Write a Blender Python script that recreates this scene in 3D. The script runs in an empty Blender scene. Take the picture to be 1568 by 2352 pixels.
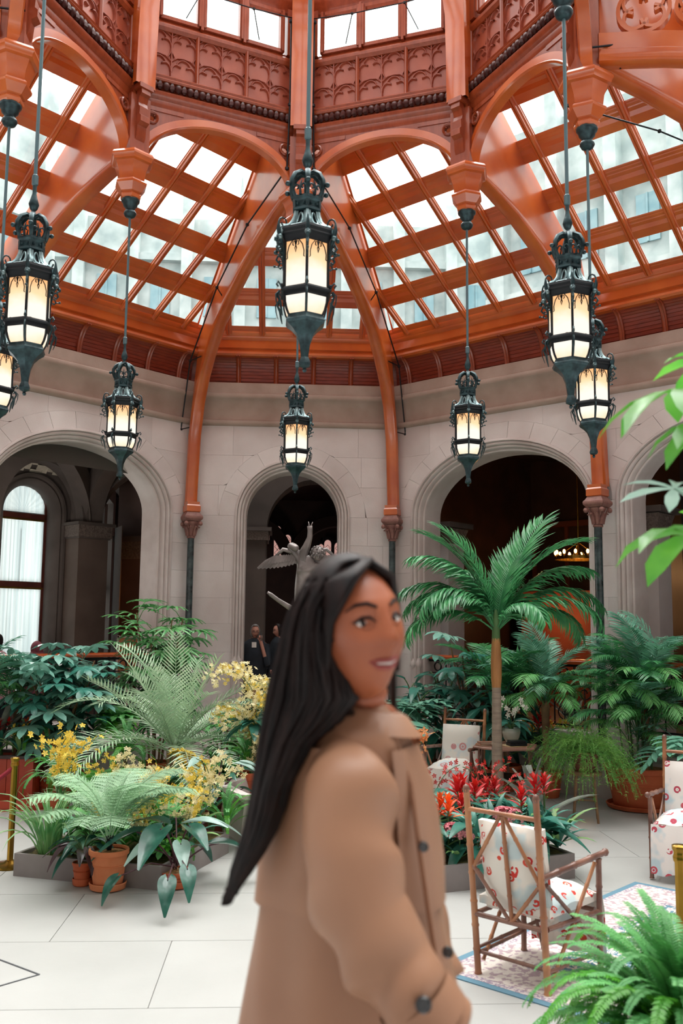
import bpy, math, random
from math import sin, cos, pi, radians as rad, sqrt, atan2, hypot
from mathutils import Vector as V, Matrix as M
random.seed(7)
SC = bpy.context.scene
COL = SC.collection
# ---------------------------------------------------------------- camera
CAM = V((-0.0855, -7.6995, 1.95))
YAW, PIT, ROL, FPX = 0.05789, 0.11947, 0.010473, 2183.14
_F = V((sin(YAW)*cos(PIT), cos(YAW)*cos(PIT), sin(PIT)))
_R0 = V((cos(YAW), -sin(YAW), 0)); _U0 = _R0.cross(_F)
_R = _R0*cos(ROL) + _U0*sin(ROL); _U = _U0*cos(ROL) - _R0*sin(ROL)
cd = bpy.data.cameras.new('camera'); co = bpy.data.objects.new('camera', cd); COL.objects.link(co)
cd.sensor_fit = 'VERTICAL'; cd.sensor_height = 36; cd.lens = 36*FPX/2352
cd.clip_start = .05; cd.clip_end = 300
mm = M(((_R.x, _U.x, -_F.x), (_R.y, _U.y, -_F.y), (_R.z, _U.z, -_F.z))).to_4x4()
mm.translation = CAM; co.matrix_world = mm
cd.dof.use_dof = True; cd.dof.focus_distance = 10.0; cd.dof.aperture_fstop = 3.4
SC.camera = co
# ---------------------------------------------------------------- light
SC.view_settings.view_transform = 'Standard'; SC.view_settings.look = 'None'
SC.view_settings.gamma = 1; SC.view_settings.use_curve_mapping = False
SC.view_settings.exposure = 0.0
wd = bpy.data.worlds.new('overcast_sky'); SC.world = wd; wd.use_nodes = True
bg = wd.node_tree.nodes['Background']
bg.inputs['Color'].default_value = (0.93, 0.96, 0.95, 1); bg.inputs['Strength'].default_value = 3.1
sl = bpy.data.lights.new('overcast_sun', 'SUN'); sl.energy = 16.5; sl.angle = rad(80); sl.color = (1, .99, .97)
so = bpy.data.objects.new('overcast_sun', sl); COL.objects.link(so)
so.rotation_euler = (rad(-19), rad(5), 0); so.location = (0, 0, 25)

def ray(px, py): return (_F + _R*((px-784)/FPX) - _U*((py-1176)/FPX))
def atz(px, py, z=0.0):
    d = ray(px, py); return CAM + d*((z-CAM.z)/d.z)
def aty(px, py, y):
    d = ray(px, py); return CAM + d*((y-CAM.y)/d.y)
# ---------------------------------------------------------------- mesh builder
class MB:
    def __init__(s): s.v = []; s.f = []; s.mi = []; s.m = 0
    def add(s, vs, fs):
        n = len(s.v); s.v += [tuple(v) for v in vs]
        for f in fs: s.f.append(tuple(i+n for i in f)); s.mi.append(s.m)
        return s
    def box(s, c, d, rot=None, tap=None):
        c = V(c); x, y, z = d[0]/2, d[1]/2, d[2]/2; t = tap or 1
        p = [V((sx*x*(t if sz > 0 else 1), sy*y*(t if sz > 0 else 1), sz*z)) for sz in (-1, 1) for sx, sy in ((-1, -1), (1, -1), (1, 1), (-1, 1))]
        if rot: p = [rot @ q for q in p]
        return s.add([q+c for q in p], [(3, 2, 1, 0), (4, 5, 6, 7), (0, 1, 5, 4), (1, 2, 6, 5), (2, 3, 7, 6), (3, 0, 4, 7)])
    def beam(s, a, b, w, h, up=(0, 0, 1)):
        a = V(a); b = V(b); d = (b-a).normalized(); up = V(up); x = d.cross(up)
        if x.length < 1e-4: x = d.cross(V((1, 0, 0)))
        x.normalize(); u = x.cross(d)
        p = [q + x*sx*w/2 + u*sz*h/2 for q in (a, b) for sx, sz in ((-1, -1), (1, -1), (1, 1), (-1, 1))]
        return s.add(p, [(3, 2, 1, 0), (4, 5, 6, 7), (0, 1, 5, 4), (1, 2, 6, 5), (2, 3, 7, 6), (3, 0, 4, 7)])
    def tube(s, pts, r, n=6, cap=True):
        pts = [V(p) for p in pts]; k = len(pts)
        R = r if isinstance(r, (list, tuple)) else [r]*k
        up = None; rings = []
        for i in range(k):
            d = (pts[min(i+1, k-1)] - pts[max(i-1, 0)])
            d = d.normalized() if d.length > 1e-9 else V((0, 0, 1))
            if up is None: up = d.cross(V((.3, .9, .1)) if abs(d.y) < .9 else V((1, 0, 0))).normalized()
            up = (up - d*up.dot(d)).normalized(); w = d.cross(up)
            rings += [pts[i] + (up*cos(2*pi*j/n) + w*sin(2*pi*j/n))*R[i] for j in range(n)]
        fs = [(i*n+j, i*n+(j+1) % n, (i+1)*n+(j+1) % n, (i+1)*n+j) for i in range(k-1) for j in range(n)]
        if cap: fs += [tuple(range(n))[::-1], tuple(range((k-1)*n, k*n))]
        return s.add(rings, fs)
    def lathe(s, prof, n=16, c=(0, 0, 0), a0=0.0, ax=None, cap=True):
        c = V(c); vs = []
        for r, z in prof:
            for j in range(n):
                a = a0 + 2*pi*j/n; q = V((r*cos(a), r*sin(a), z))
                if ax: q = ax @ q
                vs.append(c+q)
        k = len(prof)
        fs = [(i*n+j, i*n+(j+1) % n, (i+1)*n+(j+1) % n, (i+1)*n+j) for i in range(k-1) for j in range(n)]
        if cap: fs += [tuple(range(n))[::-1], tuple(range((k-1)*n, k*n))]
        return s.add(vs, fs)
    def prism(s, poly, vec):
        n = len(poly); poly = [V(p) for p in poly]; vec = V(vec)
        return s.add(poly + [p+vec for p in poly], [tuple(range(n))[::-1], tuple(range(n, 2*n))] + [(i, (i+1) % n, n+(i+1) % n, n+i) for i in range(n)])
    def sweep(s, path, prof, up=(0, 1, 0), closed=False):
        # prof: list (a,b): a along side vector (d x up), b along up
        path = [V(p) for p in path]; k = len(path); n = len(prof); vs = []; up = V(up)
        for i in range(k):
            if closed: d = path[(i+1) % k]-path[i-1]
            else: d = path[min(i+1, k-1)]-path[max(i-1, 0)]
            d.normalize(); x = d.cross(up); x.normalize(); u = x.cross(d)
            vs += [path[i] + x*a + u*b for a, b in prof]
        fs = [(i*n+j, i*n+(j+1) % n, ((i+1) % k)*n+(j+1) % n, ((i+1) % k)*n+j) for i in range(k if closed else k-1) for j in range(n)]
        if not closed: fs += [tuple(range(n))[::-1], tuple(range((k-1)*n, k*n))]
        return s.add(vs, fs)
    def ball(s, c, r, n=8, sc=(1, 1, 1)):
        pr = []; m = max(3, n//2)
        vs = []; c = V(c)
        for i in range(m+1):
            t = pi*i/m
            for j in range(n):
                a = 2*pi*j/n; vs.append(c+V((r*sin(t)*cos(a)*sc[0], r*sin(t)*sin(a)*sc[1], -r*cos(t)*sc[2])))
        return s.add(vs, [(i*n+j, i*n+(j+1) % n, (i+1)*n+(j+1) % n, (i+1)*n+j) for i in range(m) for j in range(n)])
    def grid(s, rows, closed=False):
        k = len(rows); n = len(rows[0]); vs = [p for r in rows for p in r]
        return s.add(vs, [(i*n+j, i*n+(j+1) % n, (i+1)*n+(j+1) % n, (i+1)*n+j) for i in range(k-1) for j in range(n if closed else n-1)])
    def mesh(s, name, mat, smooth=35):
        me = bpy.data.meshes.new(name); me.from_pydata(s.v, [], s.f)
        for mt in (mat if isinstance(mat, (list, tuple)) else [mat]): me.materials.append(mt)
        if any(s.mi): me.polygons.foreach_set('material_index', s.mi)
        if smooth:
            me.shade_smooth()
            if smooth < 180: me.set_sharp_from_angle(angle=rad(smooth))
        me.update(); return me
    def build(s, name, mat, parent=None, smooth=35, **kw):
        return link(name, s.mesh(name, mat, smooth), parent, **kw)
def link(name, me, parent=None, loc=None, rot=None, mtx=None, sc=None, **props):
    o = bpy.data.objects.new(name, me); COL.objects.link(o)
    if parent: o.parent = parent
    if mtx is not None: o.matrix_basis = mtx
    if loc is not None: o.location = loc
    if rot is not None: o.rotation_euler = rot
    if sc is not None: o.scale = (sc, sc, sc) if isinstance(sc, (int, float)) else sc
    for k, v in props.items(): o[k] = v
    return o
def thing(name, label, cat, loc=(0, 0, 0), rz=0.0, group=None, sc=None):
    o = link(name, None, None, loc=loc, rot=(0, 0, rz), sc=sc); o.empty_display_size = .1
    o['label'] = label; o['category'] = cat
    if group: o['group'] = group
    return o
def struct(name, mb=None, mat=None, **kw):
    o = link(name, mb.mesh(name, mat) if mb else None, None, **kw); o['kind'] = 'structure'; return o
def tag(o, label, cat, group=None):
    o['label'] = label; o['category'] = cat
    if group: o['group'] = group
    return o
def dup(root, label=None, loc=None, rz=None, group=None, sc=None):
    def cp(o, par):
        c = o.copy(); COL.objects.link(c); c.parent = par
        for ch in o.children: cp(ch, c)
        return c
    r = cp(root, None)
    if label: r['label'] = label
    if loc is not None: r.location = loc
    if rz is not None: r.rotation_euler = (0, 0, rz)
    if group: r['group'] = group
    if sc is not None: r.scale = (sc, sc, sc)
    return r
# ---------------------------------------------------------------- materials
def srgb(h):
    c = [int(h[i:i+2], 16)/255 for i in (0, 2, 4)]
    return tuple((x/12.92 if x <= .04045 else ((x+.055)/1.055)**2.4) for x in c)+(1,)
def mat(name, col, rough=.5, metal=0.0, col2=None, nscale=6, stretch=None, bump=0.0, bscale=None, coat=0.0, vary=0.0, spec=.5, trans=0.0, lo=.35, hi=.65, detail=5):
    m = bpy.data.materials.new(name); m.use_nodes = True; nt = m.node_tree; N = nt.nodes; L = nt.links
    b = N['Principled BSDF']; b.inputs['Roughness'].default_value = rough; b.inputs['Metallic'].default_value = metal
    b.inputs['Coat Weight'].default_value = coat; b.inputs['Coat Roughness'].default_value = .15
    b.inputs['Specular IOR Level'].default_value = spec
    c1 = srgb(col) if isinstance(col, str) else col; out = None
    b.inputs['Base Color'].default_value = c1
    if col2 or bump:
        tc = N.new('ShaderNodeTexCoord'); mp = N.new('ShaderNodeMapping'); L.new(tc.outputs['Object'], mp.inputs['Vector'])
        if stretch: mp.inputs['Scale'].default_value = stretch
        nz = N.new('ShaderNodeTexNoise'); nz.inputs['Scale'].default_value = nscale; nz.inputs['Detail'].default_value = detail
        L.new(mp.outputs['Vector'], nz.inputs['Vector'])
    if col2:
        rp = N.new('ShaderNodeValToRGB'); rp.color_ramp.elements[0].position = lo; rp.color_ramp.elements[1].position = hi
        rp.color_ramp.elements[0].color = c1; rp.color_ramp.elements[1].color = srgb(col2)
        L.new(nz.outputs['Fac'], rp.inputs['Fac']); out = rp.outputs['Color']
    if bump:
        if bscale:
            nb = N.new('ShaderNodeTexNoise'); nb.inputs['Scale'].default_value = bscale; nb.inputs['Detail'].default_value = 4
            L.new(mp.outputs['Vector'], nb.inputs['Vector'])
        else: nb = nz
        bp = N.new('ShaderNodeBump'); bp.inputs['Strength'].default_value = bump; bp.inputs['Distance'].default_value = .02
        L.new(nb.outputs['Fac'], bp.inputs['Height']); L.new(bp.outputs['Normal'], b.inputs['Normal'])
    if vary:
        oi = N.new('ShaderNodeObjectInfo'); hs = N.new('ShaderNodeHueSaturation'); mr = N.new('ShaderNodeMapRange')
        mr.inputs['To Min'].default_value = 1-vary; mr.inputs['To Max'].default_value = 1+vary
        L.new(oi.outputs['Random'], mr.inputs['Value']); L.new(mr.outputs['Result'], hs.inputs['Value'])
        if out: L.new(out, hs.inputs['Color'])
        else: hs.inputs['Color'].default_value = c1
        out = hs.outputs['Color']
    if out: L.new(out, b.inputs['Base Color'])
    if trans:
        tr = N.new('ShaderNodeBsdfTranslucent'); mx = N.new('ShaderNodeMixShader'); mx.inputs[0].default_value = trans
        if out: L.new(out, tr.inputs['Color'])
        else: tr.inputs['Color'].default_value = c1
        L.new(b.outputs[0], mx.inputs[1]); L.new(tr.outputs[0], mx.inputs[2]); L.new(mx.outputs[0], N['Material Output'].inputs['Surface'])
    return m
def emis(name, col, st):
    m = bpy.data.materials.new(name); m.use_nodes = True; nt = m.node_tree; nt.nodes.clear()
    e = nt.nodes.new('ShaderNodeEmission'); e.inputs['Color'].default_value = srgb(col); e.inputs['Strength'].default_value = st
    o = nt.nodes.new('ShaderNodeOutputMaterial'); nt.links.new(e.outputs[0], o.inputs[0]); return m
WOOD = mat('varnished_oak', 'ae4c1a', .3, col2='c26228', nscale=2.2, coat=.8, spec=.5)
WOODR = mat('red_varnished_oak', '82371a', .33, col2='954425', nscale=6, stretch=(4, 4, 1), coat=.3)
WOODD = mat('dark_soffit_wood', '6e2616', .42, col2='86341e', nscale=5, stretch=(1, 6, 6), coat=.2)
BEADM = mat('carved_dark_wood', '2a0e0a', .5, col2='4a1a12', nscale=30, spec=.25)
PANEL = mat('carved_panel_wood', '93452f', .4, col2='a3553d', nscale=4, coat=.25)
TRACE = mat('tracery_wood', '8a402c', .42, col2='964a34', nscale=4, coat=.2)
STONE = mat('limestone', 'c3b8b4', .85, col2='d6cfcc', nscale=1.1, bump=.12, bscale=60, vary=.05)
STONEM = mat('moulded_limestone', 'b9ada8', .85, col2='cdc4c0', nscale=2.2, bump=.08, bscale=50)
CORN = mat('shade_toned_cornice_stone', '9a8478', .85, col2='ac988c', nscale=2.2, bump=.08, bscale=50)  # browner than the wall stone: shade at the wall top put into the colour
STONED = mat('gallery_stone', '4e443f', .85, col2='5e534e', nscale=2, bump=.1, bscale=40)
STONEB = mat('stone_core', '8d7d77', .9, col2='9c8e89', nscale=2)
TILE = mat('vault_tile', 'b3a898', .6, col2='c8bcab', nscale=9, vary=.12)
MARBLE = mat('dark_green_marble', '1d2a2c', .22, col2='3a4a4b', nscale=14, coat=.4)
FLOORM = mat('floor_slab', 'a6a6a3', .4, col2='aeaeab', nscale=1.3, bump=.02, bscale=30, vary=.015, spec=.4)
GROUT = mat('floor_joint', '9c9a96', .8)
IRON = mat('painted_iron', '1b2c30', .38, metal=.55, col2='31484c', nscale=25, bump=.05)
IRONP = mat('iron_pipe', '4f676d', .4, metal=.5)
BLACK = mat('black_iron', '10151a', .45, metal=.4)
RAILW = mat('rail_wood', '9c3f16', .3, col2='b5521f', nscale=4, coat=.5)
TERRA = mat('terracotta', 'b4532f', .75, col2='c5643c', nscale=5, bump=.05, bscale=50)
TERRAL = mat('light_terracotta', 'c97348', .75, col2='d6865a', nscale=5, bump=.05, bscale=50)
TERRAD = mat('brown_glazed_clay', '5a3226', .4, col2='7a4736', nscale=8)
REDBOX = mat('red_painted_boards', 'a83a22', .5, col2='ba4a2e', nscale=4, vary=.06)
GREYBOX = mat('grey_planter_board', '7b7270', .6, col2='8b8380', nscale=3)
SOIL = mat('bark_mulch', '7a5230', .95, col2='b58a58', nscale=45, bump=.9, bscale=45)
MOSS = mat('moss', '3c3a1c', .95, col2='6a5a2c', nscale=30, bump=.8)
BRASS = mat('polished_brass', 'b08a3a', .22, metal=.95, col2='8a6a28', nscale=6)
BAMBOO = mat('bamboo_cane', '8a5436', .4, col2='b57c52', nscale=7, stretch=(1, 1, .4), coat=.3)
BAMBOOD = mat('dark_bamboo', '5e3a2e', .4, col2='8a6150', nscale=7, coat=.3)
BRONZE = mat('patinated_bronze', '5c5552', .35, metal=.35, col2='847a76', nscale=5)
# ---------------------------------------------------------------- pane, cloth and lamp glass materials
def glassmat(name, tint, refl=.05):
    m = bpy.data.materials.new(name); m.use_nodes = True; nt = m.node_tree; nt.nodes.clear(); N = nt.nodes
    t = N.new('ShaderNodeBsdfTransparent'); t.inputs[0].default_value = tint
    g = N.new('ShaderNodeBsdfGlossy'); g.inputs['Roughness'].default_value = .05
    x = N.new('ShaderNodeMixShader'); x.inputs[0].default_value = refl; o = N.new('ShaderNodeOutputMaterial')
    nt.links.new(t.outputs[0], x.inputs[1]); nt.links.new(g.outputs[0], x.inputs[2]); nt.links.new(x.outputs[0], o.inputs[0]); return m
GLASS = glassmat('skylight_glass', (.97, .985, .98, 1))
def lampglass():
    m = bpy.data.materials.new('lit_lamp_glass'); m.use_nodes = True; nt = m.node_tree; nt.nodes.clear(); N = nt.nodes; L = nt.links
    tc = N.new('ShaderNodeTexCoord'); mp = N.new('ShaderNodeMapping'); mp.inputs['Location'].default_value = (0, 0, -.47*1.25); mp.inputs['Scale'].default_value = (1.0, 1.0, 1.25)
    ln = N.new('ShaderNodeVectorMath'); ln.operation = 'LENGTH'
    nz = N.new('ShaderNodeTexNoise'); nz.inputs['Scale'].default_value = 9
    ad = N.new('ShaderNodeMath'); ad.operation = 'MULTIPLY_ADD'; ad.inputs[1].default_value = .09
    rp = N.new('ShaderNodeValToRGB'); rp.color_ramp.elements[0].position = .20; rp.color_ramp.elements[1].position = .42
    rp.color_ramp.elements[0].color = (1, .92, .80, 1); rp.color_ramp.elements[1].color = (.90, .42, .16, 1)
    e = rp.color_ramp.elements.new(.28); e.color = (1, .72, .42, 1)
    em = N.new('ShaderNodeEmission'); em.inputs['Strength'].default_value = 1.15; o = N.new('ShaderNodeOutputMaterial')
    L.new(tc.outputs['Object'], mp.inputs['Vector']); L.new(mp.outputs[0], ln.inputs[0]); L.new(mp.outputs[0], nz.inputs['Vector'])
    L.new(nz.outputs['Fac'], ad.inputs[0]); L.new(ln.outputs['Value'], ad.inputs[2]); L.new(ad.outputs[0], rp.inputs['Fac'])
    L.new(rp.outputs['Color'], em.inputs['Color']); L.new(em.outputs[0], o.inputs[0]); return m
LGLASS = lampglass()
CURTAIN = mat('sheer_curtain', 'e4ece9', .9, col2='c3d2d2', nscale=3, stretch=(9, 9, .15), trans=.75)
# ---------------------------------------------------------------- dimensions (metres, room centre at the origin)
RR, AP0, HW, AP1 = 2.4687, 6.2777, 1.5262, 5.5182      # lantern radius, short-side apothem, half width, long-side apothem
HL = 3.36                                             # half length of a long side
ZSP = 3.55
def apo(k): return AP0 if k % 2 == 0 else AP1
def half(k): return HW if k % 2 == 0 else HL
def archf(x, hw, rise, sp=ZSP): return sp + rise*sqrt(max(0, 1-(x/hw)**2))
def arches(k): return [(0.0, .85, .85)] if k % 2 == 0 else [(-1.60, 1.46, .98), (1.60, 1.46, .98)]
# ---------------------------------------------------------------- floor
fl = struct('floor', MB().box((0, 1.0, -.26), (13.5, 13.5, .5)), GROUT)
sw, sh = 1.5, 1.05
slab_variants = {}
for j in range(-8, 9):
    off = .5 if j % 2 else 0
    for i in range(-6, 7):
        x, y = (i+off)*sw, .1 + j*sh
        q = V((x*cos(.0)-y*0, y, 0))
        if abs(x) > 5.6 or y > 6.3 or y < -4.3 or (abs(x)+abs(y) > 8.2): continue
        key = random.randint(0, 3)
        if key not in slab_variants:
            d = .0007; m = MB(); t = .012
            m.add([(-sw/2+d, -sh/2+d, -.02), (sw/2-d, -sh/2+d, -.02), (sw/2-d, sh/2-d, -.02), (-sw/2+d, sh/2-d, -.02),
                   (-sw/2+d+.002, -sh/2+d+.002, 0), (sw/2-d-.002, -sh/2+d+.002, 0), (sw/2-d-.002, sh/2-d-.002, 0), (-sw/2+d+.002, sh/2-d-.002, 0)],
                  [(4, 5, 6, 7), (0, 1, 5, 4), (1, 2, 6, 5), (2, 3, 7, 6), (3, 0, 4, 7)])
            slab_variants[key] = m.mesh('floor_slab', FLOORM, 0)
        link('floor_slab', slab_variants[key], fl, loc=(x, y, .0))
m = MB(); pa, pb, pc = atz(-120, 2160), atz(90, 2239), atz(-120, 2300)
for q0, q1 in ((pa, pb), (pb, pc)): m.beam(q0+V((0, 0, .001)), q1+V((0, 0, .001)), .012, .004)
m.build('inlay_line', mat('dark_inlay', '3a3c40', .5), fl, 0)
# upper floor around the sunken court, and the landing where the visitor stands
UPF = .40
up = struct('floor', MB().box((0, -6.9, .175), (7.0, 5.0, .35)), FLOORM)
m = MB()
for k in (-1, 0, 1):
    a = -k*pi/4; R3 = M.Rotation(a, 3, 'Z'); L_ = half(k)+2.6; A_ = apo(k)
    m.prism([R3 @ V((x, y, 0)) for x, y in ((-half(k), A_+.03), (half(k), A_+.03), (half(k)+2.2, A_+6.5), (-half(k)-2.2, A_+6.5))], (0, 0, UPF))
upper = struct('floor', m, mat('gallery_floor', '6b5a50', .5, col2='7a685c', nscale=3))
# ---------------------------------------------------------------- walls
def arch_wall(mb, x0, x1, z0, z1, arcs, y0, y1, inset=0.0, n=22):
    xs = {x0, x1}
    for c, hw, rs in arcs:
        h = hw-inset
        for i in range(n+1): xs.add(round(c - h*cos(pi*i/n), 5))
    xs = sorted(x for x in xs if x0 <= x <= x1)
    def zb(x, side):
        for c, hw, rs in arcs:
            h = hw-inset
            if c-h-1e-4 <= x <= c+h+1e-4:
                if (abs(x-(c-h)) < 1e-4 and side < 0) or (abs(x-(c+h)) < 1e-4 and side > 0): return z0
                return archf(x-c, h, rs-inset)
        return z0
    for a, b in zip(xs, xs[1:]):
        if b-a < 1e-4: continue
        za, zc = zb(a, 1), zb(b, -1)
        mb.add([(a, y0, za), (b, y0, zc), (b, y0, z1), (a, y0, z1), (a, y1, za), (b, y1, zc), (b, y1, z1), (a, y1, z1)],
               [(0, 1, 2, 3), (7, 6, 5, 4), (0, 4, 5, 1), (3, 2, 6, 7), (0, 3, 7, 4), (1, 5, 6, 2)])
def clipspan(c0, c1, z0, z1, arcs):
    # piece of wall course between x c0..c1, trimmed by the arches; returns polygons (x,z)
    out = []; N_ = 14
    segs = [(c0, c1)]
    for c, hw, rs in arcs:
        ns = []
        for a, b in segs:
            if b <= c-hw or a >= c+hw or z0 >= ZSP+rs: ns.append((a, b)); continue
            if z1 <= ZSP:
                if a < c-hw: ns.append((a, c-hw))
                if b > c+hw: ns.append((c+hw, b))
            else:
                f = sqrt(max(0, 1-((z1-ZSP)/rs)**2))*hw if z1 < ZSP+rs else 0
                if f > 0:
                    if a < c-f: ns.append((a, min(b, c-f)))
                    if b > c+f: ns.append((max(a, c+f), b))
                else: ns.append((a, b))
        segs = ns
    for a, b in segs:
        if b-a < .012: continue
        bot = []
        for i in range(N_+1):
            x = a+(b-a)*i/N_; z = z0
            for c, hw, rs in arcs:
                if abs(x-c) < hw: z = max(z, archf(x-c, hw, rs))
            bot.append((x, z))
        keep = [bot[0]]
        for i in range(1, N_):
            (xa, za), (xb, zb_), (xc, zc) = bot[i-1], bot[i], bot[i+1]
            if abs((zb_-za)-(zc-zb_)) > 1e-5: keep.append(bot[i])
        keep.append(bot[-1])
        poly = keep + [(b, z1), (a, z1)]
        if max(p[1] for p in poly)-min(p[1] for p in poly) > .04: out.append(poly)
    return out
WALLS = {}
def build_wall(k, name):
    A_, H_, arcs = apo(k), half(k), arches(k)
    mb = MB(); arch_wall(mb, -H_-.02, H_+.02, -.02, 5.5, arcs, A_+.035, A_+.5, inset=-.0)
    w = struct(name, mb, STONEB, rot=(0, 0, -k*pi/4)); WALLS[k] = w
    g = .0012; ring = .23
    rg = [(c, hw+ring, rs+ring) for c, hw, rs in arcs]
    z = 0; row = 0; hs = [.42, .36, .40, .38, .41, .37, .39, .40, .42, .45, .45, .45, .57]
    while z < 4.89:
        z1 = min(z+hs[min(row, 12)], 4.9)
        x = -H_ - (.35 if row % 2 else 0)
        while x < H_:
            x1 = x+.78+.2*((row*7+int(x*5)) % 3)/2
            lim = rg if z1 > ZSP+.02 else arcs
            use = [(c, hw, rs) for c, hw, rs in lim]
            for poly in clipspan(max(x, -H_)+g, min(x1, H_)-g, z+g, z1-g, use):
                p3 = [(px, A_+.035, pz) for px, pz in poly]
                MB().prism(p3, (0, -.035-random.uniform(0, .0015), 0)).build('stone_block', STONE, w, 0)
            x = x1
        z = z1; row += 1
    for c, hw, rs in arcs:
        nv = 9 if k % 2 == 0 else 13
        for i in range(nv):
            a0, a1 = pi*i/nv+.0015, pi*(i+1)/nv-.0015
            inner = [(c-hw*cos(a0+(a1-a0)*q/4), ZSP+rs*sin(a0+(a1-a0)*q/4)) for q in range(5)]
            outer = [(c-(hw+ring-.0015)*cos(a0+(a1-a0)*q/4), ZSP+(rs+ring-.0015)*sin(a0+(a1-a0)*q/4)) for q in range(5)]
            MB().prism([(px, A_+.035, pz) for px, pz in inner+outer[::-1]], (0, -.036, 0)).build('voussoir', STONE, w, 0)
        path = [(c-hw, A_, z_) for z_ in (.9, 1.4, 2.1, 2.8)] + [(c-hw*cos(pi*i/32), A_, ZSP+rs*sin(pi*i/32)) for i in range(33)] + [(c+hw, A_, z_) for z_ in (2.8, 2.1, 1.4, .9)]
        t = .16
        def arc(cx, cy, r, a0, a1, n=5): return [(cx+r*cos(rad(a0+(a1-a0)*i/n)), cy+r*sin(rad(a0+(a1-a0)*i/n))) for i in range(n+1)]
        prof = [(.0, .03), (.0, -.02), (-.012, -.03), (-.03, -.03), (-.036, .0)] + arc(-.058, .014, .022, 20, -160) + [(-.083, .03)] + arc(-.10, .052, .018, 0, -150) + [(-.122, .075), (-.125, .10)] + arc(-.143, .118, .016, -20, -170) + [(-t, .14), (-t, .5), (0, .5)]
        MB().sweep(path, prof, up=(0, 1, 0)).build('arch_moulding', STONEM, w, 40)
        for sx in (-1, 1):   # little shaft bases of the jamb
            m = MB()
            for dx, r in ((.03, .03), (.10, .026)):
                m.lathe([(r*1.9, .40), (r*1.9, 1.0), (r*1.3, 1.05), (r*1.15, 1.36), (r*1.7, 1.39), (r*1.7, 1.45), (r, 1.48), (r, 1.5)], 8, (c+sx*(hw-dx), A_+.0+dx*.5, 0))
            m.build('jamb_base', STONEM, w)
    m = MB()
    prof = [(0, 4.89), (.045, 4.9), (.065, 4.93), (.06, 4.965), (.02, 4.985), (.015, 5.03), (.03, 5.12), (.075, 5.22), (.11, 5.265), (.15, 5.28), (.165, 5.31), (.16, 5.345), (.12, 5.365), (.125, 5.4), (.13, 5.52), (-.1, 5.52), (-.1, 4.9)]
    vs = []
    for sx in (-1, 1): vs += [(sx*(H_-t_*.414), A_-t_, z_) for t_, z_ in prof]
    n = len(prof); m.add(vs, [(i, (i+1) % n, n+(i+1) % n, n+i) for i in range(n)])
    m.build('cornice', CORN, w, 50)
    # low stone kerb and bench below the openings
    m = MB()
    for c, hw, rs in arcs:
        if k == 0: continue
        m.box((c, A_+.2, .3), (2*hw-.3, .34, .6))
        m.box((c, A_+.2, .63), (2*hw-.3, .40, .07))
    if k: m.build('sill_wall', STONEM, w)
    return w
build_wall(0, 'wall_back'); build_wall(-1, 'wall_left'); build_wall(1, 'wall_right'); build_wall(2, 'wall_right'); build_wall(-2, 'wall_left')
m = MB()
for i in range(2): m.box((0, 5.95+.3*i-.3, .07+.13*i), (1.36, .3, .14+.26*i*.99))
struct('floor', m, STONEM)
# stone bench running along the foot of the long walls
for k, nm in ((-1, 'left'), (1, 'right')):
    for s0, s1 in (((-3.0, 3.0)),):
        b = struct('trim_1' if k < 0 else 'trim_2', MB().box((0, AP1-.28, .21), (6.0, .5, .42)).box((0, AP1-.3, .44), (6.04, .56, .05)), STONEM, rot=(0, 0, -k*pi/4))
# ---------------------------------------------------------------- marble columns with carved capitals
def Vpt(k, s, t):
    a = -k*pi/4; x, y = s, apo(k)-t
    return V((x*cos(a)-y*sin(a), x*sin(a)+y*cos(a), 0))
COLS = {'VL': Vpt(0, -HW+.06, .14), 'VR': Vpt(0, HW-.06, .14), 'ML': Vpt(-1, 0, .22), 'MR': Vpt(1, 0, .22)}
COLANG = {'VL': pi/8, 'VR': -pi/8, 'ML': pi/4, 'MR': -pi/4}
caplabel = {'VL': 'dark marble wall column to the left of the central arch, orange rib on its capital', 'VR': 'dark marble wall column to the right of the central arch, orange rib on its capital',
            'ML': 'dark marble wall column between the two left arches, at the left edge', 'MR': 'dark marble wall column between the two right arches, beside the tall palm'}
def marble_column(key):
    t = thing('wall_column', caplabel[key], 'column', COLS[key], COLANG[key], 'marble wall columns')
    MB().lathe([(.05, .45), (.05, 3.2)], 14).build('shaft', MARBLE, t)
    MB().lathe([(.085, 0), (.085, .3), (.08, .36), (.06, .4), (.065, .43), (.052, .46)], 14).build('base', STONEM, t)
    m = MB(); m.lathe([(.052, 3.19), (.062, 3.2), (.062, 3.215), (.052, 3.225), (.056, 3.28), (.075, 3.36), (.10, 3.41), (.105, 3.43)], 12)
    for i in range(8):
        a = i*pi/4+pi/8; c, s_ = cos(a), sin(a)
        m.tube([(.055*c, .055*s_, 3.23), (.075*c, .075*s_, 3.31), (.10*c, .10*s_, 3.36), (.125*c, .125*s_, 3.345)], [.022, .02, .016, .012], 5)
    for i in range(4):
        a = i*pi/2+pi/4; c, s_ = cos(a), sin(a)
        m.ball((.15*c, .15*s_, 3.40), .034, 8); m.tube([(.09*c, .09*s_, 3.34), (.13*c, .13*s_, 3.43), (.165*c, .165*s_, 3.42)], .014, 5)
    CAPM = mat('carved_red_stone', '7a5049', .6, col2='8e645a', nscale=20)
    m.build('capital', CAPM, t)
    MB().lathe([(.11, 3.43), (.15, 3.44), (.185, 3.47), (.19, 3.49), (.185, 3.51), (.16, 3.53), (.13, 3.57)], 4, a0=pi/4).build('abacus', CAPM, t, 20)
    MB().lathe([(.128, 3.57), (.145, 3.58), (.145, 3.66), (.125, 3.68), (.13, 3.72)], 4, a0=pi/4).build('wood_plinth', WOOD, t, 20)
    return t
for key in COLS: marble_column(key)
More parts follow.
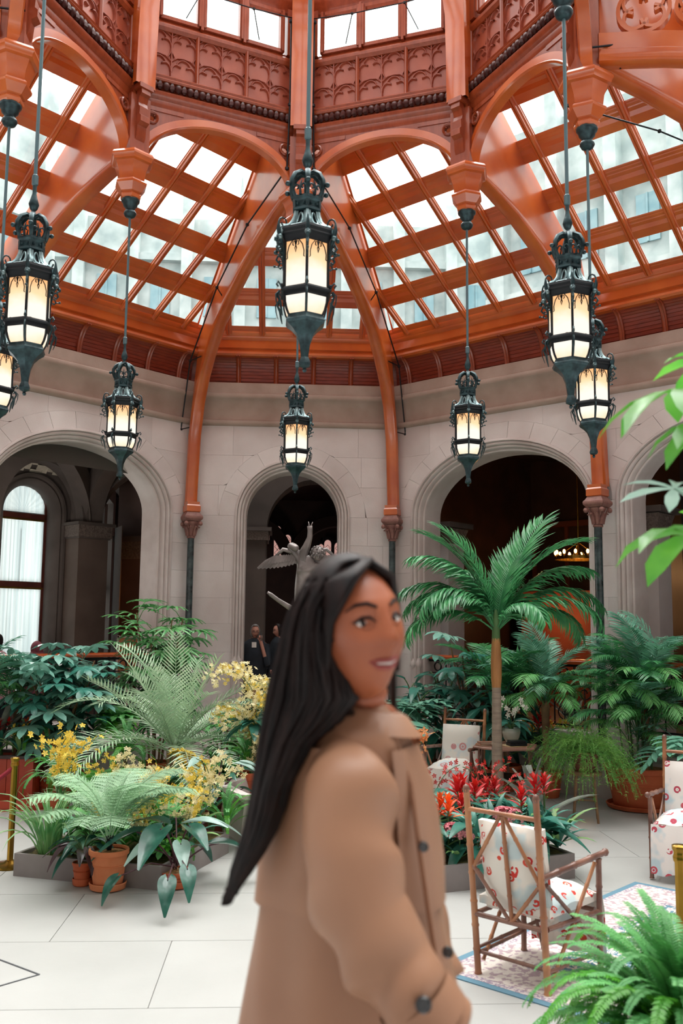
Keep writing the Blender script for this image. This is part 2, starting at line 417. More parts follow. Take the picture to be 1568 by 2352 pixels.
# ---------------------------------------------------------------- sloping glazed roof
SL = .646
def zr(t): return 6.173 + SL*(t-.236)
NRM = V((0, -SL, 1)).normalized()      # local: +Y is outwards, t = apo - y, roof rises with t
def clip_poly(poly, a, b, c):           # keep a*x+b*y<=c
    out = []
    for i in range(len(poly)):
        p, q = poly[i], poly[(i+1) % len(poly)]
        dp, dq = a*p[0]+b*p[1]-c, a*q[0]+b*q[1]-c
        if dp <= 0: out.append(p)
        if dp*dq < 0:
            u = dp/(dp-dq); out.append((p[0]+(q[0]-p[0])*u, p[1]+(q[1]-p[1])*u))
    return out
def roof_slope(k, name):
    A_, H_ = apo(k), half(k); g = (1.526/3.81) if k % 2 == 0 else .428
    # cove below the eaves: recessed boarded panels between curved ribs
    def cv(u): a = u*pi/2; return (.0+.24*(1-cos(a)), 5.52+.40*sin(a))
    base = MB(); n = 10
    prof = [cv(i/n) for i in range(n+1)]
    prof = [(t_-.06, z_+.03) for t_, z_ in prof]
    vs = []
    for sx in (-1, 1): vs += [(sx*(H_-t_*.414), A_-t_, z_) for t_, z_ in prof]
    base.add(vs, [(i, i+1, n+2+i, n+1+i) for i in range(n)])
    top = struct(name, base, WOODD, rot=(0, 0, -k*pi/4))
    pw = .56; cnt = int(2*H_/pw); x0 = -cnt*pw/2
    def panel(xa, xb):
        m = MB(); rows = []
        N2 = 12
        for i in range(N2):
            t0, z0 = cv(i/N2); t1, z1 = cv((i+1)/N2)
            e = .012
            m.add([(xa, A_-t0+e*.3, z0), (xb, A_-t0+e*.3, z0), (xb, A_-t1+e, z1-.002), (xa, A_-t1+e, z1-.002), (xa, A_-t1-.0, z1+.002), (xb, A_-t1-.0, z1+.002)], [(0, 1, 2, 3), (3, 2, 5, 4)])
        m.build('cove_panel', WOODD, top, 0)
    def rib(xa):
        m = MB(); path = [(xa, A_-cv(i/8)[0]-.005, cv(i/8)[1]) for i in range(9)]
        m.sweep(path, [(-.035, -.01), (-.035, .015), (-.02, .03), (-.008, .018), (.008, .018), (.02, .03), (.035, .015), (.035, -.01)], up=(0, -1, 0)); m.build('cove_rib', WOODR, top, 30)
    lim = H_-.06
    xs = [x0+pw*i for i in range(cnt+1)]
    for a, b in zip([-lim]+xs, xs+[lim]):
        if b-a > .08: panel(a, b)
    for x in xs: rib(x)
    def longbar(nm, prof, mt=WOOD, sm=40):
        m = MB(); n = len(prof); vs = []
        for sx in (-1, 1): vs += [(sx*(H_-t_*g), A_-t_, z_) for t_, z_ in prof]
        m.add(vs, [(i, (i+1) % n, n+(i+1) % n, n+i) for i in range(n)]+[tuple(range(n)), tuple(range(n, 2*n))[::-1]]); return m.build(nm, mt, top, sm)
    longbar('cove_bead', [(-.02, 5.49), (.03, 5.49), (.045, 5.51), (.03, 5.54), (-.02, 5.54)], WOODR)
    longbar('eaves_beam', [(.15, 5.90), (.235, 5.905), (.26, 5.93), (.255, 5.96), (.225, 5.985), (.215, 6.01), (.25, 6.02), (.25, 6.13), (.285, 6.15), (.30, 6.18), (.30, 6.2), (.15, 6.3)])
    # slope bars: sp(t,h) = point at travel t, height h above the glass plane
    def sp(s, t, h): return (s, A_-t+NRM.y*h*1.0, zr(t)+NRM.z*h)
    tmax = 3.66 if k % 2 == 0 else 3.62
    cut = (k % 2 != 0)
    rows = [.236+.5736*j for j in range(7)]
    def smax(t): return max(0.0, H_-g*t)
    def slopebar(nm, t0, t1, hb, ht, mt=WOOD, splits=None):
        for (sa0, sb0, sa1, sb1) in spans(t0, t1):
            m = MB()
            m.add([sp(sa0, t0, hb), sp(sb0, t0, hb), sp(sb1, t1, hb), sp(sa1, t1, hb), sp(sa0, t0, ht), sp(sb0, t0, ht), sp(sb1, t1, ht), sp(sa1, t1, ht)],
                  [(0, 1, 2, 3), (7, 6, 5, 4), (0, 4, 5, 1), (1, 5, 6, 2), (2, 6, 7, 3), (3, 7, 4, 0)]); m.build(nm, mt, top, 0)
    def spans(t0, t1):
        a0, a1 = smax(t0), smax(t1)
        if cut and t1 > 2.90:
            c0, c1 = max(0, (t0-2.90)*2.42), (t1-2.90)*2.42
            if a1-c1 < .02: a1 = c1+.02
            if a0-c0 < .02: return []
            return [(-a0, -c0, -a1, -c1), (c0, a0, c1, a1)]
        return [(-a0, a0, -a1, a1)]
    for j, t in enumerate(rows[1:], 1):
        if t+.1 > tmax-.05: break
        slopebar('purlin', t+.02, t+.11, -.085, .02)
        slopebar('purlin_cap', t+.11, t+.145, -.035, .02)
    slopebar('eaves_sill', .30, .34, -.06, .02)
    # mullions
    ss = [.2625+.525*i for i in range(-7, 7)] if cut else [-.98, -.49, 0, .49, .98]
    ss = [s for s in ss if abs(s) < H_-.3]
    for s in ss:
        te = min((H_-abs(s))/g, tmax)-.03
        if cut: te = min(te, 2.90+abs(s)/2.42)
        if te < .5: continue
        prof = [(-.045, -.02), (-.045, -.035), (-.03, -.04), (-.026, -.065), (-.008, -.068), (-.004, -.055), (.004, -.055), (.008, -.068), (.026, -.065), (.03, -.04), (.045, -.035), (.045, -.02), (.03, .02), (-.03, .02)]
        a, b = sp(s, .32, 0), sp(s, te, 0)
        m = MB(); m.sweep([a, b], prof, up=tuple(NRM)); m.build('mullion', WOOD, top, 25)
    edges = [-smax(.3)-.1]+ss+[smax(.3)+.1]
    # panes with their stepped frames
    fr = MB()
    for j, t in enumerate(rows):
        t0 = t+(.188 if j else .19); t1 = min(rows[j+1]-.015 if j+1 < len(rows) else 9, tmax)
        if t0 > tmax-.15: break
        for a, b in zip(edges, edges[1:]):
            poly = [(a+.045, t0), (b-.045, t0), (b-.045, t1), (a+.045, t1)]
            for sx in (-1, 1): poly = clip_poly(poly, sx, g, H_-.10) if poly else poly
            if cut and poly:
                mid = (a+b)/2; sgn = 1 if mid > 0 else -1
                poly = clip_poly(poly, -sgn*1.0, 2.42, 2.90*2.42-.03) if abs(mid) > .05 else clip_poly(poly, 0, 1, 2.88)
            if len(poly) < 3: continue
            area = abs(sum(p[0]*q[1]-p[1]*q[0] for p, q in zip(poly, poly[1:]+poly[:1])))/2
            if area < .006: continue
            MB().prism([sp(s, t_, .0) for s, t_ in poly], tuple(NRM*.008)).build('pane', GLASS, top, 0)
            # frame: stepped strip round the pane
            cx = sum(p[0] for p in poly)/len(poly); cy = sum(p[1] for p in poly)/len(poly); n = len(poly)
            def offp(d):
                o = []
                for i in range(n):
                    p0, p1, p2 = V(poly[i-1]), V(poly[i]), V(poly[(i+1) % n])
                    e1 = (p1-p0).normalized(); e2 = (p2-p1).normalized(); n1 = V((e1.y, -e1.x)); n2 = V((e2.y, -e2.x))
                    if n1.dot(p1-V((cx, cy))) < 0: n1 = -n1
                    if n2.dot(p1-V((cx, cy))) < 0: n2 = -n2
                    o.append(p1+(n1+n2)*(d/max(.3, 1+n1.dot(n2))))
                return o
            lv = [(-.002, 0.0), (-.002, -.012), (.014, -.014), (.016, -.024), (.032, -.026)]
            ringsl = [[sp(q[0], q[1], h) for q in offp(d)] for d, h in lv]
            fr.grid(ringsl, closed=True)
        # lower frame rails filling between purlin and glass
        for (d0, d1, h) in ((t0-.06, t0-.03, -.022),):
            if d0 < .3: continue
            for (sa0, sb0, sa1, sb1) in spans(d0, d1):
                fr.add([sp(sa0, d0, h), sp(sb0, d0, h), sp(sb1, d1, h), sp(sa1, d1, h), sp(sa0, d0, .02), sp(sb0, d0, .02), sp(sb1, d1, .02), sp(sa1, d1, .02)],
                       [(0, 1, 2, 3), (7, 6, 5, 4), (0, 4, 5, 1), (1, 5, 6, 2), (2, 6, 7, 3), (3, 7, 4, 0)])
    fr.build('glazing_frame', WOOD, top, 0)
    return top
CEIL = {}
for k in (0, -1, 1, -2, 2, -3, 3, 4): CEIL[k] = roof_slope(k, 'ceiling')
# ---------------------------------------------------------------- arched ribs from columns to lantern posts
def P_(i, r=RR): return V((r*sin(i*pi/4), r*cos(i*pi/4), 0))
CURV = [(-.02, 3.7), (.03, 4.2), (.09, 4.7), (.24, 5.15), (.46, 5.48), (.76, 5.78), (1.1, 6.04), (1.55, 6.30), (2.05, 6.5), (2.6, 6.66), (3.1, 6.78), (3.6, 6.86)]
CURM = [(-.02, 3.7), (.02, 4.3), (.10, 4.9), (.28, 5.35), (.52, 5.70), (.8, 5.93), (1.1, 6.14), (1.38, 6.34), (1.85, 6.55), (2.3, 6.68), (2.6, 6.75)]
def rib(A, P, cur, k, t_full, pierced=False):
    A = V((A.x, A.y, 0)); d = (P-A); L_ = d.length; d.normalize(); side = V((d.y, -d.x, 0))
    def pt(u, z, s=0): return A+d*u+side*s+V((0, 0, z))
    umax = L_-.12; cur = [(u*umax/cur[-1][0] if i > 6 else u, z) for i, (u, z) in enumerate(cur)]
    w2 = .055; vs = []; n = len(cur)
    def ext(u, z):      # upper edge: hugs the glass, or a constant depth low down
        t = (u/L_)*t_full+.12
        zz = zr(t)+.02
        if pierced and u > 1.6: return (u, z+.26)
        if z < 5.2: return (u-.20, z+.02)
        if u < .55:
            f = min(1, (z-5.2)/.5); return (u-.2*(1-f)-.12*f, min(zz, z+.02+(zz-z)*f))
        return (u, zz)
    ex = [ext(u, z) for u, z in cur]
    m = MB()
    for s in (-w2, w2): vs += [pt(u, z, s) for u, z in cur]+[pt(u, z, s) for u, z in ex]
    fs = []
    for i in range(n-1):
        fs += [(i, i+1, n+i+1, n+i), (2*n+i+1, 2*n+i, 3*n+i, 3*n+i+1), (i+1, i, 2*n+i, 2*n+i+1), (n+i, n+i+1, 3*n+i+1, 3*n+i)]
    fs += [(0, n, 3*n, 2*n), (n-1, 3*n-1, 4*n-1, 2*n-1)]
    m.add(vs, fs)
    m.build('rib_web', WOOD, RIBS, 30)
    if pierced:
        q = MB(); q.beam(pt(L_-1.9, 7.56), pt(L_-.1, 7.56), .12, .12); q.build('truss_top', WOOD, RIBS, 0)
        for du, r in ((.50, .215), (.93, .165), (1.27, .135)):
            q = MB(); cz = 7.07+r; u0 = L_-du
            q.sweep([pt(u0+r*cos(a*pi/16), cz+r*sin(a*pi/16)) for a in range(32)], [(-.016, .04), (-.016, -.04), (.016, -.04), (.016, .04)], up=tuple(side), closed=True)
            for a in range(4):
                c2 = (u0+r*.47*cos(a*pi/2+pi/4), cz+r*.47*sin(a*pi/2+pi/4)); rr = r*.46
                q.sweep([pt(c2[0]+rr*cos(a*pi/2+pi/4+rad(g_)), c2[1]+rr*sin(a*pi/2+pi/4+rad(g_))) for g_ in range(-125, 126, 25)], [(-.013, .03), (-.013, -.035), (.013, -.035), (.013, .03)], up=tuple(side))
            q.build('quatrefoil', WOOD, RIBS, 40)
    m = MB(); prof = [(-.075, -.01), (-.09, .02), (-.09, .05), (-.065, .06), (-.065, .10), (-.05, .115), (.05, .115), (.065, .10), (.065, .06), (.09, .05), (.09, .02), (.075, -.01), (.045, -.025), (-.045, -.025)]
    path = []
    for i in range(n-1):
        for q in range(3):
            f = q/3; path.append(pt(cur[i][0]+(cur[i+1][0]-cur[i][0])*f, cur[i][1]+(cur[i+1][1]-cur[i][1])*f))
    path.append(pt(*cur[-1]))
    k2 = len(path); pts = []
    for i in range(k2):
        dd = path[min(i+1, k2-1)]-path[max(i-1, 0)]; dd.normalize(); nn = side.cross(dd); nn = nn if nn.dot(V((-d.x, -d.y, 1))) > 0 else -nn
        pts.append([path[i]+side*a+nn*b for a, b in prof])
    m.grid(pts, closed=True); m.add(pts[0], [tuple(range(len(prof)))])
    m.build('arched_rib', WOOD, RIBS, 35)
RIBS = struct('ceiling', MB().lathe([(.10, 9.98), (.16, 10.02), (.16, 10.15), (.08, 10.2)], 8), WOOD)
rib(COLS['VL'], P_(0), CURV, 0, 3.75); rib(COLS['VR'], P_(0), CURV, 0, 3.75)
rib(COLS['MR'], P_(1), CURM, 1, 3.05); rib(COLS['ML'], P_(-1), CURM, -1, 3.05)
for sx in (-1, 1):
    for sy in (-1, 1):
        rib(V((sx*(AP0-.14), sy*(HW-.06), 0)), P_(2*sx), CURV, 2, 3.75, sy < 0)
# ---------------------------------------------------------------- lantern: eight faces on eight pendant posts
RF = RR*cos(pi/8); FH = RR*sin(pi/8)       # face apothem and half width
LAN = struct('ceiling', MB().lathe([(RR+.02, 9.12), (RR+.06, 9.16), (RR+.06, 9.30), (RR-.08, 9.30), (RR-.08, 9.12), (RR+.02, 9.12)], 8, a0=pi/8*0+pi/2, cap=False), WOODR)
def trefoil(w, h0, h1):
    # polyline of a cusped arch, half width w, from springing h0 to crown h1
    pts = [(-w, h0-.02)]
    for cx, cz, r, a0, a1, n in ((-w*.52, h0+.0, w*.46, 180, 50, 5), (0, h1-w*.62, w*.60, 165, 15, 8), (w*.52, h0+.0, w*.46, 130, 0, 5)):
        for i in range(n+1):
            a = rad(a0+(a1-a0)*i/n); pts.append((cx+r*cos(a), cz+r*sin(a)*1.15))
    return pts+[(w, h0-.02)]
_bead = MB().ball((0, 0, 0), .036, 8, (1, .9, 1)).mesh('carved_bead', BEADM, 180)
_leaf = MB().lathe([(.012, -.035), (.03, -.02), (.026, .01), (.012, .035)], 5).mesh('carved_leaf', BEADM, 0)
def bars_in(m, pts, y, w=.011, d=.024):
    m.sweep([(x, y, z) for x, z in pts], [(-w, 0), (-w*.3, -d), (w*.3, -d), (w, 0)], up=(0, 1, 0))
PANES_L = {}
def lantern_face(i, detail=True):
    mid = (i+.5); e = None
    m = MB(); Y = RF
    # fascia mouldings: profile (inward t, z)
    def ext(prof, mt, nm, sm=35, par=None):
        m = MB(); n = len(prof); vs = []
        for sx in (-1, 1): vs += [(sx*(FH-t_*.414), Y-t_, z_) for t_, z_ in prof]
        m.add(vs, [(q, (q+1) % n, n+(q+1) % n, n+q) for q in range(n)]+[tuple(range(n)), tuple(range(n, 2*n))[::-1]])
        return link(nm, m.mesh(nm, mt, sm), par) if par else m.mesh(nm, mt, sm)
    face = link('lantern_face', ext([(-.05, 7.36), (.0, 7.36), (.012, 7.385), (.012, 7.44), (.03, 7.455), (.05, 7.49), (.055, 7.52), (.03, 7.535), (.02, 7.54), (.02, 7.63), (.05, 7.64), (.06, 7.66), (.045, 7.68), (.055, 7.70), (.02, 7.73), (-.05, 7.73)], WOODR, 'lantern_face', 35), LAN, rot=(0, 0, -mid*pi/4))
    ext([(-.06, 7.72), (-.035, 7.72), (-.035, 8.27), (-.06, 8.27)], PANEL, 'panel_back', 0, face)
    ext([(-.06, 8.24), (.0, 8.24), (.03, 8.27), (.035, 8.30), (.01, 8.33), (-.02, 8.35), (-.03, 8.38), (-.06, 8.39)], WOODR, 'window_sill', 35, face)
    ext([(-.08, 8.88), (-.01, 8.88), (.0, 8.93), (.04, 8.98), (.05, 9.05), (.03, 9.12), (-.08, 9.14)], WOODR, 'head_beam', 35, face)
    # panel divisions and cusped tracery
    W3 = (FH-.10)*2/3
    for q in range(4):
        x = -FH+.10+q*W3; m = MB()
        m.sweep([(x, Y+.035, 7.72), (x, Y+.035, 8.27)], [(-.022, 0), (-.022, -.04), (-.008, -.058), (.008, -.058), (.022, -.04), (.022, 0)], up=(0, 1, 0)); m.build('panel_stile', WOODR, face, 30)
    for q in range(3):
        cx = -FH+.10+(q+.5)*W3; m = MB(); hw = W3/4-.008
        m.sweep([(cx, Y+.034, 7.74), (cx, Y+.034, 8.25)], [(-.012, 0), (-.004, -.03), (.004, -.03), (.012, 0)], up=(0, 1, 0))
        for sx in (-1, 1):
            c2 = cx+sx*(W3/4-.004)
            bars_in(m, [(c2+x, z) for x, z in trefoil(hw, 7.83, 7.955)], Y+.034)
            bars_in(m, [(c2+x, z) for x, z in trefoil(hw, 8.10, 8.235)], Y+.034)
            # side cusps joining the lower and the upper arch
            bars_in(m, [(c2-hw, 7.93), (c2-hw*.75, 7.97), (c2-hw*.95, 8.02), (c2-hw, 8.10)], Y+.034, .009)
            bars_in(m, [(c2+hw, 7.93), (c2+hw*.75, 7.97), (c2+hw*.95, 8.02), (c2+hw, 8.10)], Y+.034, .009)
            for zc in (7.985, 8.262):
                bars_in(m, [(c2-hw, zc-.06), (c2-hw*.55, zc-.01), (c2, zc+.0), (c2+hw*.55, zc-.01), (c2+hw, zc-.06)], Y+.036, .008)
        m.build('tracery', TRACE, face, 40)
    if detail:
        nb = 26
        for q in range(nb):
            x = -FH+.09+(2*FH-.18)*(q+.5)/nb
            link('carved_bead' if q % 2 else 'carved_leaf', _bead if q % 2 else _leaf, face, loc=(x, Y-.045, 7.585), sc=(1.2, 1.1, 1.35))
    # windows
    fw = [(-.72, -.37), (-.30, .05+.22*0+.25), (.30+.04, .72)]
    fw = [(-.70, -.27), (-.215, .215), (.27, .70)]
    for a, b in fw:
        m = MB(); z0, z1 = 8.40, 8.87
        for (p, q_, w_) in (((a, z0), (a, z1), .0), ((b, z0), (b, z1), 0)):
            m.box((p[0], Y+.03, (z0+z1)/2), (.05, .07, z1-z0+.02)); m.box((p[0], Y-.015, (z0+z1)/2), (.022, .03, z1-z0+.02))
        m.box(((a+b)/2, Y+.03, z0), (b-a, .07, .04)); m.box(((a+b)/2, Y+.03, z1), (b-a, .07, .04))
        m.build('window_frame', WOODR, face, 0)
        MB().box(((a+b)/2, Y+.04, (z0+z1)/2), (b-a-.05, .008, z1-z0-.04)).build('pane', GLASS, face, 0)
    m = MB()
    for x in (-.80, .80, -.243, .243): m.box((x, Y+.03, 8.63), (.10 if abs(x) > .5 else .03, .12, .55))
    m.build('window_post', WOODR, face, 0)
    # arch with spandrels beneath the fascia
    hw, sp0, rise = FH-.13, 6.74, .50
    def az(x): return sp0+rise*sqrt(max(0, 1-(x/hw)**2))
    m = MB(); N2 = 72
    for q in range(N2):
        x0 = -hw*cos(pi*q/N2); x1 = -hw*cos(pi*(q+1)/N2); z0, z1 = az(x0)+.02, az(x1)+.02; top = 7.37
        if x1-x0 < .004 or z0 > top: continue
        xm = (x0+x1)/2; dc_ = abs(abs(xm)-(FH-.19)); parts_ = [(z0, z1, top, top)]
        if dc_ < .042: hh = sqrt(.042**2-dc_**2); parts_ = [(z0, z1, 7.23-hh, 7.23-hh), (7.23+hh, 7.23+hh, top, top)]
        for a0, a1, b0, b1 in parts_:
            m.add([(x0, Y, a0), (x1, Y, a1), (x1, Y, b1), (x0, Y, b0), (x0, Y+.05, a0), (x1, Y+.05, a1), (x1, Y+.05, b1), (x0, Y+.05, b0)], [(0, 1, 2, 3), (7, 6, 5, 4), (0, 4, 5, 1), (3, 2, 6, 7)])
    m.build('spandrel', WOODR, face, 0)
    m = MB(); N2 = 36; path = [(-hw, Y, 6.66)]+[(-hw*cos(pi*q/N2), Y, az(-hw*cos(pi*q/N2))) for q in range(N2+1)]+[(hw, Y, 6.66)]
    m.sweep(path, [(.0, .07), (.0, -.03), (.018, -.045), (.03, -.03), (.10, -.03), (.10, .07)], up=(0, 1, 0)); m.build('lantern_arch', WOOD, face, 35)
    for sx in (-1, 1):
        m = MB(); cx, cz, r = sx*(FH-.19), 7.23, .058
        m.sweep([(cx+r*cos(a*pi/8), Y-.005, cz+r*sin(a*pi/8)) for a in range(16)], [(-.014, .03), (-.014, -.012), (.0, -.022), (.014, -.012), (.014, .03)], up=(0, 1, 0), closed=True)
        for a in range(4): m.ball((cx+.04*cos(a*pi/2+.78), Y, cz+.04*sin(a*pi/2+.78)), .014, 6)
        m.box((sx*(FH-.10), Y+.02, 7.2), (.04, .06, .4)); m.box((sx*(FH-.33), Y+.02, 7.335), (.40, .06, .045))
        m.build('pierced_roundel', WOODR, face, 40)
for i in range(8): lantern_face(i, i in (7, 0, 1, 6, 2, 5))
def post(i):
    c = P_(i); a = -i*pi/4
    p = link('lantern_post', MB().box((0, 0, 7.9), (.17, .20, 2.45)).box((0, -.09, 7.04), (.24, .06, .66)).mesh('lantern_post', WOODR, 0), LAN, loc=c, rot=(0, 0, a))
    m = MB()
    prof = [(-.12, 7.42), (-.20, 7.42), (-.205, 7.36), (-.17, 7.34), (-.15, 7.28), (-.16, 7.24), (-.18, 7.22), (-.175, 7.14), (-.20, 7.12), (-.20, 7.06), (-.15, 7.03), (-.14, 6.92), (-.12, 6.88)]
    m.prism([(-.055, y, z) for y, z in prof], (.11, 0, 0)); m.box((0, -.155, 7.44), (.17, .12, .05)); m.build('console', WOODR, p, 30)
    # hexagonal wooden pendant
    h0 = pi/2 if False else -pi/2+pi/6
    MB().lathe([(.12, 6.78), (.225, 6.745), (.24, 6.72), (.24, 6.70), (.225, 6.68), (.22, 6.655), (.19, 6.645), (.175, 6.60), (.155, 6.55), (.145, 6.47), (.165, 6.455), (.175, 6.44), (.172, 6.42), (.12, 6.35), (.10, 6.34), (.115, 6.315), (.11, 6.29), (.08, 6.27)], 6, a0=h0).build('pendant', WOOD, p, 25)
    MB().lathe([(.09, 6.285), (.095, 6.27), (.09, 6.255), (.075, 6.24), (.07, 6.21), (.05, 6.19), (.045, 6.17), (.06, 6.15), (.066, 6.13), (.05, 6.10), (.02, 6.085)], 16).build('pendant_cap', IRON, p, 50)
    # upper rib rising to the crown
    m = MB(); path = [(0, -.15, 7.46), (0, -.16, 8.0), (0, -.18, 8.45), (0, -.27, 8.85), (0, -.48, 9.25), (0, -.85, 9.6), (0, -1.4, 9.85), (0, -2.3, 10.05)]
    fine = []
    for q in range(len(path)-1):
        for f in (0, .34, .67): fine.append(tuple(path[q][j]+(path[q+1][j]-path[q][j])*f for j in range(3)))
    fine.append(path[-1])
    m.sweep(fine, [(-.12, -.04), (-.12, .02), (-.105, .04), (-.105, .08), (.105, .08), (.105, .04), (.12, .02), (.12, -.04), (.04, -.055), (-.04, -.055)][::-1], up=(1, 0, 0)) if False else None
    vs = []
    prof = [(-.12, -.04), (-.04, -.055), (.04, -.055), (.12, -.04), (.12, .02), (.10, .03), (.10, .22), (-.10, .22), (-.10, .03), (-.12, .02)]
    rows = []
    for q in range(len(fine)):
        d = (V(fine[min(q+1, len(fine)-1)])-V(fine[max(q-1, 0)])).normalized(); nn = V((0, d.z, -d.y))
        rows.append([V(fine[q])+V((x, 0, 0))*1+nn*h for x, h in prof])
    m.grid(rows, closed=True); m.build('upper_rib', WOOD, p, 30)
for i in range(8): post(i)
# ---------------------------------------------------------------- hanging lanterns
ZB = 3.369
def hexring(r, z, a0=0.0): return [V((r*cos(a0+i*pi/3), r*sin(a0+i*pi/3), z)) for i in range(6)]
def make_lamp(loc, rz, label, ztop):
    t = thing('hanging_lantern', label, 'lantern', (loc.x, loc.y, ZB), rz, 'iron and glass hanging lanterns')
    top = 4.64-ZB
    MB().tube([(0, 0, top-.01), (0, 0, ztop-ZB)], .0125, 8).lathe([(.012, top+.11), (.021, top+.12), (.021, top+.18), (.012, top+.19)], 8).build('hanging_rod', IRONP, t)
    m = MB(); m.lathe([(.008, top-.10), (.02, top-.085), (.012, top-.06), (.024, top-.045), (.034, top-.015), (.024, top+.02), (.013, top+.06), (.014, top+.12)], 10); m.build('swivel', IRON, t)
    # crown
    m = MB()
    for i in range(6):
        a = i*pi/3; c, s = cos(a), sin(a)
        pr = [(.012, 1.17), (.045, 1.178), (.08, 1.155), (.102, 1.115), (.104, 1.075), (.092, 1.04), (.08, 1.02)]
        m.tube([(r*c, r*s, z) for r, z in pr], [.014, .017, .018, .016, .013, .012, .012], 6)
        m.ball((.130*c, .130*s, 1.082), .016, 8); m.tube([(.10*c, .10*s, 1.085), (.125*c, .125*s, 1.083)], .007, 5)
        m.ball((.083*c, .083*s, 1.135), .016, 6)
        a2 = a+pi/6
        for sg in (-1, 1):
            pts = []
            for q in range(9):
                th = q/8*4.6; rr = .019*(1-q/11); cx = .02*sg
                x = (cx+sg*rr*cos(th)); z = 1.06+rr*sin(th)*1.3
                pts.append(V((.086*cos(a2)-x*sin(a2), .086*sin(a2)+x*cos(a2), z)))
            m.tube(pts, .0055, 5)
        m.tube([(.082*cos(a2), .082*sin(a2), 1.02), (.088*cos(a2), .088*sin(a2), 1.06), (.07*cos(a2), .07*sin(a2), 1.11)], [.009, .007, .003], 5)
    m.build('crown', IRON, t, 60)
    a0 = 0
    m = MB(); m.lathe([(.078, 1.015), (.092, 1.02), (.094, 1.005), (.084, .995), (.08, .985), (.08, .955), (.088, .95), (.090, .935), (.078, .93)], 6)
    for i in range(6):
        a = i*pi/3+pi/6
        for dx in (-.02, .02): m.ball((.073*cos(a)-dx*sin(a), .073*sin(a)+dx*cos(a), .97), .010, 6)
        m.box((.076*cos(i*pi/3), .076*sin(i*pi/3), .97), (.02, .02, .04), M.Rotation(i*pi/3, 3, 'Z'))
    m.build('crown_band', IRON, t, 25)
    # pierced bell-shaped hood
    hood = [(.074, .935), (.080, .90), (.092, .865), (.112, .838), (.145, .822)]
    m = MB(); m.lathe([(r-.006, z) for r, z in hood], 6); m.build('hood', BLACK, t, 25)
    m = MB()
    for i in range(6):
        a = i*pi/3; m.tube([(r*cos(a), r*sin(a), z) for r, z in hood]+[(.165*cos(a), .165*sin(a), .80), (.172*cos(a), .172*sin(a), .765)], [.009, .011, .013, .014, .014, .013, .009], 6)
        m.ball((.176*cos(a), .176*sin(a), .755), .019, 8)
        am = a+pi/6; ap = cos(pi/6)
        def hp(u, v):    # u across the face, v 0..1 down the hood
            q = v*(len(hood)-1); j = min(int(q), len(hood)-2); f = q-j
            r = (hood[j][0]*(1-f)+hood[j+1][0]*f)*ap+.002; z = hood[j][1]*(1-f)+hood[j+1][1]*f
            return V((r*cos(am)-u*r*.52*sin(am), r*sin(am)+u*r*.52*cos(am), z))
        for u in (-.78, -.6, .6, .78): m.tube([hp(u, v) for v in (.05, .3, .6, .95)], .0038, 4)
        m.tube([hp(.36*cos(q*pi/6), .48+.34*sin(q*pi/6)) for q in range(13)], .006, 5)
        m.tube([hp(-.6, .95), hp(-.3, .88), hp(0, .98), hp(.3, .88), hp(.6, .95)], .005, 4)
    m.build('hood_tracery', mat_cache('lamp_scroll_iron', lambda: mat('lamp_scroll_iron', '4a6266', .3, metal=.6, col2='8aa0a2', nscale=18)), t, 60)
    MB().lathe([(.13, .828), (.172, .815), (.176, .80), (.166, .79), (.170, .775), (.158, .765), (.150, .745), (.146, .73)], 6).build('eaves', BLACK, t, 20)
    # glass body
    def pane(r0, z0, r1, z1, i, nm, sub=1):
        p0, p1 = hexring(r0, z0), hexring(r1, z1); j = (i+1) % 6
        q = [p0[i].lerp(p0[j], .06), p0[i].lerp(p0[j], .94), p1[i].lerp(p1[j], .94), p1[i].lerp(p1[j], .06)]
        nn = (q[1]-q[0]).cross(q[3]-q[0]).normalized()
        MB().prism(q, tuple(nn*.004)).build(nm, LGLASS, t, 0)
    for i in range(6): pane(.137, .475, .137, .735, i, 'glass_pane')
    low = [(.137, .425), (.134, .385), (.122, .345), (.108, .318)]
    for i in range(6):
        m = MB()
        for (r0, z0), (r1, z1) in zip(low, low[1:]):
            p0, p1 = hexring(r0, z0), hexring(r1, z1); j = (i+1) % 6
            m.add([p0[i].lerp(p0[j], .05), p0[i].lerp(p0[j], .95), p1[i].lerp(p1[j], .95), p1[i].lerp(p1[j], .05)], [(0, 1, 2, 3)])
        m.build('lower_glass_pane', LGLASS, t, 0)
    m = MB()
    for i in range(6):
        a = i*pi/3; c, s = cos(a), sin(a)
        m.tube([(.141*c, .141*s, .46), (.141*c, .141*s, .745)], .0085, 6); m.tube([(.141*c, .141*s, .44)]+[(r*1.02*c, r*1.02*s, z) for r, z in low], .0075, 6)
        m.ball((.158*c, .158*s, .475), .013, 6)
        am = a+pi/6; ri = .137*cos(pi/6)+.008; ww = .137/2*.86
        def fp(u, z): return V((ri*cos(am)-u*ww*sin(am), ri*sin(am)+u*ww*cos(am), z))
        m.tube([fp(-.97, .625), fp(-.88, .63), fp(-.90, .66), fp(-.72, .70), fp(-.35, .73), fp(-.05, .74)], .0032, 4); m.tube([fp(.97, .625), fp(.88, .63), fp(.90, .66), fp(.72, .70), fp(.35, .73), fp(.05, .74)], .0032, 4)
        for sg in (-1, 1): m.tube([fp(0, .70), fp(sg*.12, .725), fp(sg*.3, .722), fp(sg*.32, .703), fp(sg*.2, .70)], .0034, 4)
        m.tube([fp(0, .73), fp(0, .70), fp(.09, .683), fp(0, .66), fp(-.09, .683), fp(0, .70)], .0032, 4)
    m.build('glazing_bars', BLACK, t, 60)
    c, s = 1.0, 0.0; br = MB()
    # scroll brackets on the corners
    def bp(r, z, w=0): return V((r*c-w*s, r*s+w*c, z))
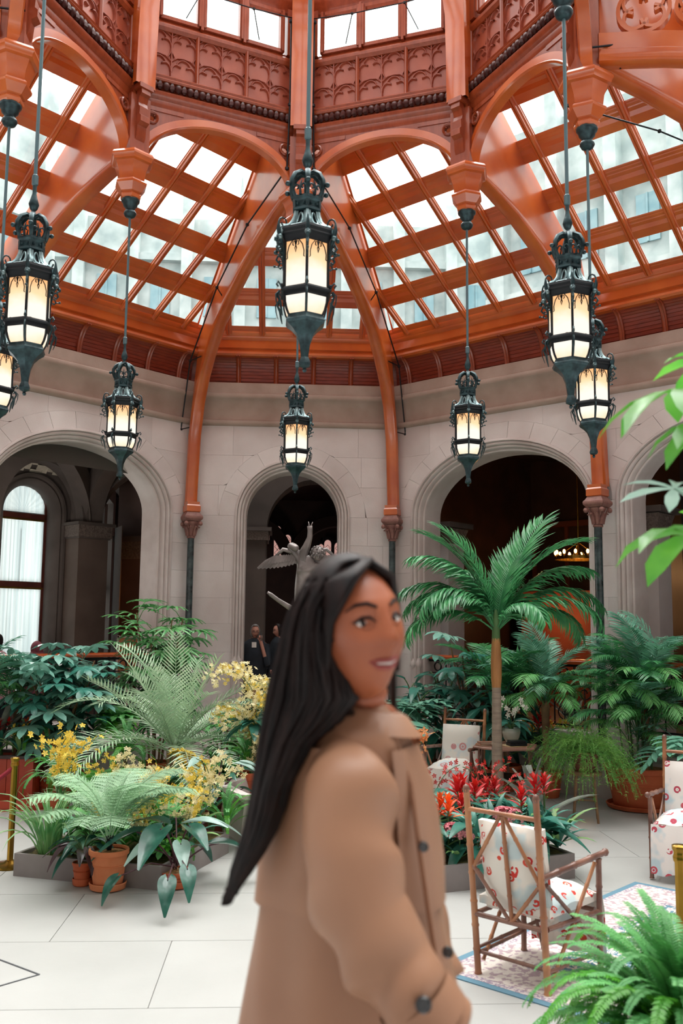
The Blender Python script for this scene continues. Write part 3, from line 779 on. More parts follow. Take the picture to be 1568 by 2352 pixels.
    br.tube([bp(.155+.030*cos(q*.62)*(1-q/16), .842+.034*sin(q*.62)*(1-q/16)) for q in range(10, -1, -1)]+[bp(.186, .80), bp(.176, .755), bp(.160, .72), bp(.158, .69)], [.005]*9+[.006]*2+[.013, .014, .011, .008], 6)
    br.tube([bp(.158, .70), bp(.185, .712), bp(.196, .69), bp(.182, .672), bp(.168, .682)], .007, 5); br.tube([bp(.184, .77), bp(.20, .735)], .008, 5); br.ball(bp(.20, .735), .015, 6)
    br.tube([bp(.150, .66), bp(.172, .665), bp(.182, .645), bp(.168, .632), bp(.158, .64)], .0055, 5); br.tube([bp(.158, .70), bp(.150, .66), bp(.150, .62)], [.009, .007, .003], 5)
    br.ball(bp(.207, .652), .009, 6); br.tube([bp(.182, .645), bp(.207, .652)], .004, 4)
    br.tube([bp(.150, .445), bp(.165, .475), bp(.182, .492), bp(.192, .475), bp(.180, .462)], .0055, 5)
    br.tube([bp(.172, .44), bp(.182, .41), bp(.165, .375), bp(.158, .335), bp(.150, .300)], [.009, .007, .008, .006, .003], 5)
    br.tube([bp(.172, .44), bp(.196, .415), bp(.192, .375), bp(.176, .33)], [.004, .005, .004, .002], 4)
    bme = br.mesh('scroll_bracket', IRON, 60)
    for i in range(6): link('scroll_bracket', bme, t, rot=(0, 0, i*pi/3))
    MB().lathe([(.140, .472), (.160, .465), (.164, .455), (.160, .445), (.148, .44), (.146, .425), (.138, .418)], 6).build('middle_band', BLACK, t, 20)
    MB().lathe([(.105, .325), (.115, .318), (.118, .300), (.126, .288), (.118, .272), (.085, .248), (.055, .215), (.035, .165), (.026, .105), (.024, .085), (.034, .062), (.037, .05), (.034, .035), (.018, .028), (.008, .022), (.014, .012), (.008, .0)], 6).build('funnel', IRON, t, 22)
    return t
_mc = {}
def mat_cache(n, f):
    if n not in _mc: _mc[n] = f()
    return _mc[n]
LAMP = make_lamp(P_(0), rad(-90+2), 'small iron lantern with amber glass hanging in front of the central arch', 6.09)
def azc(p): d = CAM-p; return atan2(d.y, d.x)
LAMP.rotation_euler.z = azc(P_(0))+rad(3)
for i, da, lab in ((1, 3, 'iron lantern hanging right of centre, in front of the arch'),
                   (-1, 30, 'iron lantern hanging left of centre, in front of the left arch'),
                   (2, 8, 'iron lantern at the right, the farther of two overlapping ones'),
                   (-2, 6, 'iron lantern cut by the left edge, the lower and farther of two overlapping ones'),
                   (3, 8, 'large iron lantern at the right, the nearer of two overlapping lanterns'),
                   (-3, -6, 'large iron lantern at the upper left, the nearer of two overlapping ones'),
                   (4, 2, 'largest and nearest iron lantern, with amber glass, hanging high in the centre')):
    l = dup(LAMP, lab, loc=(P_(i).x, P_(i).y, ZB)); l.rotation_euler.z = azc(P_(i))+rad(da)
# ---------------------------------------------------------------- iron tie rods beside the posts and along the ribs
def rod(name, label, pts, r=.009, brk=(), cat='tie rod', grp=None):
    t = thing(name, label, cat, (0, 0, 0), 0, grp)
    MB().tube(pts, r, 6).build('rod', BLACK, t)
    m = MB()
    for p in pts[1:-1]: m.ball(p, r*2.6, 6)
    m.ball(pts[0], r*3, 6); m.build('joint', BLACK, t)
    if brk:
        m = MB()
        for a, b in brk: m.tube([a, b], r*.8, 5)
        m.build('stay', BLACK, t)
def ribpt(A, P, u, z, s=0):
    d = (P-A); d.z = 0; d.normalize(); sd = V((d.y, -d.x, 0)); return A+d*u+sd*s+V((0, 0, z-A.z))
for sx, key, word in ((-1, 'VL', 'left'), (1, 'VR', 'right')):
    A = COLS[key]; P = P_(0); so_ = .16*sx*(1)
    p = [V((sx*.13, RR-.16, 8.72)), V((sx*.13, RR-.16, 7.72)), V((sx*.15, RR-.10, 7.0)), ribpt(A, P, 2.55, 6.92, -.13*sx*-1*-1), ribpt(A, P, 1.35, 6.5, -.13*sx*-1*-1), ribpt(A, P, .25, 5.75, -.16*sx*-1*-1),
         V((sx*1.66, AP0-.12, 4.8)), V((sx*1.68, AP0-.10, 4.4)), V((sx*1.68, AP0-.10, .5))]
    rod('tie_rod', 'thin black iron tie rod along the %s of the two central ribs' % word, p, .010, [(p[4], ribpt(A, P, 1.35, 6.32, 0)), (p[5], ribpt(A, P, .55, 5.8, 0)), (p[6], V((sx*1.5, AP0-.2, 4.82)))], grp='tie rods of the roof')
def lan(i, s, t, z):
    a = -(i+.5)*pi/4; x, y = s, RF-t; return V((x*cos(a)-y*sin(a), x*sin(a)+y*cos(a), z))
for i, w_ in ((7, 'left'), (0, 'right'), (1, 'far right'), (6, 'far left')):
    pts = [lan(i, -.86, .14, 8.74), lan(i, -.3, .14, 8.70), lan(i, .3, .14, 8.70), lan(i, .86, .14, 8.74)]
    rod('window_rod', 'thin iron opening rod across the %s windows high in the roof lantern' % w_, pts, .007, [(lan(i, -.3, .14, 8.70), lan(i, -.42, .0, 8.45)), (lan(i, .3, .14, 8.70), lan(i, .42, .0, 8.45))], 'window rod', 'window opening rods')
rod('tie_rod', 'black iron rod running out to the right along the truss at the top right', [V((2.4, -.12, 6.95)), V((2.9, -.14, 7.02)), V((6.0, -.14, 7.12))], .010, [(V((2.75, -.13, 7.0)), V((2.75, -.08, 6.8)))], grp='tie rods of the roof')
rod('tie_rod', 'black iron rod sloping down under the arch at the top right', [V((2.35, .1, 6.55)), V((3.2, .2, 6.4)), V((6.0, .6, 5.6))], .008, grp='tie rods of the roof')
rod('tie_rod', 'short black iron rod at the top left beside the pendant', [V((-3.9, 0.1, 7.22)), V((-2.6, -.12, 7.08)), V((-2.35, -.12, 7.06))], .010, grp='tie rods of the roof')
# ---------------------------------------------------------------- galleries behind the arches
_mc = {}
def mat_cache(n, f):
    if n not in _mc: _mc[n] = f()
    return _mc[n]
def Lk(k, s, Y, z=0.0):
    a = -k*pi/4; return V((s*cos(a)-Y*sin(a), s*sin(a)+Y*cos(a), z))
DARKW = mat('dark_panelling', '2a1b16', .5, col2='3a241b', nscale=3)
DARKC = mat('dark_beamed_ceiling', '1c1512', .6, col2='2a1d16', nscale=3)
REDW = mat('russet_wall', '7c3a28', .8, col2='8c4630', nscale=2)
FRIEZE = mat('carved_frieze', '5a4d46', .7, col2='7a6b62', nscale=40, bump=1.0, bscale=40)
LIGHTP = mat('pink_stone', 'a8807a', .8, col2='b38c86', nscale=3)
LEADG = emis('daylit_leaded_glass', 'd9a79c', .75)
def arched_opening(mb, cx, hw, sp, rise, x0, x1, z0, z1, pts, n=16):
    pass
# left gallery: outer wall with a tall arched window
wl = MB()
def wallk(mb, k, s0, s1, z0, z1, arcs, Y0, Y1, n=14):
    t = MB(); xs = {s0, s1}
    for c, hw, rs, zb, sp in arcs:
        for i in range(n+1): xs.add(round(c-hw*cos(pi*i/n), 4))
    xs = sorted(xs)
    for a, b in zip(xs, xs[1:]):
        m_ = (a+b)/2; hit = None
        for q in arcs:
            if abs(m_-q[0]) < q[1]: hit = q
        if hit:
            c, hw, rs, zb, sp = hit
            za = sp+rs*sqrt(max(0, 1-((a-c)/hw)**2)); zc = sp+rs*sqrt(max(0, 1-((b-c)/hw)**2))
            if zb > z0: mb.add([(a, Y0, z0), (b, Y0, z0), (b, Y0, zb), (a, Y0, zb), (a, Y1, z0), (b, Y1, z0), (b, Y1, zb), (a, Y1, zb)], [(0, 1, 2, 3), (7, 6, 5, 4), (3, 2, 6, 7)])
        else: za = zc = z0
        mb.add([(a, Y0, za), (b, Y0, zc), (b, Y0, z1), (a, Y0, z1), (a, Y1, za), (b, Y1, zc), (b, Y1, z1), (a, Y1, z1)], [(0, 1, 2, 3), (7, 6, 5, 4), (0, 4, 5, 1), (0, 3, 7, 4), (1, 5, 6, 2)])
wallk(wl, -1, -4.2, 4.05, .4, 5.4, [(2.72, .50, .50, .75, 3.78), (.9, .50, .50, .75, 3.78), (-.9, .5, .5, .75, 3.78)], 8.8, 9.25)
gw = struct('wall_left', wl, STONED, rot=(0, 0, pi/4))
for cx in (2.72, .9):
    m = MB(); path = [(cx-.5, 8.79, z) for z in (.75, 2, 3.2)]+[(cx-.5*cos(pi*i/20), 8.79, 3.78+.5*sin(pi*i/20)) for i in range(21)]+[(cx+.5, 8.79, z) for z in (3.2, 2, .75)]
    m.sweep(path, [(.14, .02), (.13, -.05), (.09, -.05), (.07, -.01), (.04, -.03), (.01, -.01), (-.03, .06), (-.06, .10), (-.06, .3), (.14, .3)], up=(0, 1, 0)); m.build('window_surround', STONED, gw, 40)
    w = struct('window_1' if cx > 2 else 'window_2', MB().box((cx, 9.08, 3.72), (.98, .1, .09)).box((cx, 9.08, 2.58), (.98, .1, .09)).box((cx, 9.08, .8), (.98, .12, .1)).box((cx-.44, 9.08, 2.4), (.09, .1, 3.2)).box((cx+.44, 9.08, 2.4), (.09, .1, 3.2)).box((cx+.0, 9.08, 3.0), (.0001, .05, 1)), mat('mahogany', '4a1f18', .4, col2='5c2a20', nscale=5), rot=(0, 0, pi/4))
    MB().box((cx, 9.13, 2.6), (.9, .01, 3.6)).build('pane', GLASS, w, 0)
    for z0, z1 in ((.85, 2.53), (2.63, 3.67)):
        m = MB(); rows = [[V((cx-.40+.8*i/40, 9.04+.012*sin(i*1.9+.5*sin(i)), z)) for i in range(41)] for z in (z0, z1)]; m.grid(rows); m.build('curtain', CURTAIN, w, 180)
        MB().box((cx, 9.03, z1-.01), (.82, .03, .03)).build('curtain_rod', BRASS, w)
    m = MB(); c0 = V((cx-.0, 9.04, 3.78)); m.add([c0]+[c0+V((.42*cos(pi*i/24), .012*(i % 2), .46*sin(pi*i/24))) for i in range(25)], [(0, i, i+1) for i in range(1, 25)]); m.build('fan_curtain', CURTAIN, w, 0)
# pier between the windows, with a carved capital
m = MB(); m.box((3.66, 8.62, 1.9), (.58, .5, 3.0)).box((3.66, 8.62, .75), (.66, .58, .3))
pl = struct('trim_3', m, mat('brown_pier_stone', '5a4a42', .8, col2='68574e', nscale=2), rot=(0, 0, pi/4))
MB().box((3.66, 8.60, 3.49), (.66, .58, .2)).build('frieze', FRIEZE, pl, 0); MB().box((3.66, 8.6, 3.61), (.74, .66, .05)).box((3.66, 8.6, 3.38), (.62, .54, .03)).build('capital_slab', STONED, pl, 0)
m = MB(); m.box((1.8, 8.66, 1.9), (.36, .3, 3.0)).box((1.8, 8.64, 3.5), (.44, .38, .2)); struct('trim_3', m, mat_cache('bps', lambda: mat('brown_pier_stone', '5a4a42', .8)), rot=(0, 0, pi/4))
# continuing corridor: oblique second window, further pier and end wall
def wq(nm, p, q, z0, z1, th, mt, par=None):
    d = (q-p).normalized(); sd = V((-d.y, d.x, 0)); a, b = V((p.x, p.y, z0)), V((q.x, q.y, z0))
    mb = MB().prism([a, b, b+sd*th, a+sd*th], (0, 0, z1-z0))
    return mb
def pxat(px, Dist): d = ray(px, 1430); d.z = 0; d.normalize(); return V((CAM.x, CAM.y, 0))+d*Dist
A1, B1 = pxat(207, 16.6), pxat(255, 20.0)
m = MB(); dd = (B1-A1)
for f0, f1, z0, z1 in ((0, .12, .4, 5.4), (.44, .58, .4, 4.2), (.88, 1, .4, 5.4), (.1, .9, 4.35, 5.4), (.1, .9, .4, .7)): m.prism([A1+dd*f0+V((0, 0, z0)), A1+dd*f1+V((0, 0, z0)), A1+dd*f1+V((-.4, 0, z0)), A1+dd*f0+V((-.4, 0, z0))], (0, 0, z1-z0))
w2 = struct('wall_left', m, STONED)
m = MB()
for z in (2.6, 3.72): m.prism([A1+dd*.1+V((-.1, 0, z)), A1+dd*.9+V((-.1, 0, z)), A1+dd*.9+V((-.2, 0, z)), A1+dd*.1+V((-.2, 0, z))], (0, 0, .1))
w3 = struct('window_3', m, mat('mahogany_frame', '6a2c1e', .4))
MB().grid([[A1+dd*(.1+.8*i/24)+V((-.22-.02*(i % 2), 0, z)) for i in range(25)] for z in (.7, 4.3)]).build('curtain', CURTAIN, w3, 0)
A2, B2 = pxat(250, 17.5), pxat(300, 16.6)
m = MB(); m.prism([pxat(256, 16.9)+V((0, 0, .4)), pxat(272, 16.4)+V((0, 0, .4)), pxat(274, 17.0)+V((0, 0, .4)), pxat(258, 17.6)+V((0, 0, .4))], (0, 0, 3.2))
struct('trim_4', m, STONED)
m = wq('x', pxat(262, 17.6), pxat(470, 17.0), .4, 5.4, .3, None); ew = struct('wall_left', m, REDW if False else mat('brown_end_wall', '5c463e', .8, col2='66504a', nscale=2))
p, q = pxat(262, 17.5), pxat(420, 16.9)
wq('x', p, q, 3.1, 3.4, -.08, None).build('frieze', FRIEZE, ew, 0); wq('x', p, q, 3.4, 3.5, -.16, None).build('capital_slab', STONED, ew, 0)
# herringbone tiled vault over the left gallery, with dark ribs
VC, VH, VZ, VR_ = 7.42, 1.5, 4.05, 1.02
def vz(Y): return VZ+VR_*sqrt(max(0, 1-((Y-VC)/VH)**2))
m = MB(); m.grid([[V((s, VC+VH*cos(pi*i/20), VZ+.05+VR_*sin(pi*i/20))) for i in range(3, 21)] for s in (-3.6, 4.6)])
vt = struct('ceiling', m, mat('vault_mortar', '4a443e', .9), rot=(0, 0, pi/4))
tw, tl = .105, .225
arc = []; acc = 0; prev = None
for i in range(401):
    th = pi*i/400; p = (VC+VH*cos(th), VZ+VR_*sin(th))
    if prev: acc += hypot(p[0]-prev[0], p[1]-prev[1])
    arc.append((acc, th)); prev = p
def on_arc(u):
    f = u/acc*400; th = pi*min(max(f, 0), 400)/400; p = V((0, VC+VH*cos(th), VZ+VR_*sin(th)))
    tg = V((0, -VH*sin(th), VR_*cos(th))).normalized(); return p, tg
tm = MB().box((0, 0, 0), (tl-.014, tw-.014, .02)).mesh('vault_tile', TILE, 0)
cnt = 0
for i in range(-30, 40):
    for j in range(-30, 40):
        for o in (0, 1):
            # herringbone lattice turned to 0/90 degrees
            x = i*tw*1.0 + j*tl*1.0; y = i*tw*1.0 - j*tl*0.0
            cx, cy = (i*tw + j*2*tl*.0 + 0), 0
            ox, oy = (i+2*j*1.0)*tw*1.0, (i-2*j*1.0)*tw*1.0
            if o == 0: cx, cy, rot = ox*1.0, oy*1.0, 0
            else: cx, cy, rot = ox+tw*1.5-tw*.0, oy+tw*.5-tw*.0, 90
            s, u = 1.4+cx, acc*.52+cy
            if not (.9 < s < 3.75 and .50 < u < 2.35) or cnt > 295: continue
            p, tg = on_arc(u); e1 = V((1, 0, 0)); n_ = e1.cross(tg)
            R3 = M((e1, tg, n_)).transposed() @ M.Rotation(rad(rot), 3, 'Z')
            mt = M.Translation(V((s, p.y, p.z))-n_*0) @ R3.to_4x4(); link('vault_tile', tm, vt, mtx=mt); cnt += 1
def ribarc(k, p, q, z0, rise, w, nm='vault_rib', par=None, mt=None):
    m = MB(); P = []
    for i in range(25):
        f = (1-cos(pi*i/24))/2; pt = p.lerp(q, f); P.append(V((pt.x, pt.y, z0+rise*sin(pi*i/24))))
    d = (q-p).normalized(); sd = V((d.y, -d.x, 0))
    m.sweep(P, [(-.10, w/2), (-.13, w*.25), (-.10, w*.12), (-.14, 0), (-.10, -w*.12), (-.13, -w*.25), (-.10, -w/2), (.2, -w/2), (.2, w/2)], up=tuple(sd)); m.build(nm, mt or STONED, par, 40)
vr = vt
ribarc(-1, V((3.66, 8.55, 0)), V((.05, 6.2, 0)), 3.62, 1.3, .26, par=vr); ribarc(-1, V((3.66, 8.6, 0)), V((5.4, 6.6, 0)), 3.62, 1.2, .28, par=vr)
ribarc(-1, V((3.66, 8.55, 0)), V((1.78, 8.55, 0)), 3.62, 1.15, .3, par=vr); ribarc(-1, V((3.66, 8.55, 0)), V((3.55, 6.15, 0)), 3.62, 1.2, .3, par=vr)
ribarc(-1, V((3.8, 8.8, 0)), V((5.5, 9.6, 0)), 3.62, 1.0, .25, par=vr)
# closing shells of the galleries and of the hall behind the central arch
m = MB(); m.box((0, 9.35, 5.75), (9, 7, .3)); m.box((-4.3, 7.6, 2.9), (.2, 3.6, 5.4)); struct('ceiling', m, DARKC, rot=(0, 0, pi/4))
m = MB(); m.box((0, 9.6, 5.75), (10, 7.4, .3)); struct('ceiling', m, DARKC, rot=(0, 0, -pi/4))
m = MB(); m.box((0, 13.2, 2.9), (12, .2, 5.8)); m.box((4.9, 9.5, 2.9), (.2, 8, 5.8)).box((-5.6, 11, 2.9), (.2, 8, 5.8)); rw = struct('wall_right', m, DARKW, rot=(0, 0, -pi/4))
m = MB()
for i in range(9): m.box((-4+i, 9.6, 5.50), (.16, 7.0, .22))
m.box((0, 9.2, 5.42), (9, .22, .3)); struct('ceiling', m, mat('beam_wood', '4a2414', .35, coat=.4), rot=(0, 0, -pi/4))
wp = MB()
for i in range(14): wp.box((-5.4+.8*i, 13.05, 2.4), (.08, .06, 3.6))
wp.box((0, 13.05, 4.2), (12, .1, .12)); wp.build('wainscot_rail', mat('wainscot', '5a2c1c', .45), rw, 0)
m = MB(); m.box((-3.7, 11.9, 1.55), (2.6, .2, 2.3)); struct('wall_right', m, REDW, rot=(0, 0, -pi/4))
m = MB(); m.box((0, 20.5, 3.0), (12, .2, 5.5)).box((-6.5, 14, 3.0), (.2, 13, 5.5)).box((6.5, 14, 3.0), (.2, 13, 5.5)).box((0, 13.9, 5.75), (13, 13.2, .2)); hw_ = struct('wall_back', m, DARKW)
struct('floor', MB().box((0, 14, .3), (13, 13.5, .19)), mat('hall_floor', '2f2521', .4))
# inner order of piers behind the arcade
def pier(nm, k, s0, s1, Y0, Y1, cap=3.72, body=None):
    t = struct(nm, MB().box(((s0+s1)/2, (Y0+Y1)/2, cap/2+.0), (s1-s0, Y1-Y0, cap-.5)).box(((s0+s1)/2, (Y0+Y1)/2, 1.4), (s1-s0+.08, Y1-Y0+.08, .12)), body or STONE, rot=(0, 0, -k*pi/4))
    m = MB(); m.lathe([((s1-s0)*.70, cap-.27), ((s1-s0)*.74, cap-.25), ((s1-s0)*.72, cap-.2), ((s1-s0)*.88, cap-.03)], 4, ((s0+s1)/2, (Y0+Y1)/2, 0), a0=pi/4)
    for i in range(8): m.ball(((s0+s1)/2+(s1-s0)*.58*cos(i*pi/4), Y0-.0+(Y1-Y0)*.5+(Y1-Y0)*.6*sin(i*pi/4), cap-.09), .045, 6)
    m.build('capital', FRIEZE, t); MB().box(((s0+s1)/2, (Y0+Y1)/2, cap+.02), (s1-s0+.22, Y1-Y0+.22, .08)).build('capital_slab', STONED, t, 0); return t
pier('trim_5', 1, -3.50, -3.08, 6.48, 6.9, 3.50); pier('trim_6', 1, -.18, .24, 6.48, 6.9, 3.50)
pier('trim_7', -1, -.2, .2, 6.5, 6.9, 3.5, STONED)
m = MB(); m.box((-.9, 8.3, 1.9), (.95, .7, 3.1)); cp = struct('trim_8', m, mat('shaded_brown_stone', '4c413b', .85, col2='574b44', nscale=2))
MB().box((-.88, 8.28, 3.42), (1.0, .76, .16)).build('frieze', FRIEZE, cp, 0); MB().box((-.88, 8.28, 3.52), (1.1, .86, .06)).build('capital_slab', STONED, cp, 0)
m = MB(); arch_wall(m, -1.9, 2.3, .4, 5.5, [(.42, .83, .83)], 8.0, 8.6); struct('wall_back', m, STONED)
# far hall seen through the central arch: leaded windows, a pink pier
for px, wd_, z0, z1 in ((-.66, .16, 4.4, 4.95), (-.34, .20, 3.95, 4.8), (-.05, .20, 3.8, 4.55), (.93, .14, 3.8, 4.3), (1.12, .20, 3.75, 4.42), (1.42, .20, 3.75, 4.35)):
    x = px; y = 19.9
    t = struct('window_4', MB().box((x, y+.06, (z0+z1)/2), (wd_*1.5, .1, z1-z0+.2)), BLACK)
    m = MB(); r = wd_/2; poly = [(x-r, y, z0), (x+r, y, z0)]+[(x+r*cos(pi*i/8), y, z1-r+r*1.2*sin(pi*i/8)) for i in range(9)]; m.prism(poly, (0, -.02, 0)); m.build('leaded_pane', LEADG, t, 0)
    m = MB(); n = int((z1-z0)/.18)
    for i in range(n):
        z = z0+.09+i*.18
        m.tube([(x, y-.03, z-.09), (x-r*.8, y-.03, z), (x, y-.03, z+.09), (x+r*.8, y-.03, z), (x, y-.03, z-.09)], .008, 4)
    m.build('lead_came', BLACK, t, 0)
pp = struct('trim_9', MB().box((-.95, 15.8, 2.2), (.5, .5, 2.6)), LIGHTP)
MB().box((-.95, 15.75, 3.5), (.56, .56, .22)).build('frieze', LIGHTP, pp, 0); MB().box((-.95, 15.7, 3.64), (.62, .6, .06)).build('capital_slab', LIGHTP, pp, 0)
for a, b in ((-2.4, 0.0), (.1, 2.6), (2.7, 5.0), (-5, -2.6)): ribarc(0, V((a, 19.2, 0)), V((b, 19.2, 0)), 3.7, 1.25, .5, 'hall_arch', hw_, mat_cache('hall_arch_stone', lambda: mat('hall_arch_stone', '2c2320', .8)))
# the rest of the enclosing gallery, around and behind the viewer
m = MB(); m.box((0, -11.2, 2.9), (20, .3, 6)); m.box((-9.5, -5, 2.9), (.3, 12.5, 6)); m.box((9.5, -5, 2.9), (.3, 12.5, 6)); struct('wall_front', m, STONE)
m = MB(); m.box((0, -9.3, 5.85), (19, 3.8, .3)); m.box((-8.0, -2.4, 5.85), (3.0, 8.4, .3)); m.box((8.0, -2.4, 5.85), (3.0, 8.4, .3))
for sx in (-1, 1): m.prism([(sx*1.8, -6.6, 5.7), (sx*6.6, -6.6, 5.7), (sx*6.6, -1.8, 5.7)], (0, 0, .3))
struct('ceiling', m, DARKC)
# ---------------------------------------------------------------- balustrades
def railing(k, c, hw, lab):
    t = thing('balustrade', lab, 'railing', Lk(k, c, apo(k)+.22), -k*pi/4, 'balustrades in the arches')
    w = hw-.17
    MB().sweep([(-w, 0, 1.53), (w, 0, 1.53)], [(-.03, -.055), (.0, -.062), (.02, -.045), (.028, 0), (.02, .045), (0, .062), (-.03, .055)], up=(0, 1, 0)).build('handrail', RAILW, t, 40)
    m = MB(); m.box((0, 0, 1.475), (2*w, .035, .03)).box((0, 0, 1.30), (2*w, .02, .015)).box((0, 0, .72), (2*w, .03, .02)); m.build('rail_bar', BLACK, t, 0)
    n = int(2*w/.27)
    rg = MB().sweep([(.058*cos(a*pi/8), 0, .058*sin(a*pi/8)) for a in range(16)], [(-.008, -.008), (.008, -.008), (.008, .008), (-.008, .008)], up=(0, 1, 0), closed=True).mesh('iron_ring', BLACK, 60)
    pts = []
    for q in range(25):
        th = q/24*2*pi*1.25; r = .03+.075*q/24; pts.append((r*cos(th), 0, .12+r*sin(th)))
    pts2 = [(-p[0], 0, -p[2]) for p in pts]
    sc = MB().tube(pts+pts2[::-1], .008, 5).mesh('iron_scroll', BLACK, 60)
    bal = MB().tube([(0, 0, .72), (0, 0, 1.47)], .010, 5).mesh('baluster', BLACK, 0)
    for i in range(n):
        x = -w+(i+.5)*2*w/n
        link('iron_ring', rg, t, loc=(x, 0, 1.39)); link('iron_scroll', sc, t, loc=(x, 0, 1.01))
        if i: link('baluster', bal, t, loc=(x-w/n, 0, 0))
railing(-1, 1.6, 1.46, 'wooden handrail on black scrolled ironwork under the left arch')
railing(1, -1.6, 1.46, 'wooden handrail on black scrolled ironwork behind the tall palm')
railing(1, 1.6, 1.46, 'wooden handrail on black ironwork at the right edge'); railing(-1, -1.6, 1.46, 'wooden handrail on black ironwork beyond the left edge')
# ---------------------------------------------------------------- lamps and added fill lights in the rooms behind
def lampL(nm, loc, e, col=(1, .5, .2), size=.1):
    l = bpy.data.lights.new(nm, 'POINT'); l.energy = e; l.color = col; l.shadow_soft_size = size; o = bpy.data.objects.new(nm, l); COL.objects.link(o); o.location = loc
t = thing('chandelier', 'round brass chandelier with glowing candle bulbs, behind the palm in the right arch', 'chandelier', Lk(1, -3.05, 10.6, 3.25))
m = MB(); m.tube([(0, 0, 2.3), (0, 0, 0)], .015, 6).lathe([(.02, 0), (.06, .05), (.03, .12), (.02, .3)], 10)
m.sweep([(.42*cos(a*pi/12), .42*sin(a*pi/12), 0) for a in range(24)], [(-.015, -.03), (.015, -.03), (.015, .03), (-.015, .03)], up=(0, 0, 1), closed=True)
for i in range(4): m.tube([(.42*cos(i*pi/2), .42*sin(i*pi/2), 0), (0, 0, .3)], .008, 5)
m.build('ring', BRASS, t)
bm_ = MB().ball((0, 0, .10), .028, 8, (1, 1, 1.6)).mesh('candle_bulb', emis('candle_bulb', 'ffc070', 9), 180); cs = MB().tube([(0, 0, 0), (0, 0, .06)], .014, 6).mesh('candle', mat('candle_wax', 'd9a860', .6), 60)
for i in range(12):
    a = i*pi/6+.1; link('candle_bulb', bm_, t, loc=(.42*cos(a), .42*sin(a), .0)); link('candle', cs, t, loc=(.42*cos(a), .42*sin(a), .0))
lampL('chandelier_glow', Lk(1, -3.05, 10.6, 3.0), 30); lampL('right_room_glow', Lk(1, -4.1, 11.2, 2.2), 16)
lampL('ceiling_glow', Lk(1, -3.3, 8.6, 5.1), 14, (1, .45, .15))
lampL('corridor_sconce', pxat(338, 16.5)+V((0, 0, 2.45)), 5, (1, .42, .12))
lampL('gallery_fill_light', Lk(-1, 1.6, 7.2, 2.9), 45, (1, .95, .88), .3); lampL('gallery_fill_light', Lk(-1, -1.6, 7.2, 2.9), 30, (1, .95, .88), .3)  # unseen added lights to brighten the vault tiles, no fixture here
lampL('hall_glow', V((-.6, 14.6, 2.6)), 40, (1, .6, .5)); lampL('hall_glow', V((-1.8, 9.8, 4.2)), 8, (1, .75, .6))
m = MB(); m.lathe([(.03, 0), (.08, .04), (.09, .1), (.07, .2), (.05, .24)], 10, pxat(334, 16.8)+V((0, 0, 2.36)))
tag(m.build('wall_sconce', emis('sconce_shade', 'ff8a3a', 2.0)), 'small glowing wall sconce at the right end of the left corridor', 'wall lamp')
al = bpy.data.lights.new('window_fill_light', 'AREA'); al.shape = 'RECTANGLE'; al.size = 5; al.size_y = 4.5; al.energy = 500  # area light added outside the window to brighten the curtains
ao = bpy.data.objects.new('window_fill_light', al); COL.objects.link(ao); ao.location = Lk(-1, 2.2, 11.6, 2.8); ao.rotation_euler = (-pi/2, 0, pi/4)
# small framed board standing in the left corridor
t = thing('notice_board', 'small wooden framed board standing behind the left handrail', 'board', pxat(297, 15.2)+V((0, 0, 1.05)), 0)
MB().box((0, 0, .38), (.30, .03, .62)).build('panel', mat('board_panel', 'a8643a', .6), t, 0); m = MB(); m.box((-.16, 0, .38), (.03, .05, .68)).box((.16, 0, .38), (.03, .05, .68)).box((0, 0, .70), (.34, .05, .03)).box((0, 0, .06), (.34, .05, .03)).box((0, 0, -.3), (.04, .04, .7)); m.build('frame', mat('pale_frame', 'b9a79c', .5), t, 0)
# ---------------------------------------------------------------- house walls outside, seen through the glass
FAC = mat('sunlit_pale_stone', '96a3a3', .9, col2='c0c7c5', nscale=1.5); WIN = mat('outside_window', '6f939d', .3, col2='8faab0', nscale=2)
for k, Y, h in ((-1, 19, 17), (1, 17, 16), (0, 22, 15)):
    m = MB(); m.box((0, Y+.5, h/2), (18, 1, h))
    for i in range(-5, 6): m.box((i*1.7, Y-.15, h/2+.3), (.35, .5, h+.6)); m.box((i*1.7, Y-.2, h+.9), (.2, .3, 1.2), tap=.1)
    for z in (8.6, 11.1, 13.6): m.box((0, Y-.1, z), (18, .35, .22))
    b = tag(m.build('house_wall', FAC, None, 0), {-1: 'pale stone house wall outside, seen through the left skylights', 1: 'pale stone house wall outside, seen through the right skylights', 0: 'pale stone tower wall outside, seen through the central skylights'}[k], 'building')
    b.rotation_euler.z = -k*pi/4
    for i in range(-5, 5):
        for z in (7.4, 9.9, 12.4): MB().box((i*1.7+.85, Y-.02, z), (.62, .08, 1.3)).box((i*1.7+.85, Y-.06, z), (.05, .08, 1.3)).build('window', WIN, b, 0)
# ---------------------------------------------------------------- foliage materials
def leafmat(n, c, c2=None, rough=.33, vary=.18, tr=.18): return mat(n, c, rough, col2=c2, nscale=7, vary=vary, trans=tr, spec=.55)
LF_PALM = leafmat('palm_leaf', '34784c', '4f9c60'); LF_DARK = leafmat('dark_glossy_leaf', '276251', '45897a', rough=.28)
LF_TEAL = leafmat('umbrella_leaf', '5a9888', '8abcac', rough=.3); LF_PALE = leafmat('silvery_frond', '94b592', 'bcd2b2', rough=.5)
LF_FERN = leafmat('fern_green', '489650', '70b868', rough=.5); LF_TFERN = leafmat('pale_fern_green', '86ac84', '9fc49b', rough=.5)
LF_ASP = leafmat('feathery_green', '4f8a3c', '77a84e', rough=.7, tr=.3); LF_LADY = leafmat('lady_palm_leaf', '3c8048', '6cab68')
LF_MON = leafmat('split_leaf_green', '5a9a80', '86c0a6', rough=.3); LF_GRASS = leafmat('strap_leaf_green', '4d8a4c', '86ad6c', rough=.35)
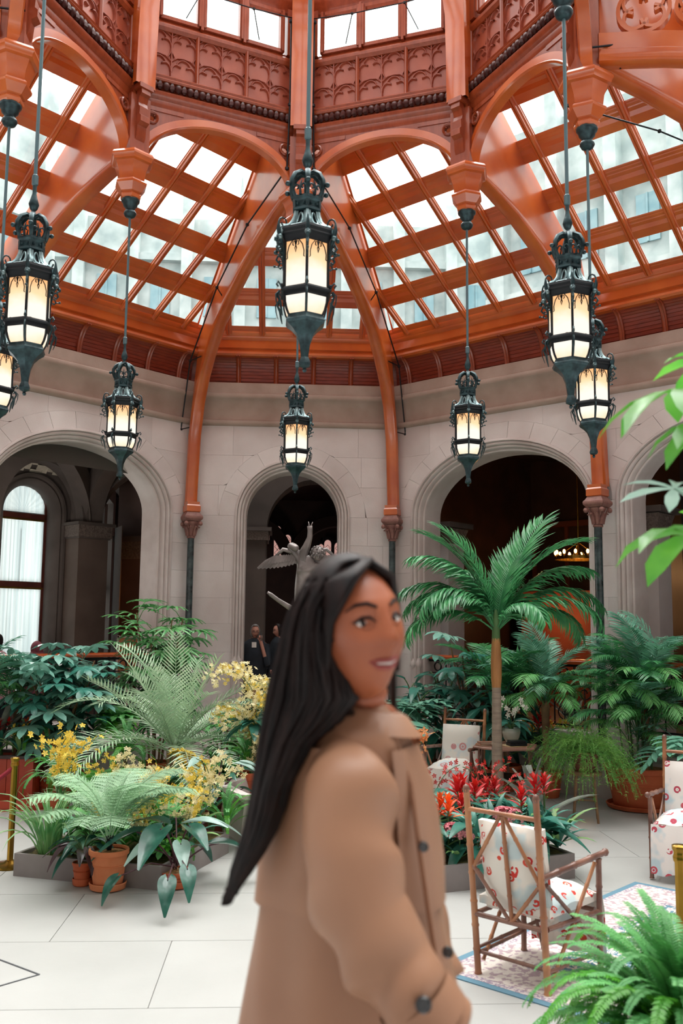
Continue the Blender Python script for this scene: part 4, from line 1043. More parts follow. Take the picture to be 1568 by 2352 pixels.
LF_VRI = leafmat('silver_bromeliad_leaf', '6c6f68', '8d9688', rough=.4, vary=.1); LF_ALO = leafmat('arrow_leaf_green', '1f4c40', '356a5a', rough=.22)
LF_ALOW = leafmat('pale_arrow_leaf', '8fb4a8', 'b3cfc6', rough=.3); LF_BAN = leafmat('broad_banana_leaf', '5f9484', '86b3a2', rough=.3)
LF_IVY = leafmat('small_ivy_leaf', '4f7f6a', '7fa98e', rough=.4); LF_BRIGHT = leafmat('bright_green_leaf', '4a9a30', '68b53e', rough=.3, tr=.35)
LF_PURP = leafmat('dark_purple_leaf', '2b2226', '4a383c', rough=.25)
STEMG = mat('green_stem', '4a6a3c', .6); STEMP = mat('purple_stem', '4b2630', .5); TRUNKG = mat('palm_trunk', '86776a', .7, col2='9c8d7c', nscale=6, stretch=(1, 1, 8)); SHAFTC = mat('palm_crownshaft', '9a6434', .5, col2='b98249', nscale=5, stretch=(3, 3, .5)); TRUNKB = mat('brown_stem', '6e5138', .7, col2='8a6a4a', nscale=8)
FY = leafmat('yellow_petal', 'e8c640', 'f0d870', rough=.6, vary=.1, tr=.3); FC = leafmat('cream_petal', 'ecdca0', 'f2e8c0', rough=.6, vary=.08, tr=.3); FR = leafmat('red_petal', 'b81420', 'd8341c', rough=.4, vary=.15)
FO = leafmat('orange_petal', 'd88850', 'e8a468', rough=.6, vary=.1); FP = leafmat('pink_petal', 'd86a7c', 'f0a4a8', rough=.5); FOR = leafmat('orange_bract', 'e04a14', 'f07020', rough=.4)
R_ = random.Random(11)
# ---------------------------------------------------------------- leaf shapes (local: stalk at origin, growing along +Y, upper side +Z)
def blade(mb, base, d, nrm, L, w, seg=4, droop=.0, fold=.25, tip=0.0, wpos=.4):
    base = V(base); d = V(d).normalized(); nrm = V(nrm); nrm = (nrm-d*nrm.dot(d)).normalized(); sd = d.cross(nrm)
    vs = []; p = base.copy(); dd = d.copy(); nn = nrm.copy()
    for i in range(seg+1):
        f = i/seg; ww = w*(sin(pi*min(1, (f/wpos)*.5)) if f < wpos else max(tip, cos(pi/2*(f-wpos)/(1-wpos))))*(.5 if 0 else 1)
        if i == 0: ww = w*.22
        vs += [p-sd*ww/2+nn*ww*fold, p, p+sd*ww/2+nn*ww*fold]
        p = p+dd*(L/seg); ax = sd; R3 = M.Rotation(-droop/seg, 3, ax); dd = R3 @ dd; nn = R3 @ nn
    fs = []
    for i in range(seg): a = i*3; fs += [(a, a+1, a+4, a+3), (a+1, a+2, a+5, a+4)]
    mb.add(vs, fs)
def curve_pts(L, rise, droop, n):
    # stalk curve in the YZ plane: starts at angle rise, bends down by droop
    pts = [V((0, 0, 0))]; a = rise
    for i in range(n):
        pts.append(pts[-1]+V((0, cos(a), sin(a)))*L/n); a -= droop/n*(.5+i/n)
    return pts
def frond(L, rise, droop, ll, lw, n, stalk=.2, lift=.5, hang=.6, mat_=None, name='frond', rr=.008, twist=0.0, fwd=.55):
    mb = MB(); N = 14; pts = curve_pts(L, rise, droop, N); mb.tube(pts, [rr*(1-.8*i/N) for i in range(N+1)], 4)
    for i in range(n):
        f = stalk+(1-stalk)*(i+.5)/n; q = f*N; j = min(int(q), N-1); p = pts[j].lerp(pts[j+1], q-j); tg = (pts[j+1]-pts[j]).normalized(); up = V((0, -tg.z, tg.y))
        env = sin(pi*min(1, .18+.82*(1-(f-stalk)/(1-stalk)*.92)))**.5 if f > .5 else min(1, .6+.8*(f-stalk))
        env = max(.25, env*(1-.45*max(0, (f-.6)/.4)))
        for sx in (-1, 1):
            d = V((sx, 0, 0))+tg*(fwd+.5*f)+up*(lift+R_.uniform(-.12, .12)); d.z -= hang*.3
            blade(mb, p, d, up, ll*env*R_.uniform(.9, 1.08), lw, 3, droop=hang*R_.uniform(.7, 1.3), fold=.2, wpos=.35)
    return mb.mesh(name, mat_, 180)
def fan(nf, L, w, spread, mat_, name='fan_leaf', droop=.7, stalk=.25):
    mb = MB(); mb.tube([(0, 0, 0), (0, stalk*.6, stalk*.35), (0, stalk, stalk*.45)], .004, 4); c = V((0, stalk, stalk*.45))
    for i in range(nf):
        a = (-.5+i/(nf-1))*spread; blade(mb, c, (sin(a), cos(a), .25), (0, 0, 1), L*(1-.22*abs(a)/spread*2)*R_.uniform(.9, 1.05), w, 4, droop=droop, fold=.22, tip=.35, wpos=.5)
    return mb.mesh(name, mat_, 180)
def whorl(nf, L, w, mat_, name='leaf', stalk=.22, droop=.5):
    mb = MB(); mb.tube([(0, 0, 0), (0, stalk*.7, stalk*.4), (0, stalk, stalk*.45)], .004, 4); c = V((0, stalk, stalk*.45))
    for i in range(nf):
        a = i*2*pi/nf+.2; blade(mb, c, (sin(a), cos(a), -.05), (0, 0, 1), L*(1 if abs(a-pi) > 1 else .8), w, 4, droop=droop, fold=.12, wpos=.6)
    return mb.mesh(name, mat_, 180)
def split_leaf(L, W, nl, mat_, name='split_leaf', stalk=.3, depth=.72):
    mb = MB(); sp_ = curve_pts(stalk, 1.1, .9, 5); mb.tube(sp_, .005, 4); b = sp_[-1]
    for i in range(nl):
        f = i/(nl-1); y = L*(.0+.85*f); d0 = V((0, 1, -.15-.5*f)).normalized()
        p = b+V((0, y, .05*sin(f*pi)-.22*L*f*f))
        for sx in (-1, 1):
            ang = 1.9-1.5*f; ll = W*(.62+.5*sin(pi*(.15+.75*f)))*.55
            blade(mb, p, (sx*sin(ang), cos(ang)+.1, .12), (0, 0, 1), ll, W*.16, 3, droop=.5, fold=.1, tip=.25, wpos=.62)
    blade(mb, b, (0, 1, -.05), (0, 0, 1), L*1.05, W*.34, 5, droop=.55, fold=.05, wpos=.45)
    return mb.mesh(name, mat_, 180)
def heart(L, W, mat_, name='leaf', stalk=.4, rise=1.2, bend=.8, stm=None, droop=.6, back=.25, vein=True):
    mb = MB(); sp_ = curve_pts(stalk, rise, bend, 6); mb.tube(sp_, [.006]*7, 5); mb.m = 1; b = sp_[-1]
    rows = []; n = 10
    for i in range(n+1):
        f = i/n; y = -back*L+(1+back)*L*f; w = W/2*sin(pi*min(1, (f*.92+.02)**.62))
        yy = max(0, y); z = -droop*L*.5*(yy/L)**2+.0
        cut = 0 if y > 0 else .35*W*(-y/(back*L))
        rows.append([b+V((-w, y, z+w*.25)), b+V((-w*.5-cut*.2, y, z+w*.06)), b+V((0, max(y, -.02*L), z-.004)), b+V((w*.5+cut*.2, y, z+w*.06)), b+V((w, y, z+w*.25))])
    mb.grid(rows)
    return mb.mesh(name, [stm or STEMG, mat_], 180)
def strap(L, w, rise, droop, mat_, name='strap_leaf', seg=7, fold=.35, tip=0.0, wpos=.35):
    mb = MB(); pts = curve_pts(L, rise, droop, seg); rows = []
    for i, p in enumerate(pts):
        f = i/seg; tg = (pts[min(i+1, seg)]-pts[max(i-1, 0)]).normalized(); up = V((0, -tg.z, tg.y)); ww = w*(.6+.4*min(1, f/wpos) if f < wpos else max(tip, cos(pi/2*((f-wpos)/(1-wpos))**1.6)))
        rows.append([p+V((-ww/2, 0, 0))+up*ww*fold, p, p+V((ww/2, 0, 0))+up*ww*fold])
    mb.grid(rows); return mb.mesh(name, mat_, 180)
def place(nm, meshes, par, n, base=(0, 0, 0), az=None, tilt=(0, .0), sc=(.85, 1.15), golden=True, zr_=(0, 0), rad_=0.0, az0=0.0):
    out = []
    for i in range(n):
        a = az0+(i*2.39996 if az is None else az[i % len(az)]) + R_.uniform(-.15, .15)
        z = base[2]+zr_[0]+(zr_[1]-zr_[0])*(i/(max(1, n-1))); t = R_.uniform(*tilt); s = R_.uniform(*sc)
        mt = M.Translation(V((base[0]+rad_*sin(-a)*1, base[1]+rad_*cos(a), z))) @ M.Rotation(a, 4, 'Z') @ M.Rotation(t, 4, 'X') @ M.Diagonal((s, s, s, 1))
        out.append(link(nm, meshes[i % len(meshes)], par, mtx=mt))
    return out
def leaf_mass(mb, c, r, n, L, w, hang=.3, pts=None, up=.5):
    c = V(c)
    for i in range(n):
        th = R_.uniform(0, 2*pi); u = R_.uniform(-1, 1); q = sqrt(1-u*u); rad_ = R_.uniform(.75, 1.0)
        d = V((q*cos(th), q*sin(th), u)); p = c+V((d.x*r[0], d.y*r[1], d.z*r[2]))*rad_ if pts is None else pts(i)
        dd = V((d.x, d.y, d.z*.4-hang)); blade(mb, p, dd, V((d.x*.5, d.y*.5, up+abs(d.z))), L*R_.uniform(.7, 1.2), w*R_.uniform(.8, 1.2), 2, droop=.5, fold=.12, wpos=.5)
# ---------------------------------------------------------------- pots
def pot(par, r, h, mt=TERRA, saucer=True, z=0.0, bands=True, soil=SOIL, taper=.72, name='pot'):
    if saucer: MB().lathe([(r*taper*1.0, z), (r*taper*1.22, z+.01), (r*taper*1.30, z+.05), (r*taper*1.25, z+.055), (r*taper*1.15, z+.02), (.01, z+.018)], 28).build('saucer', mt, par, 40)
    z0 = z+.02 if saucer else z; b = r*taper; pr = [(b*.96, z0), (b, z0+.01)]
    for f in (.2, .4, .55): pr.append((b+(r*.93-b)*f, z0+h*f))
    if bands: pr += [(b+(r*.93-b)*.60+.004, z0+h*.58), (b+(r*.93-b)*.60, z0+h*.60), (b+(r*.93-b)*.63+.004, z0+h*.62), (b+(r*.93-b)*.66, z0+h*.64)]
    pr += [(r*.93, z0+h*.84), (r*.95, z0+h*.86), (r*1.0, z0+h*.87), (r*1.01, z0+h*.97), (r*.985, z0+h), (r*.90, z0+h), (r*.88, z0+h*.93)]
    MB().lathe(pr, 30, cap=False).build(name, mt, par, 40)
    MB().lathe([(r*.895, z0+h*.90), (r*.6, z0+h*.93), (r*.3, z0+h*.95), (.005, z0+h*.955)], 16, cap=False).build('soil', soil, par, 180); return z0+h*.94
def boxplanter(name, label, cat, loc, rz, w, d, h, mt, vboards=False, soil=MOSS):
    t = thing(name, label, cat, loc, rz); th = .03
    if vboards:
        n = max(3, int(w/.12)); bm2 = MB().box((0, 0, 0), (w/n-.006, .025, h-.03)).mesh('board', mt, 0); nd = max(3, int(d/.12)); bm3 = MB().box((0, 0, 0), (.025, d/nd-.006, h-.03)).mesh('board', mt, 0)
        for i in range(n):
            for y in (-d/2, d/2): link('board', bm2, t, loc=(-w/2+(i+.5)*w/n, y, h/2-.015))
        for i in range(nd):
            for x in (-w/2, w/2): link('board', bm3, t, loc=(x, -d/2+(i+.5)*d/nd, h/2-.015))
        m = MB(); m.box((0, -d/2, h-.01), (w+.07, .07, .03)).box((0, d/2, h-.01), (w+.07, .07, .03)).box((-w/2, 0, h-.01), (.07, d, .03)).box((w/2, 0, h-.01), (.07, d, .03)); m.build('rim', mat_cache('dark_rim', lambda: mat('dark_rim', '3c2a26', .5)), t, 0)
        for x in (-w/2, w/2):
            for y in (-d/2, d/2): MB().box((x, y, h/2-.01), (.06, .06, h+.03)).build('corner_post', mt, t, 0)
    else:
        for y in (-d/2+th/2, d/2-th/2): MB().box((0, y, h/2), (w, th, h)).build('side_board', mt, t, 0)
        for x in (-w/2+th/2, w/2-th/2): MB().box((x, 0, h/2), (th, d-2*th, h)).build('end_board', mt, t, 0)
    m = MB(); n = 8; m.grid([[V((-w/2+th+(w-2*th)*i/n, -d/2+th+(d-2*th)*j/n, h*.86+R_.uniform(-.01, .03))) for i in range(n+1)] for j in range(n+1)]); m.build('soil', soil, t, 180); return t
def D(px, py, dist):          # point on the pixel ray at a forward distance
    d = ray(px, py); return CAM+d*dist
# ================================================================ the tall palm on the right
def palm_thing(name, label, cat, loc, group=None): return thing(name, label, cat, loc, 0, group)
g = atz(1150, 1888); g.y += .15
t = thing('tall_palm', 'tall palm with ringed trunk, orange crownshaft and arching fronds, right of centre', 'palm', g)
pot(t, .30, .20, TERRA, False, taper=.8, bands=False)
zt = 2.02
m = MB(); pr = []; z = .1
while z < 1.35: r = .062-.016*z/1.35; pr += [(r, z), (r+.003, z+.012), (r+.001, z+.02), (r*.98, z+.075)]; z += .08
m.lathe([(.10, .06)]+pr, 16); m.build('trunk', TRUNKG, t)
MB().lathe([(.047, 1.33), (.056, 1.42), (.058, 1.6), (.050, 1.75), (.044, 1.84)], 16).build('crownshaft', SHAFTC, t); MB().lathe([(.046, 1.80), (.042, 1.92), (.03, 2.06), (.012, 2.14)], 12).build('green_shaft', STEMG, t)
specs = [  # azimuth (deg, 0 = to the right, 90 = away), rise, droop, length, leaflet length
    (178, 62, 118, 1.30, .42), (202, 66, 150, 1.22, .40), (150, 80, 50, 1.30, .46), (168, 76, 62, 1.35, .44), (25, 74, 34, 1.40, .48), (-2, 58, 120, 1.36, .46), (8, 66, 92, 1.40, .44),
    (-22, 52, 128, 1.30, .44), (70, 70, 90, 1.15, .42), (110, 70, 80, 1.15, .42), (-150, 62, 130, 1.05, .38), (-60, 60, 140, .9, .34), (40, 80, 45, 1.05, .44), (190, 40, 120, 1.15, .40), (160, 60, 130, 1.2, .40), (12, 45, 130, 1.2, .42), (-10, 72, 70, 1.4, .45), (185, 76, 95, 1.3, .44)]
for a, ri, dr, L, ll in specs:
    me = frond(L, rad(ri), rad(dr), ll, .034, 38, stalk=.16, lift=.35 if dr < 80 else .12, hang=.55 if dr < 80 else 1.15, mat_=LF_PALM, rr=.011, fwd=.9)
    link('frond', me, t, mtx=M.Translation((0, 0, zt-.12)) @ M.Rotation(rad(a-90), 4, 'Z'))
# ================================================================ shared foliage meshes
FR_KEN = [frond(1.0, rad(72), rad(70), .34, .026, 30, lift=.2, hang=.4, mat_=LF_PALM), frond(.95, rad(62), rad(95), .34, .026, 28, lift=.1, hang=.6, mat_=LF_PALM)]
FR_BAM = [frond(.75, rad(75), rad(100), .25, .017, 24, stalk=.3, lift=.1, hang=.6, mat_=LF_PALM, rr=.005), frond(.65, rad(60), rad(115), .23, .017, 22, stalk=.3, lift=.05, hang=.7, mat_=LF_FERN, rr=.005), frond(.8, rad(80), rad(75), .25, .018, 24, stalk=.35, lift=.1, hang=.5, mat_=LF_MON, rr=.005)]
FR_PYG = [frond(.95, rad(66), rad(70), .20, .012, 30, stalk=.12, lift=.45, hang=.25, mat_=LF_PALE, rr=.006), frond(1.0, rad(48), rad(95), .21, .012, 30, stalk=.12, lift=.3, hang=.4, mat_=LF_PALE, rr=.006), frond(.9, rad(80), rad(25), .20, .012, 28, stalk=.12, lift=.5, hang=.2, mat_=LF_PALE, rr=.006)]
FR_BOS = [frond(.50, rad(60), rad(130), .036, .010, 52, stalk=.05, lift=.05, hang=.2, mat_=LF_FERN, rr=.003, fwd=.1), frond(.46, rad(75), rad(90), .034, .010, 48, stalk=.05, lift=.1, hang=.15, mat_=LF_FERN, rr=.003, fwd=.1), frond(.52, rad(45), rad(140), .036, .010, 52, stalk=.05, lift=.0, hang=.2, mat_=LF_BRIGHT, rr=.003, fwd=.1)]
FAN7 = [fan(9, .27, .042, 3.5, LF_LADY, droop=.8), fan(8, .25, .044, 3.2, LF_LADY, droop=1.0)]
SCH = [whorl(8, .20, .075, LF_TEAL), whorl(7, .18, .07, LF_TEAL, droop=.8), whorl(8, .17, .065, LF_DARK, droop=.7)]
MON = [split_leaf(.32, .40, 8, LF_MON, stalk=.34), split_leaf(.28, .34, 7, LF_MON, stalk=.42)]
ALO = [heart(.34, .17, LF_ALO, stalk=.38, rise=1.25, bend=.9, stm=STEMP), heart(.30, .15, LF_ALOW, stalk=.34, rise=1.3, bend=.7, stm=STEMP), heart(.30, .16, LF_ALO, stalk=.30, rise=.8, bend=.9, stm=STEMP, droop=1.1)]
BAN = [heart(.62, .30, LF_BAN, stalk=.55, rise=1.45, bend=.5, back=.03, droop=.7), heart(.55, .28, LF_BAN, stalk=.6, rise=1.35, bend=.6, back=.03, droop=1.0)]
GRS = [strap(.62, .020, rad(80), rad(110), LF_GRASS), strap(.7, .022, rad(72), rad(140), LF_GRASS), strap(.5, .018, rad(85), rad(60), LF_GRASS)]
BRM = [strap(.30, .045, rad(55), rad(70), LF_DARK, fold=.2), strap(.34, .05, rad(40), rad(60), LF_GRASS, fold=.2)]
VRI = [strap(.58, .085, rad(70), rad(45), LF_VRI, fold=.3, wpos=.5, tip=.4, name='bromeliad_leaf'), strap(.52, .08, rad(82), rad(25), LF_VRI, fold=.3, wpos=.5, tip=.4, name='bromeliad_leaf'), strap(.60, .07, rad(40), rad(35), LF_VRI, fold=.3, wpos=.4, name='bromeliad_leaf')]
DRK = [heart(.26, .11, LF_DARK, stalk=.12, rise=1.0, bend=.5, back=.05, droop=.8), heart(.22, .10, LF_DARK, stalk=.1, rise=.7, bend=.5, back=.05, droop=.9)]
def shrub(name, label, cat, loc, lv, n, h, potr=None, poth=.3, leaf='leaf', stem=TRUNKB, tilt=(-.5, .3), spread=.22, sc=(.85, 1.15), stems=3, group=None, zlo=.35, potm=TERRA, z0=0.0, saucer=False):
    t = thing(name, label, cat, loc, 0, group); zb = z0
    if potr: zb = pot(t, potr, poth, potm, saucer, z=z0)
    for s in range(stems):
        a = s*2*pi/stems+R_.uniform(0, 1); top = V((spread*.6*cos(a), spread*.6*sin(a), h*R_.uniform(.75, 1)))
        P = [V((spread*.15*cos(a), spread*.15*sin(a), zb-.03)), V((spread*.3*cos(a), spread*.3*sin(a), zb+(h-zb)*.5)), top]; MB().tube(P, [.016, .012, .008], 6).build('stem', stem, t)
        k = n//stems
        for i in range(k):
            f = zlo+(1-zlo)*(i+.5)/k; q = P[0].lerp(P[1], f*2) if f < .5 else P[1].lerp(P[2], f*2-1)
            b = i*2.4+s; sc_ = R_.uniform(*sc); ti = R_.uniform(*tilt)+(.5*(f-.6))
            link(leaf, lv[(i+s) % len(lv)], t, mtx=M.Translation(q) @ M.Rotation(b, 4, 'Z') @ M.Rotation(ti, 4, 'X') @ M.Diagonal((sc_, sc_, sc_, 1)))
    return t
def crown_plant(name, label, cat, loc, lv, n, leaf, zc, tilt=(-.3, .3), sc=(.85, 1.1), potr=None, poth=.25, trunk=None, potm=TERRA, saucer=False, group=None, az0=0.0, z0=0.0, rad_=.02, soil=SOIL):
    t = thing(name, label, cat, loc, 0, group); zb = z0
    if potr: zb = pot(t, potr, poth, potm, saucer, z=z0, soil=soil)
    if trunk: MB().lathe([(trunk*1.15, zb-.04), (trunk, zb+.05), (trunk*1.05, (zb+zc)/2), (trunk*1.25, zc), (trunk*.4, zc+.06)], 10).build('trunk', TRUNKB, t)
    place(leaf, lv, t, n, (0, 0, zc), tilt=tilt, sc=sc, zr_=(-.02, .06), rad_=rad_, az0=az0); return t
def on(px, py, z=0.0): return atz(px, py, z)
# ---------------------------------------------------------------- right-hand plants
shrub('umbrella_plant', 'umbrella plant with glossy whorled leaves behind the tall palm trunk', 'plant', D(1085, 1560, 12.2)*1.0-V((0, 0, D(1085, 1560, 12.2).z)), SCH, 42, 1.95, .16, .25, spread=.55, stems=5, zlo=.2, sc=(1.1, 1.5))
shrub('dark_shrub', 'dark leafy shrub low behind the hexagonal table', 'plant', V((1.25, 4.5, 0))+V((.6, .2, 0)), DRK, 70, 1.35, .18, .25, spread=.6, stems=5, zlo=.12, sc=(1, 1.5))
shrub('dark_shrub', 'dark leafy shrub under the fan palm, right of the tall trunk', 'plant', V((2.55, 4.05, 0)), DRK, 80, 1.4, .18, .25, spread=.5, stems=5, zlo=.12, sc=(1, 1.6))
crown_plant('banana_plant', 'broad-leaved banana plant with pale torn leaves beside the woman’s chin', 'plant', V((.92, 4.3, 0)), BAN, 11, 'banana_leaf', .45, (-.1, .25), (.8, 1.05), .17, .28, .04)
crown_plant('split_leaf_plant', 'split-leaved philodendron in a terracotta pot beside the woman’s shoulder', 'plant', on(925, 1800)+V((.0, .3, 0)), MON, 20, 'split_leaf', .72, (-.55, .25), (.8, 1.05), .19, .26, .035)
crown_plant('split_leaf_plant', 'split-leaved philodendron behind the rattan chair with the plain cushion', 'plant', V((1.25, 3.75, 0)), MON, 10, 'split_leaf', .62, (-.5, .1), (.9, 1.2), .17, .26, .035)
crown_plant('fan_palm', 'feathery palm with upright fronds just right of the tall palm', 'palm', V((2.62, 4.0, 0)), FR_KEN, 12, 'frond', 1.05, (-.25, .15), (.85, 1.1), .2, .3, .05)
t = crown_plant('bamboo_palm', 'bushy bamboo palm in the large terracotta pot at the right', 'palm', on(1485, 1868)+V((.05, .3, 0)), FR_BAM, 26, 'frond', .75, (-.45, .3), (.9, 1.25), .40, .44, None, TERRA, True)
for i in range(12):
    a = i*2.4; r = .05+.012*i; MB().tube([(r*cos(a), r*sin(a), .4), (r*1.6*cos(a), r*1.6*sin(a), .9+.05*i)], .009, 5).build('cane', STEMG, t); zz = .9+.05*i
    for q in range(4):
        s = R_.uniform(.8, 1.15); link('frond', FR_BAM[(i+q) % 3], t, mtx=M.Translation((r*1.6*cos(a), r*1.6*sin(a), zz-.12*q+.05)) @ M.Rotation(a+q*1.9, 4, 'Z') @ M.Rotation(R_.uniform(-.3, .3), 4, 'X') @ M.Diagonal((s, s, s, 1)))
crown_plant('bamboo_palm', 'bamboo palm standing behind the large terracotta pot at the right edge', 'palm', V((3.95, 2.9, .0)), FR_BAM, 30, 'frond', 1.15, (-.5, .35), (1.0, 1.4), .2, .3, .04)
crown_plant('bamboo_palm', 'bamboo palm at the foot of the column between the right arches', 'palm', V((3.0, 3.55, .0)), FR_BAM, 30, 'frond', 1.05, (-.5, .35), (.9, 1.3), .2, .3, .04)
crown_plant('split_leaf_plant', 'split-leaved philodendron leaning in front of the large terracotta pot', 'plant', on(1600, 1880)+V((0, .1, 0)), MON, 12, 'split_leaf', .55, (-.5, .1), (.9, 1.15), .17, .24, .03)
# asparagus fern on a stool
g = on(1345, 1885); t = thing('asparagus_fern', 'feathery green asparagus fern spilling over a wooden stool', 'plant', g)
pot(t, .15, .18, TERRAD, False, z=.50)
m = MB()
for i in range(300):
    a = R_.uniform(0, 2*pi); L = R_.uniform(.35, .75); el = R_.uniform(.1, 1.3); p = V((.05*cos(a), .05*sin(a), .68)); d = V((cos(a)*cos(el), sin(a)*cos(el), sin(el))); st = L/9; pts = [p]
    for q in range(9):
        p = p+d*st; d = (d+V((0, 0, -.30))).normalized(); pts.append(p)
        if q > 1:
            for w in range(5):
                dd = V((R_.uniform(-1, 1), R_.uniform(-1, 1), R_.uniform(-.8, .8))).normalized()*R_.uniform(.02, .055); sd = V((R_.uniform(-1, 1), R_.uniform(-1, 1), R_.uniform(-1, 1)))*.004
                pp = p-d*st*R_.random(); m.add([pp-sd, pp+dd, pp+sd], [(0, 1, 2)])
    m.tube(pts, .0015, 3, False)
o = m.build('feathery_foliage', LF_ASP, t, 0); o['kind'] = 'stuff'
st_ = thing('plant_stool', 'small rustic wooden stool under the feathery asparagus fern', 'stool', g)
MB().lathe([(.16, .46), (.17, .465), (.17, .49), (.16, .495)], 18).build('seat', TRUNKB, st_)
for i in range(4):
    a = i*pi/2+.5; MB().tube([(.12*cos(a), .12*sin(a), .47), (.17*cos(a), .17*sin(a), 0)], [.014, .012], 6).build('leg', TRUNKB, st_)
m = MB().tube([(.14*cos(i*pi/2+.5), .14*sin(i*pi/2+.5), .22) for i in (0, 1, 2, 3, 4)], .009, 5); m.build('stretcher', TRUNKB, st_)
# ---------------------------------------------------------------- flowers
def bract_flower(mt, L=.11, n=16):
    mb = MB(); mb.m = 0; mb.tube([(0, 0, 0), (0, 0, .22)], .006, 5); mb.m = 1
    for i in range(n):
        f = i/n; a = i*2.4; el = .35+1.1*f; blade(mb, (0, 0, .14+.09*f), (cos(a)*cos(el), sin(a)*cos(el), sin(el)), (-cos(a)*sin(el), -sin(a)*sin(el), cos(el)), L*(1-.45*f), .024, 3, droop=.5, fold=.2, wpos=.4)
    return mb.mesh('flower_spike', [STEMG, mt], 180)
def spray(mt, L=.5, rise=1.3, droop=1.6, n=26, fs=.022, start=.35, spreadf=.05, stm=STEMG):
    mb = MB(); N = 10; pts = curve_pts(L, rise, droop, N); mb.tube(pts, .0035, 4); mb.m = 1
    for i in range(n):
        f = start+(1-start)*(i+.5)/n; q = f*N; j = min(int(q), N-1); p = pts[j].lerp(pts[j+1], q-j)+V((R_.uniform(-1, 1), R_.uniform(-1, 1), R_.uniform(-1, 1)))*spreadf
        ax = V((R_.uniform(-1, 1), R_.uniform(-1, .2), R_.uniform(-.2, 1))).normalized(); u = ax.cross(V((.3, .5, .8))).normalized(); w = ax.cross(u)
        for k in range(5):
            a = k*2*pi/5; d = u*cos(a)+w*sin(a); mb.add([p, p+d*fs*.7+ (w*cos(a)-u*sin(a))*fs*.38+ax*fs*.2, p+d*fs*1.25+ax*fs*.1, p+d*fs*.7-(w*cos(a)-u*sin(a))*fs*.38+ax*fs*.2], [(0, 1, 2, 3)])
    return mb.mesh('flower_spray', [stm, mt], 0)
BRF = bract_flower(FR); BRO = bract_flower(FOR); BRY = bract_flower(FY, .07)
SPY = [spray(FY), spray(FC, .55, 1.2, 1.9), spray(FC, .5, 1.4, 1.2)]; SPO = [spray(FO, .42, 1.45, 1.0, 30, .022, .45, .05)]; SPR = [spray(FR, .5, 1.2, 1.5, 22, .018)]
def rosette(name, label, cat, loc, lv, n, fl, nf, zc=.12, sc=(.85, 1.1), fsc=1.0, group=None, tilt=(-.2, .3), fz=0.0, frad=.03):
    t = thing(name, label, cat, loc, R_.uniform(0, 6), group)
    MB().lathe([(.03, 0), (.035, zc*.6), (.02, zc+.03)], 8).build('stem_base', STEMG, t)
    place('strap_leaf', lv, t, n, (0, 0, zc), tilt=tilt, sc=sc)
    for i in range(nf):
        a = i*2.1; link('flower', fl[i % len(fl)], t, mtx=M.Translation((frad*cos(a), frad*sin(a), zc+fz)) @ M.Rotation(a, 4, 'Z') @ M.Rotation(.15*i, 4, 'X') @ M.Diagonal((fsc, fsc, fsc, 1)))
    return t
# right front bed: low grey box with red bromeliads
bl = on(1010, 2052); br_ = on(1318, 2018); c = (bl+br_)/2; dx = (br_-bl); W_ = dx.length; rzb = atan2(dx.y, dx.x); nb = V((-dx.y, dx.x, 0)).normalized(); dep = 1.35
bc = c+nb*dep/2
bx = boxplanter('flower_bed_box', 'low grey boarded bed of red flowers behind the rattan chair', 'planter', (bc.x, bc.y, 0), rzb, W_+.02, dep, .19, GREYBOX)
def bedpt(u, v, z=.16): return bl+dx*u+nb*dep*v+V((0, 0, z))
ppos = [('red guzmania at the front left corner of the right flower bed', .12, .18, BRO, 1.5, 2), ('red guzmania seen through the back of the rattan chair', .38, .28, BRF, 1.35, 1), ('red guzmania near the middle of the right flower bed, just above the chair rail', .55, .55, BRF, 1.7, 3),
        ('red guzmania right of the chair post in the right flower bed', .86, .30, BRF, 1.5, 1), ('red guzmania above the right end of the chair rail', .84, .62, BRF, 1.5, 2), ('orange-red guzmania behind the left chair post', .26, .62, BRO, 1.2, 1), ('scarlet guzmania at the rear of the right flower bed below the silver bromeliad', .72, .86, BRF, 1.4, 2)]
for lab, u, v, fl_, fs_, nf in ppos: rosette('guzmania', lab, 'flower', bedpt(u, v), BRM, 14, [fl_], nf, .08, (.9, 1.2), fs_, 'red bromeliads in the right bed', fz=.02, frad=.06)
def blossom(mt, n=26, r=.085):
    mb = MB()
    for i in range(n):
        a = R_.uniform(0, 2*pi); el = R_.uniform(-.2, 1.5); p = V((cos(a)*cos(el), sin(a)*cos(el), sin(el)*.8))*r
        for k in range(5):
            b = k*2*pi/5; ax = p.normalized(); u = ax.cross(V((.2, .3, .9))).normalized(); w = ax.cross(u); d = u*cos(b)+w*sin(b); s = .02
            mb.add([p, p+d*s+(w*cos(b)-u*sin(b))*s*.6+ax*s*.3, p+d*s*1.5, p+d*s-(w*cos(b)-u*sin(b))*s*.6+ax*s*.3], [(0, 1, 2, 3)])
    return mb.mesh('blossom_cluster', mt, 0)
BLP = blossom(FP)
for lab, u, v, zz in (('pink begonia seen between the chair bars', .60, .14, .30), ('pink begonia low at the front left of the right flower bed', .20, .10, .22), ('pink begonia behind the left chair post', .42, .12, .10)):
    t = thing('begonia', lab, 'flower', bedpt(u, v), 0, 'pink begonias in the right bed'); place('strap_leaf', BRM, t, 10, (0, 0, .03), sc=(.6, .9)); MB().tube([(0, 0, 0), (.01, 0, zz)], .005, 5).build('stem', STEMG, t)
    for q in range(3): link('blossom_cluster', BLP, t, loc=(.05*(q-1), .03*(q % 2), zz-.01*q+.02), sc=.9)
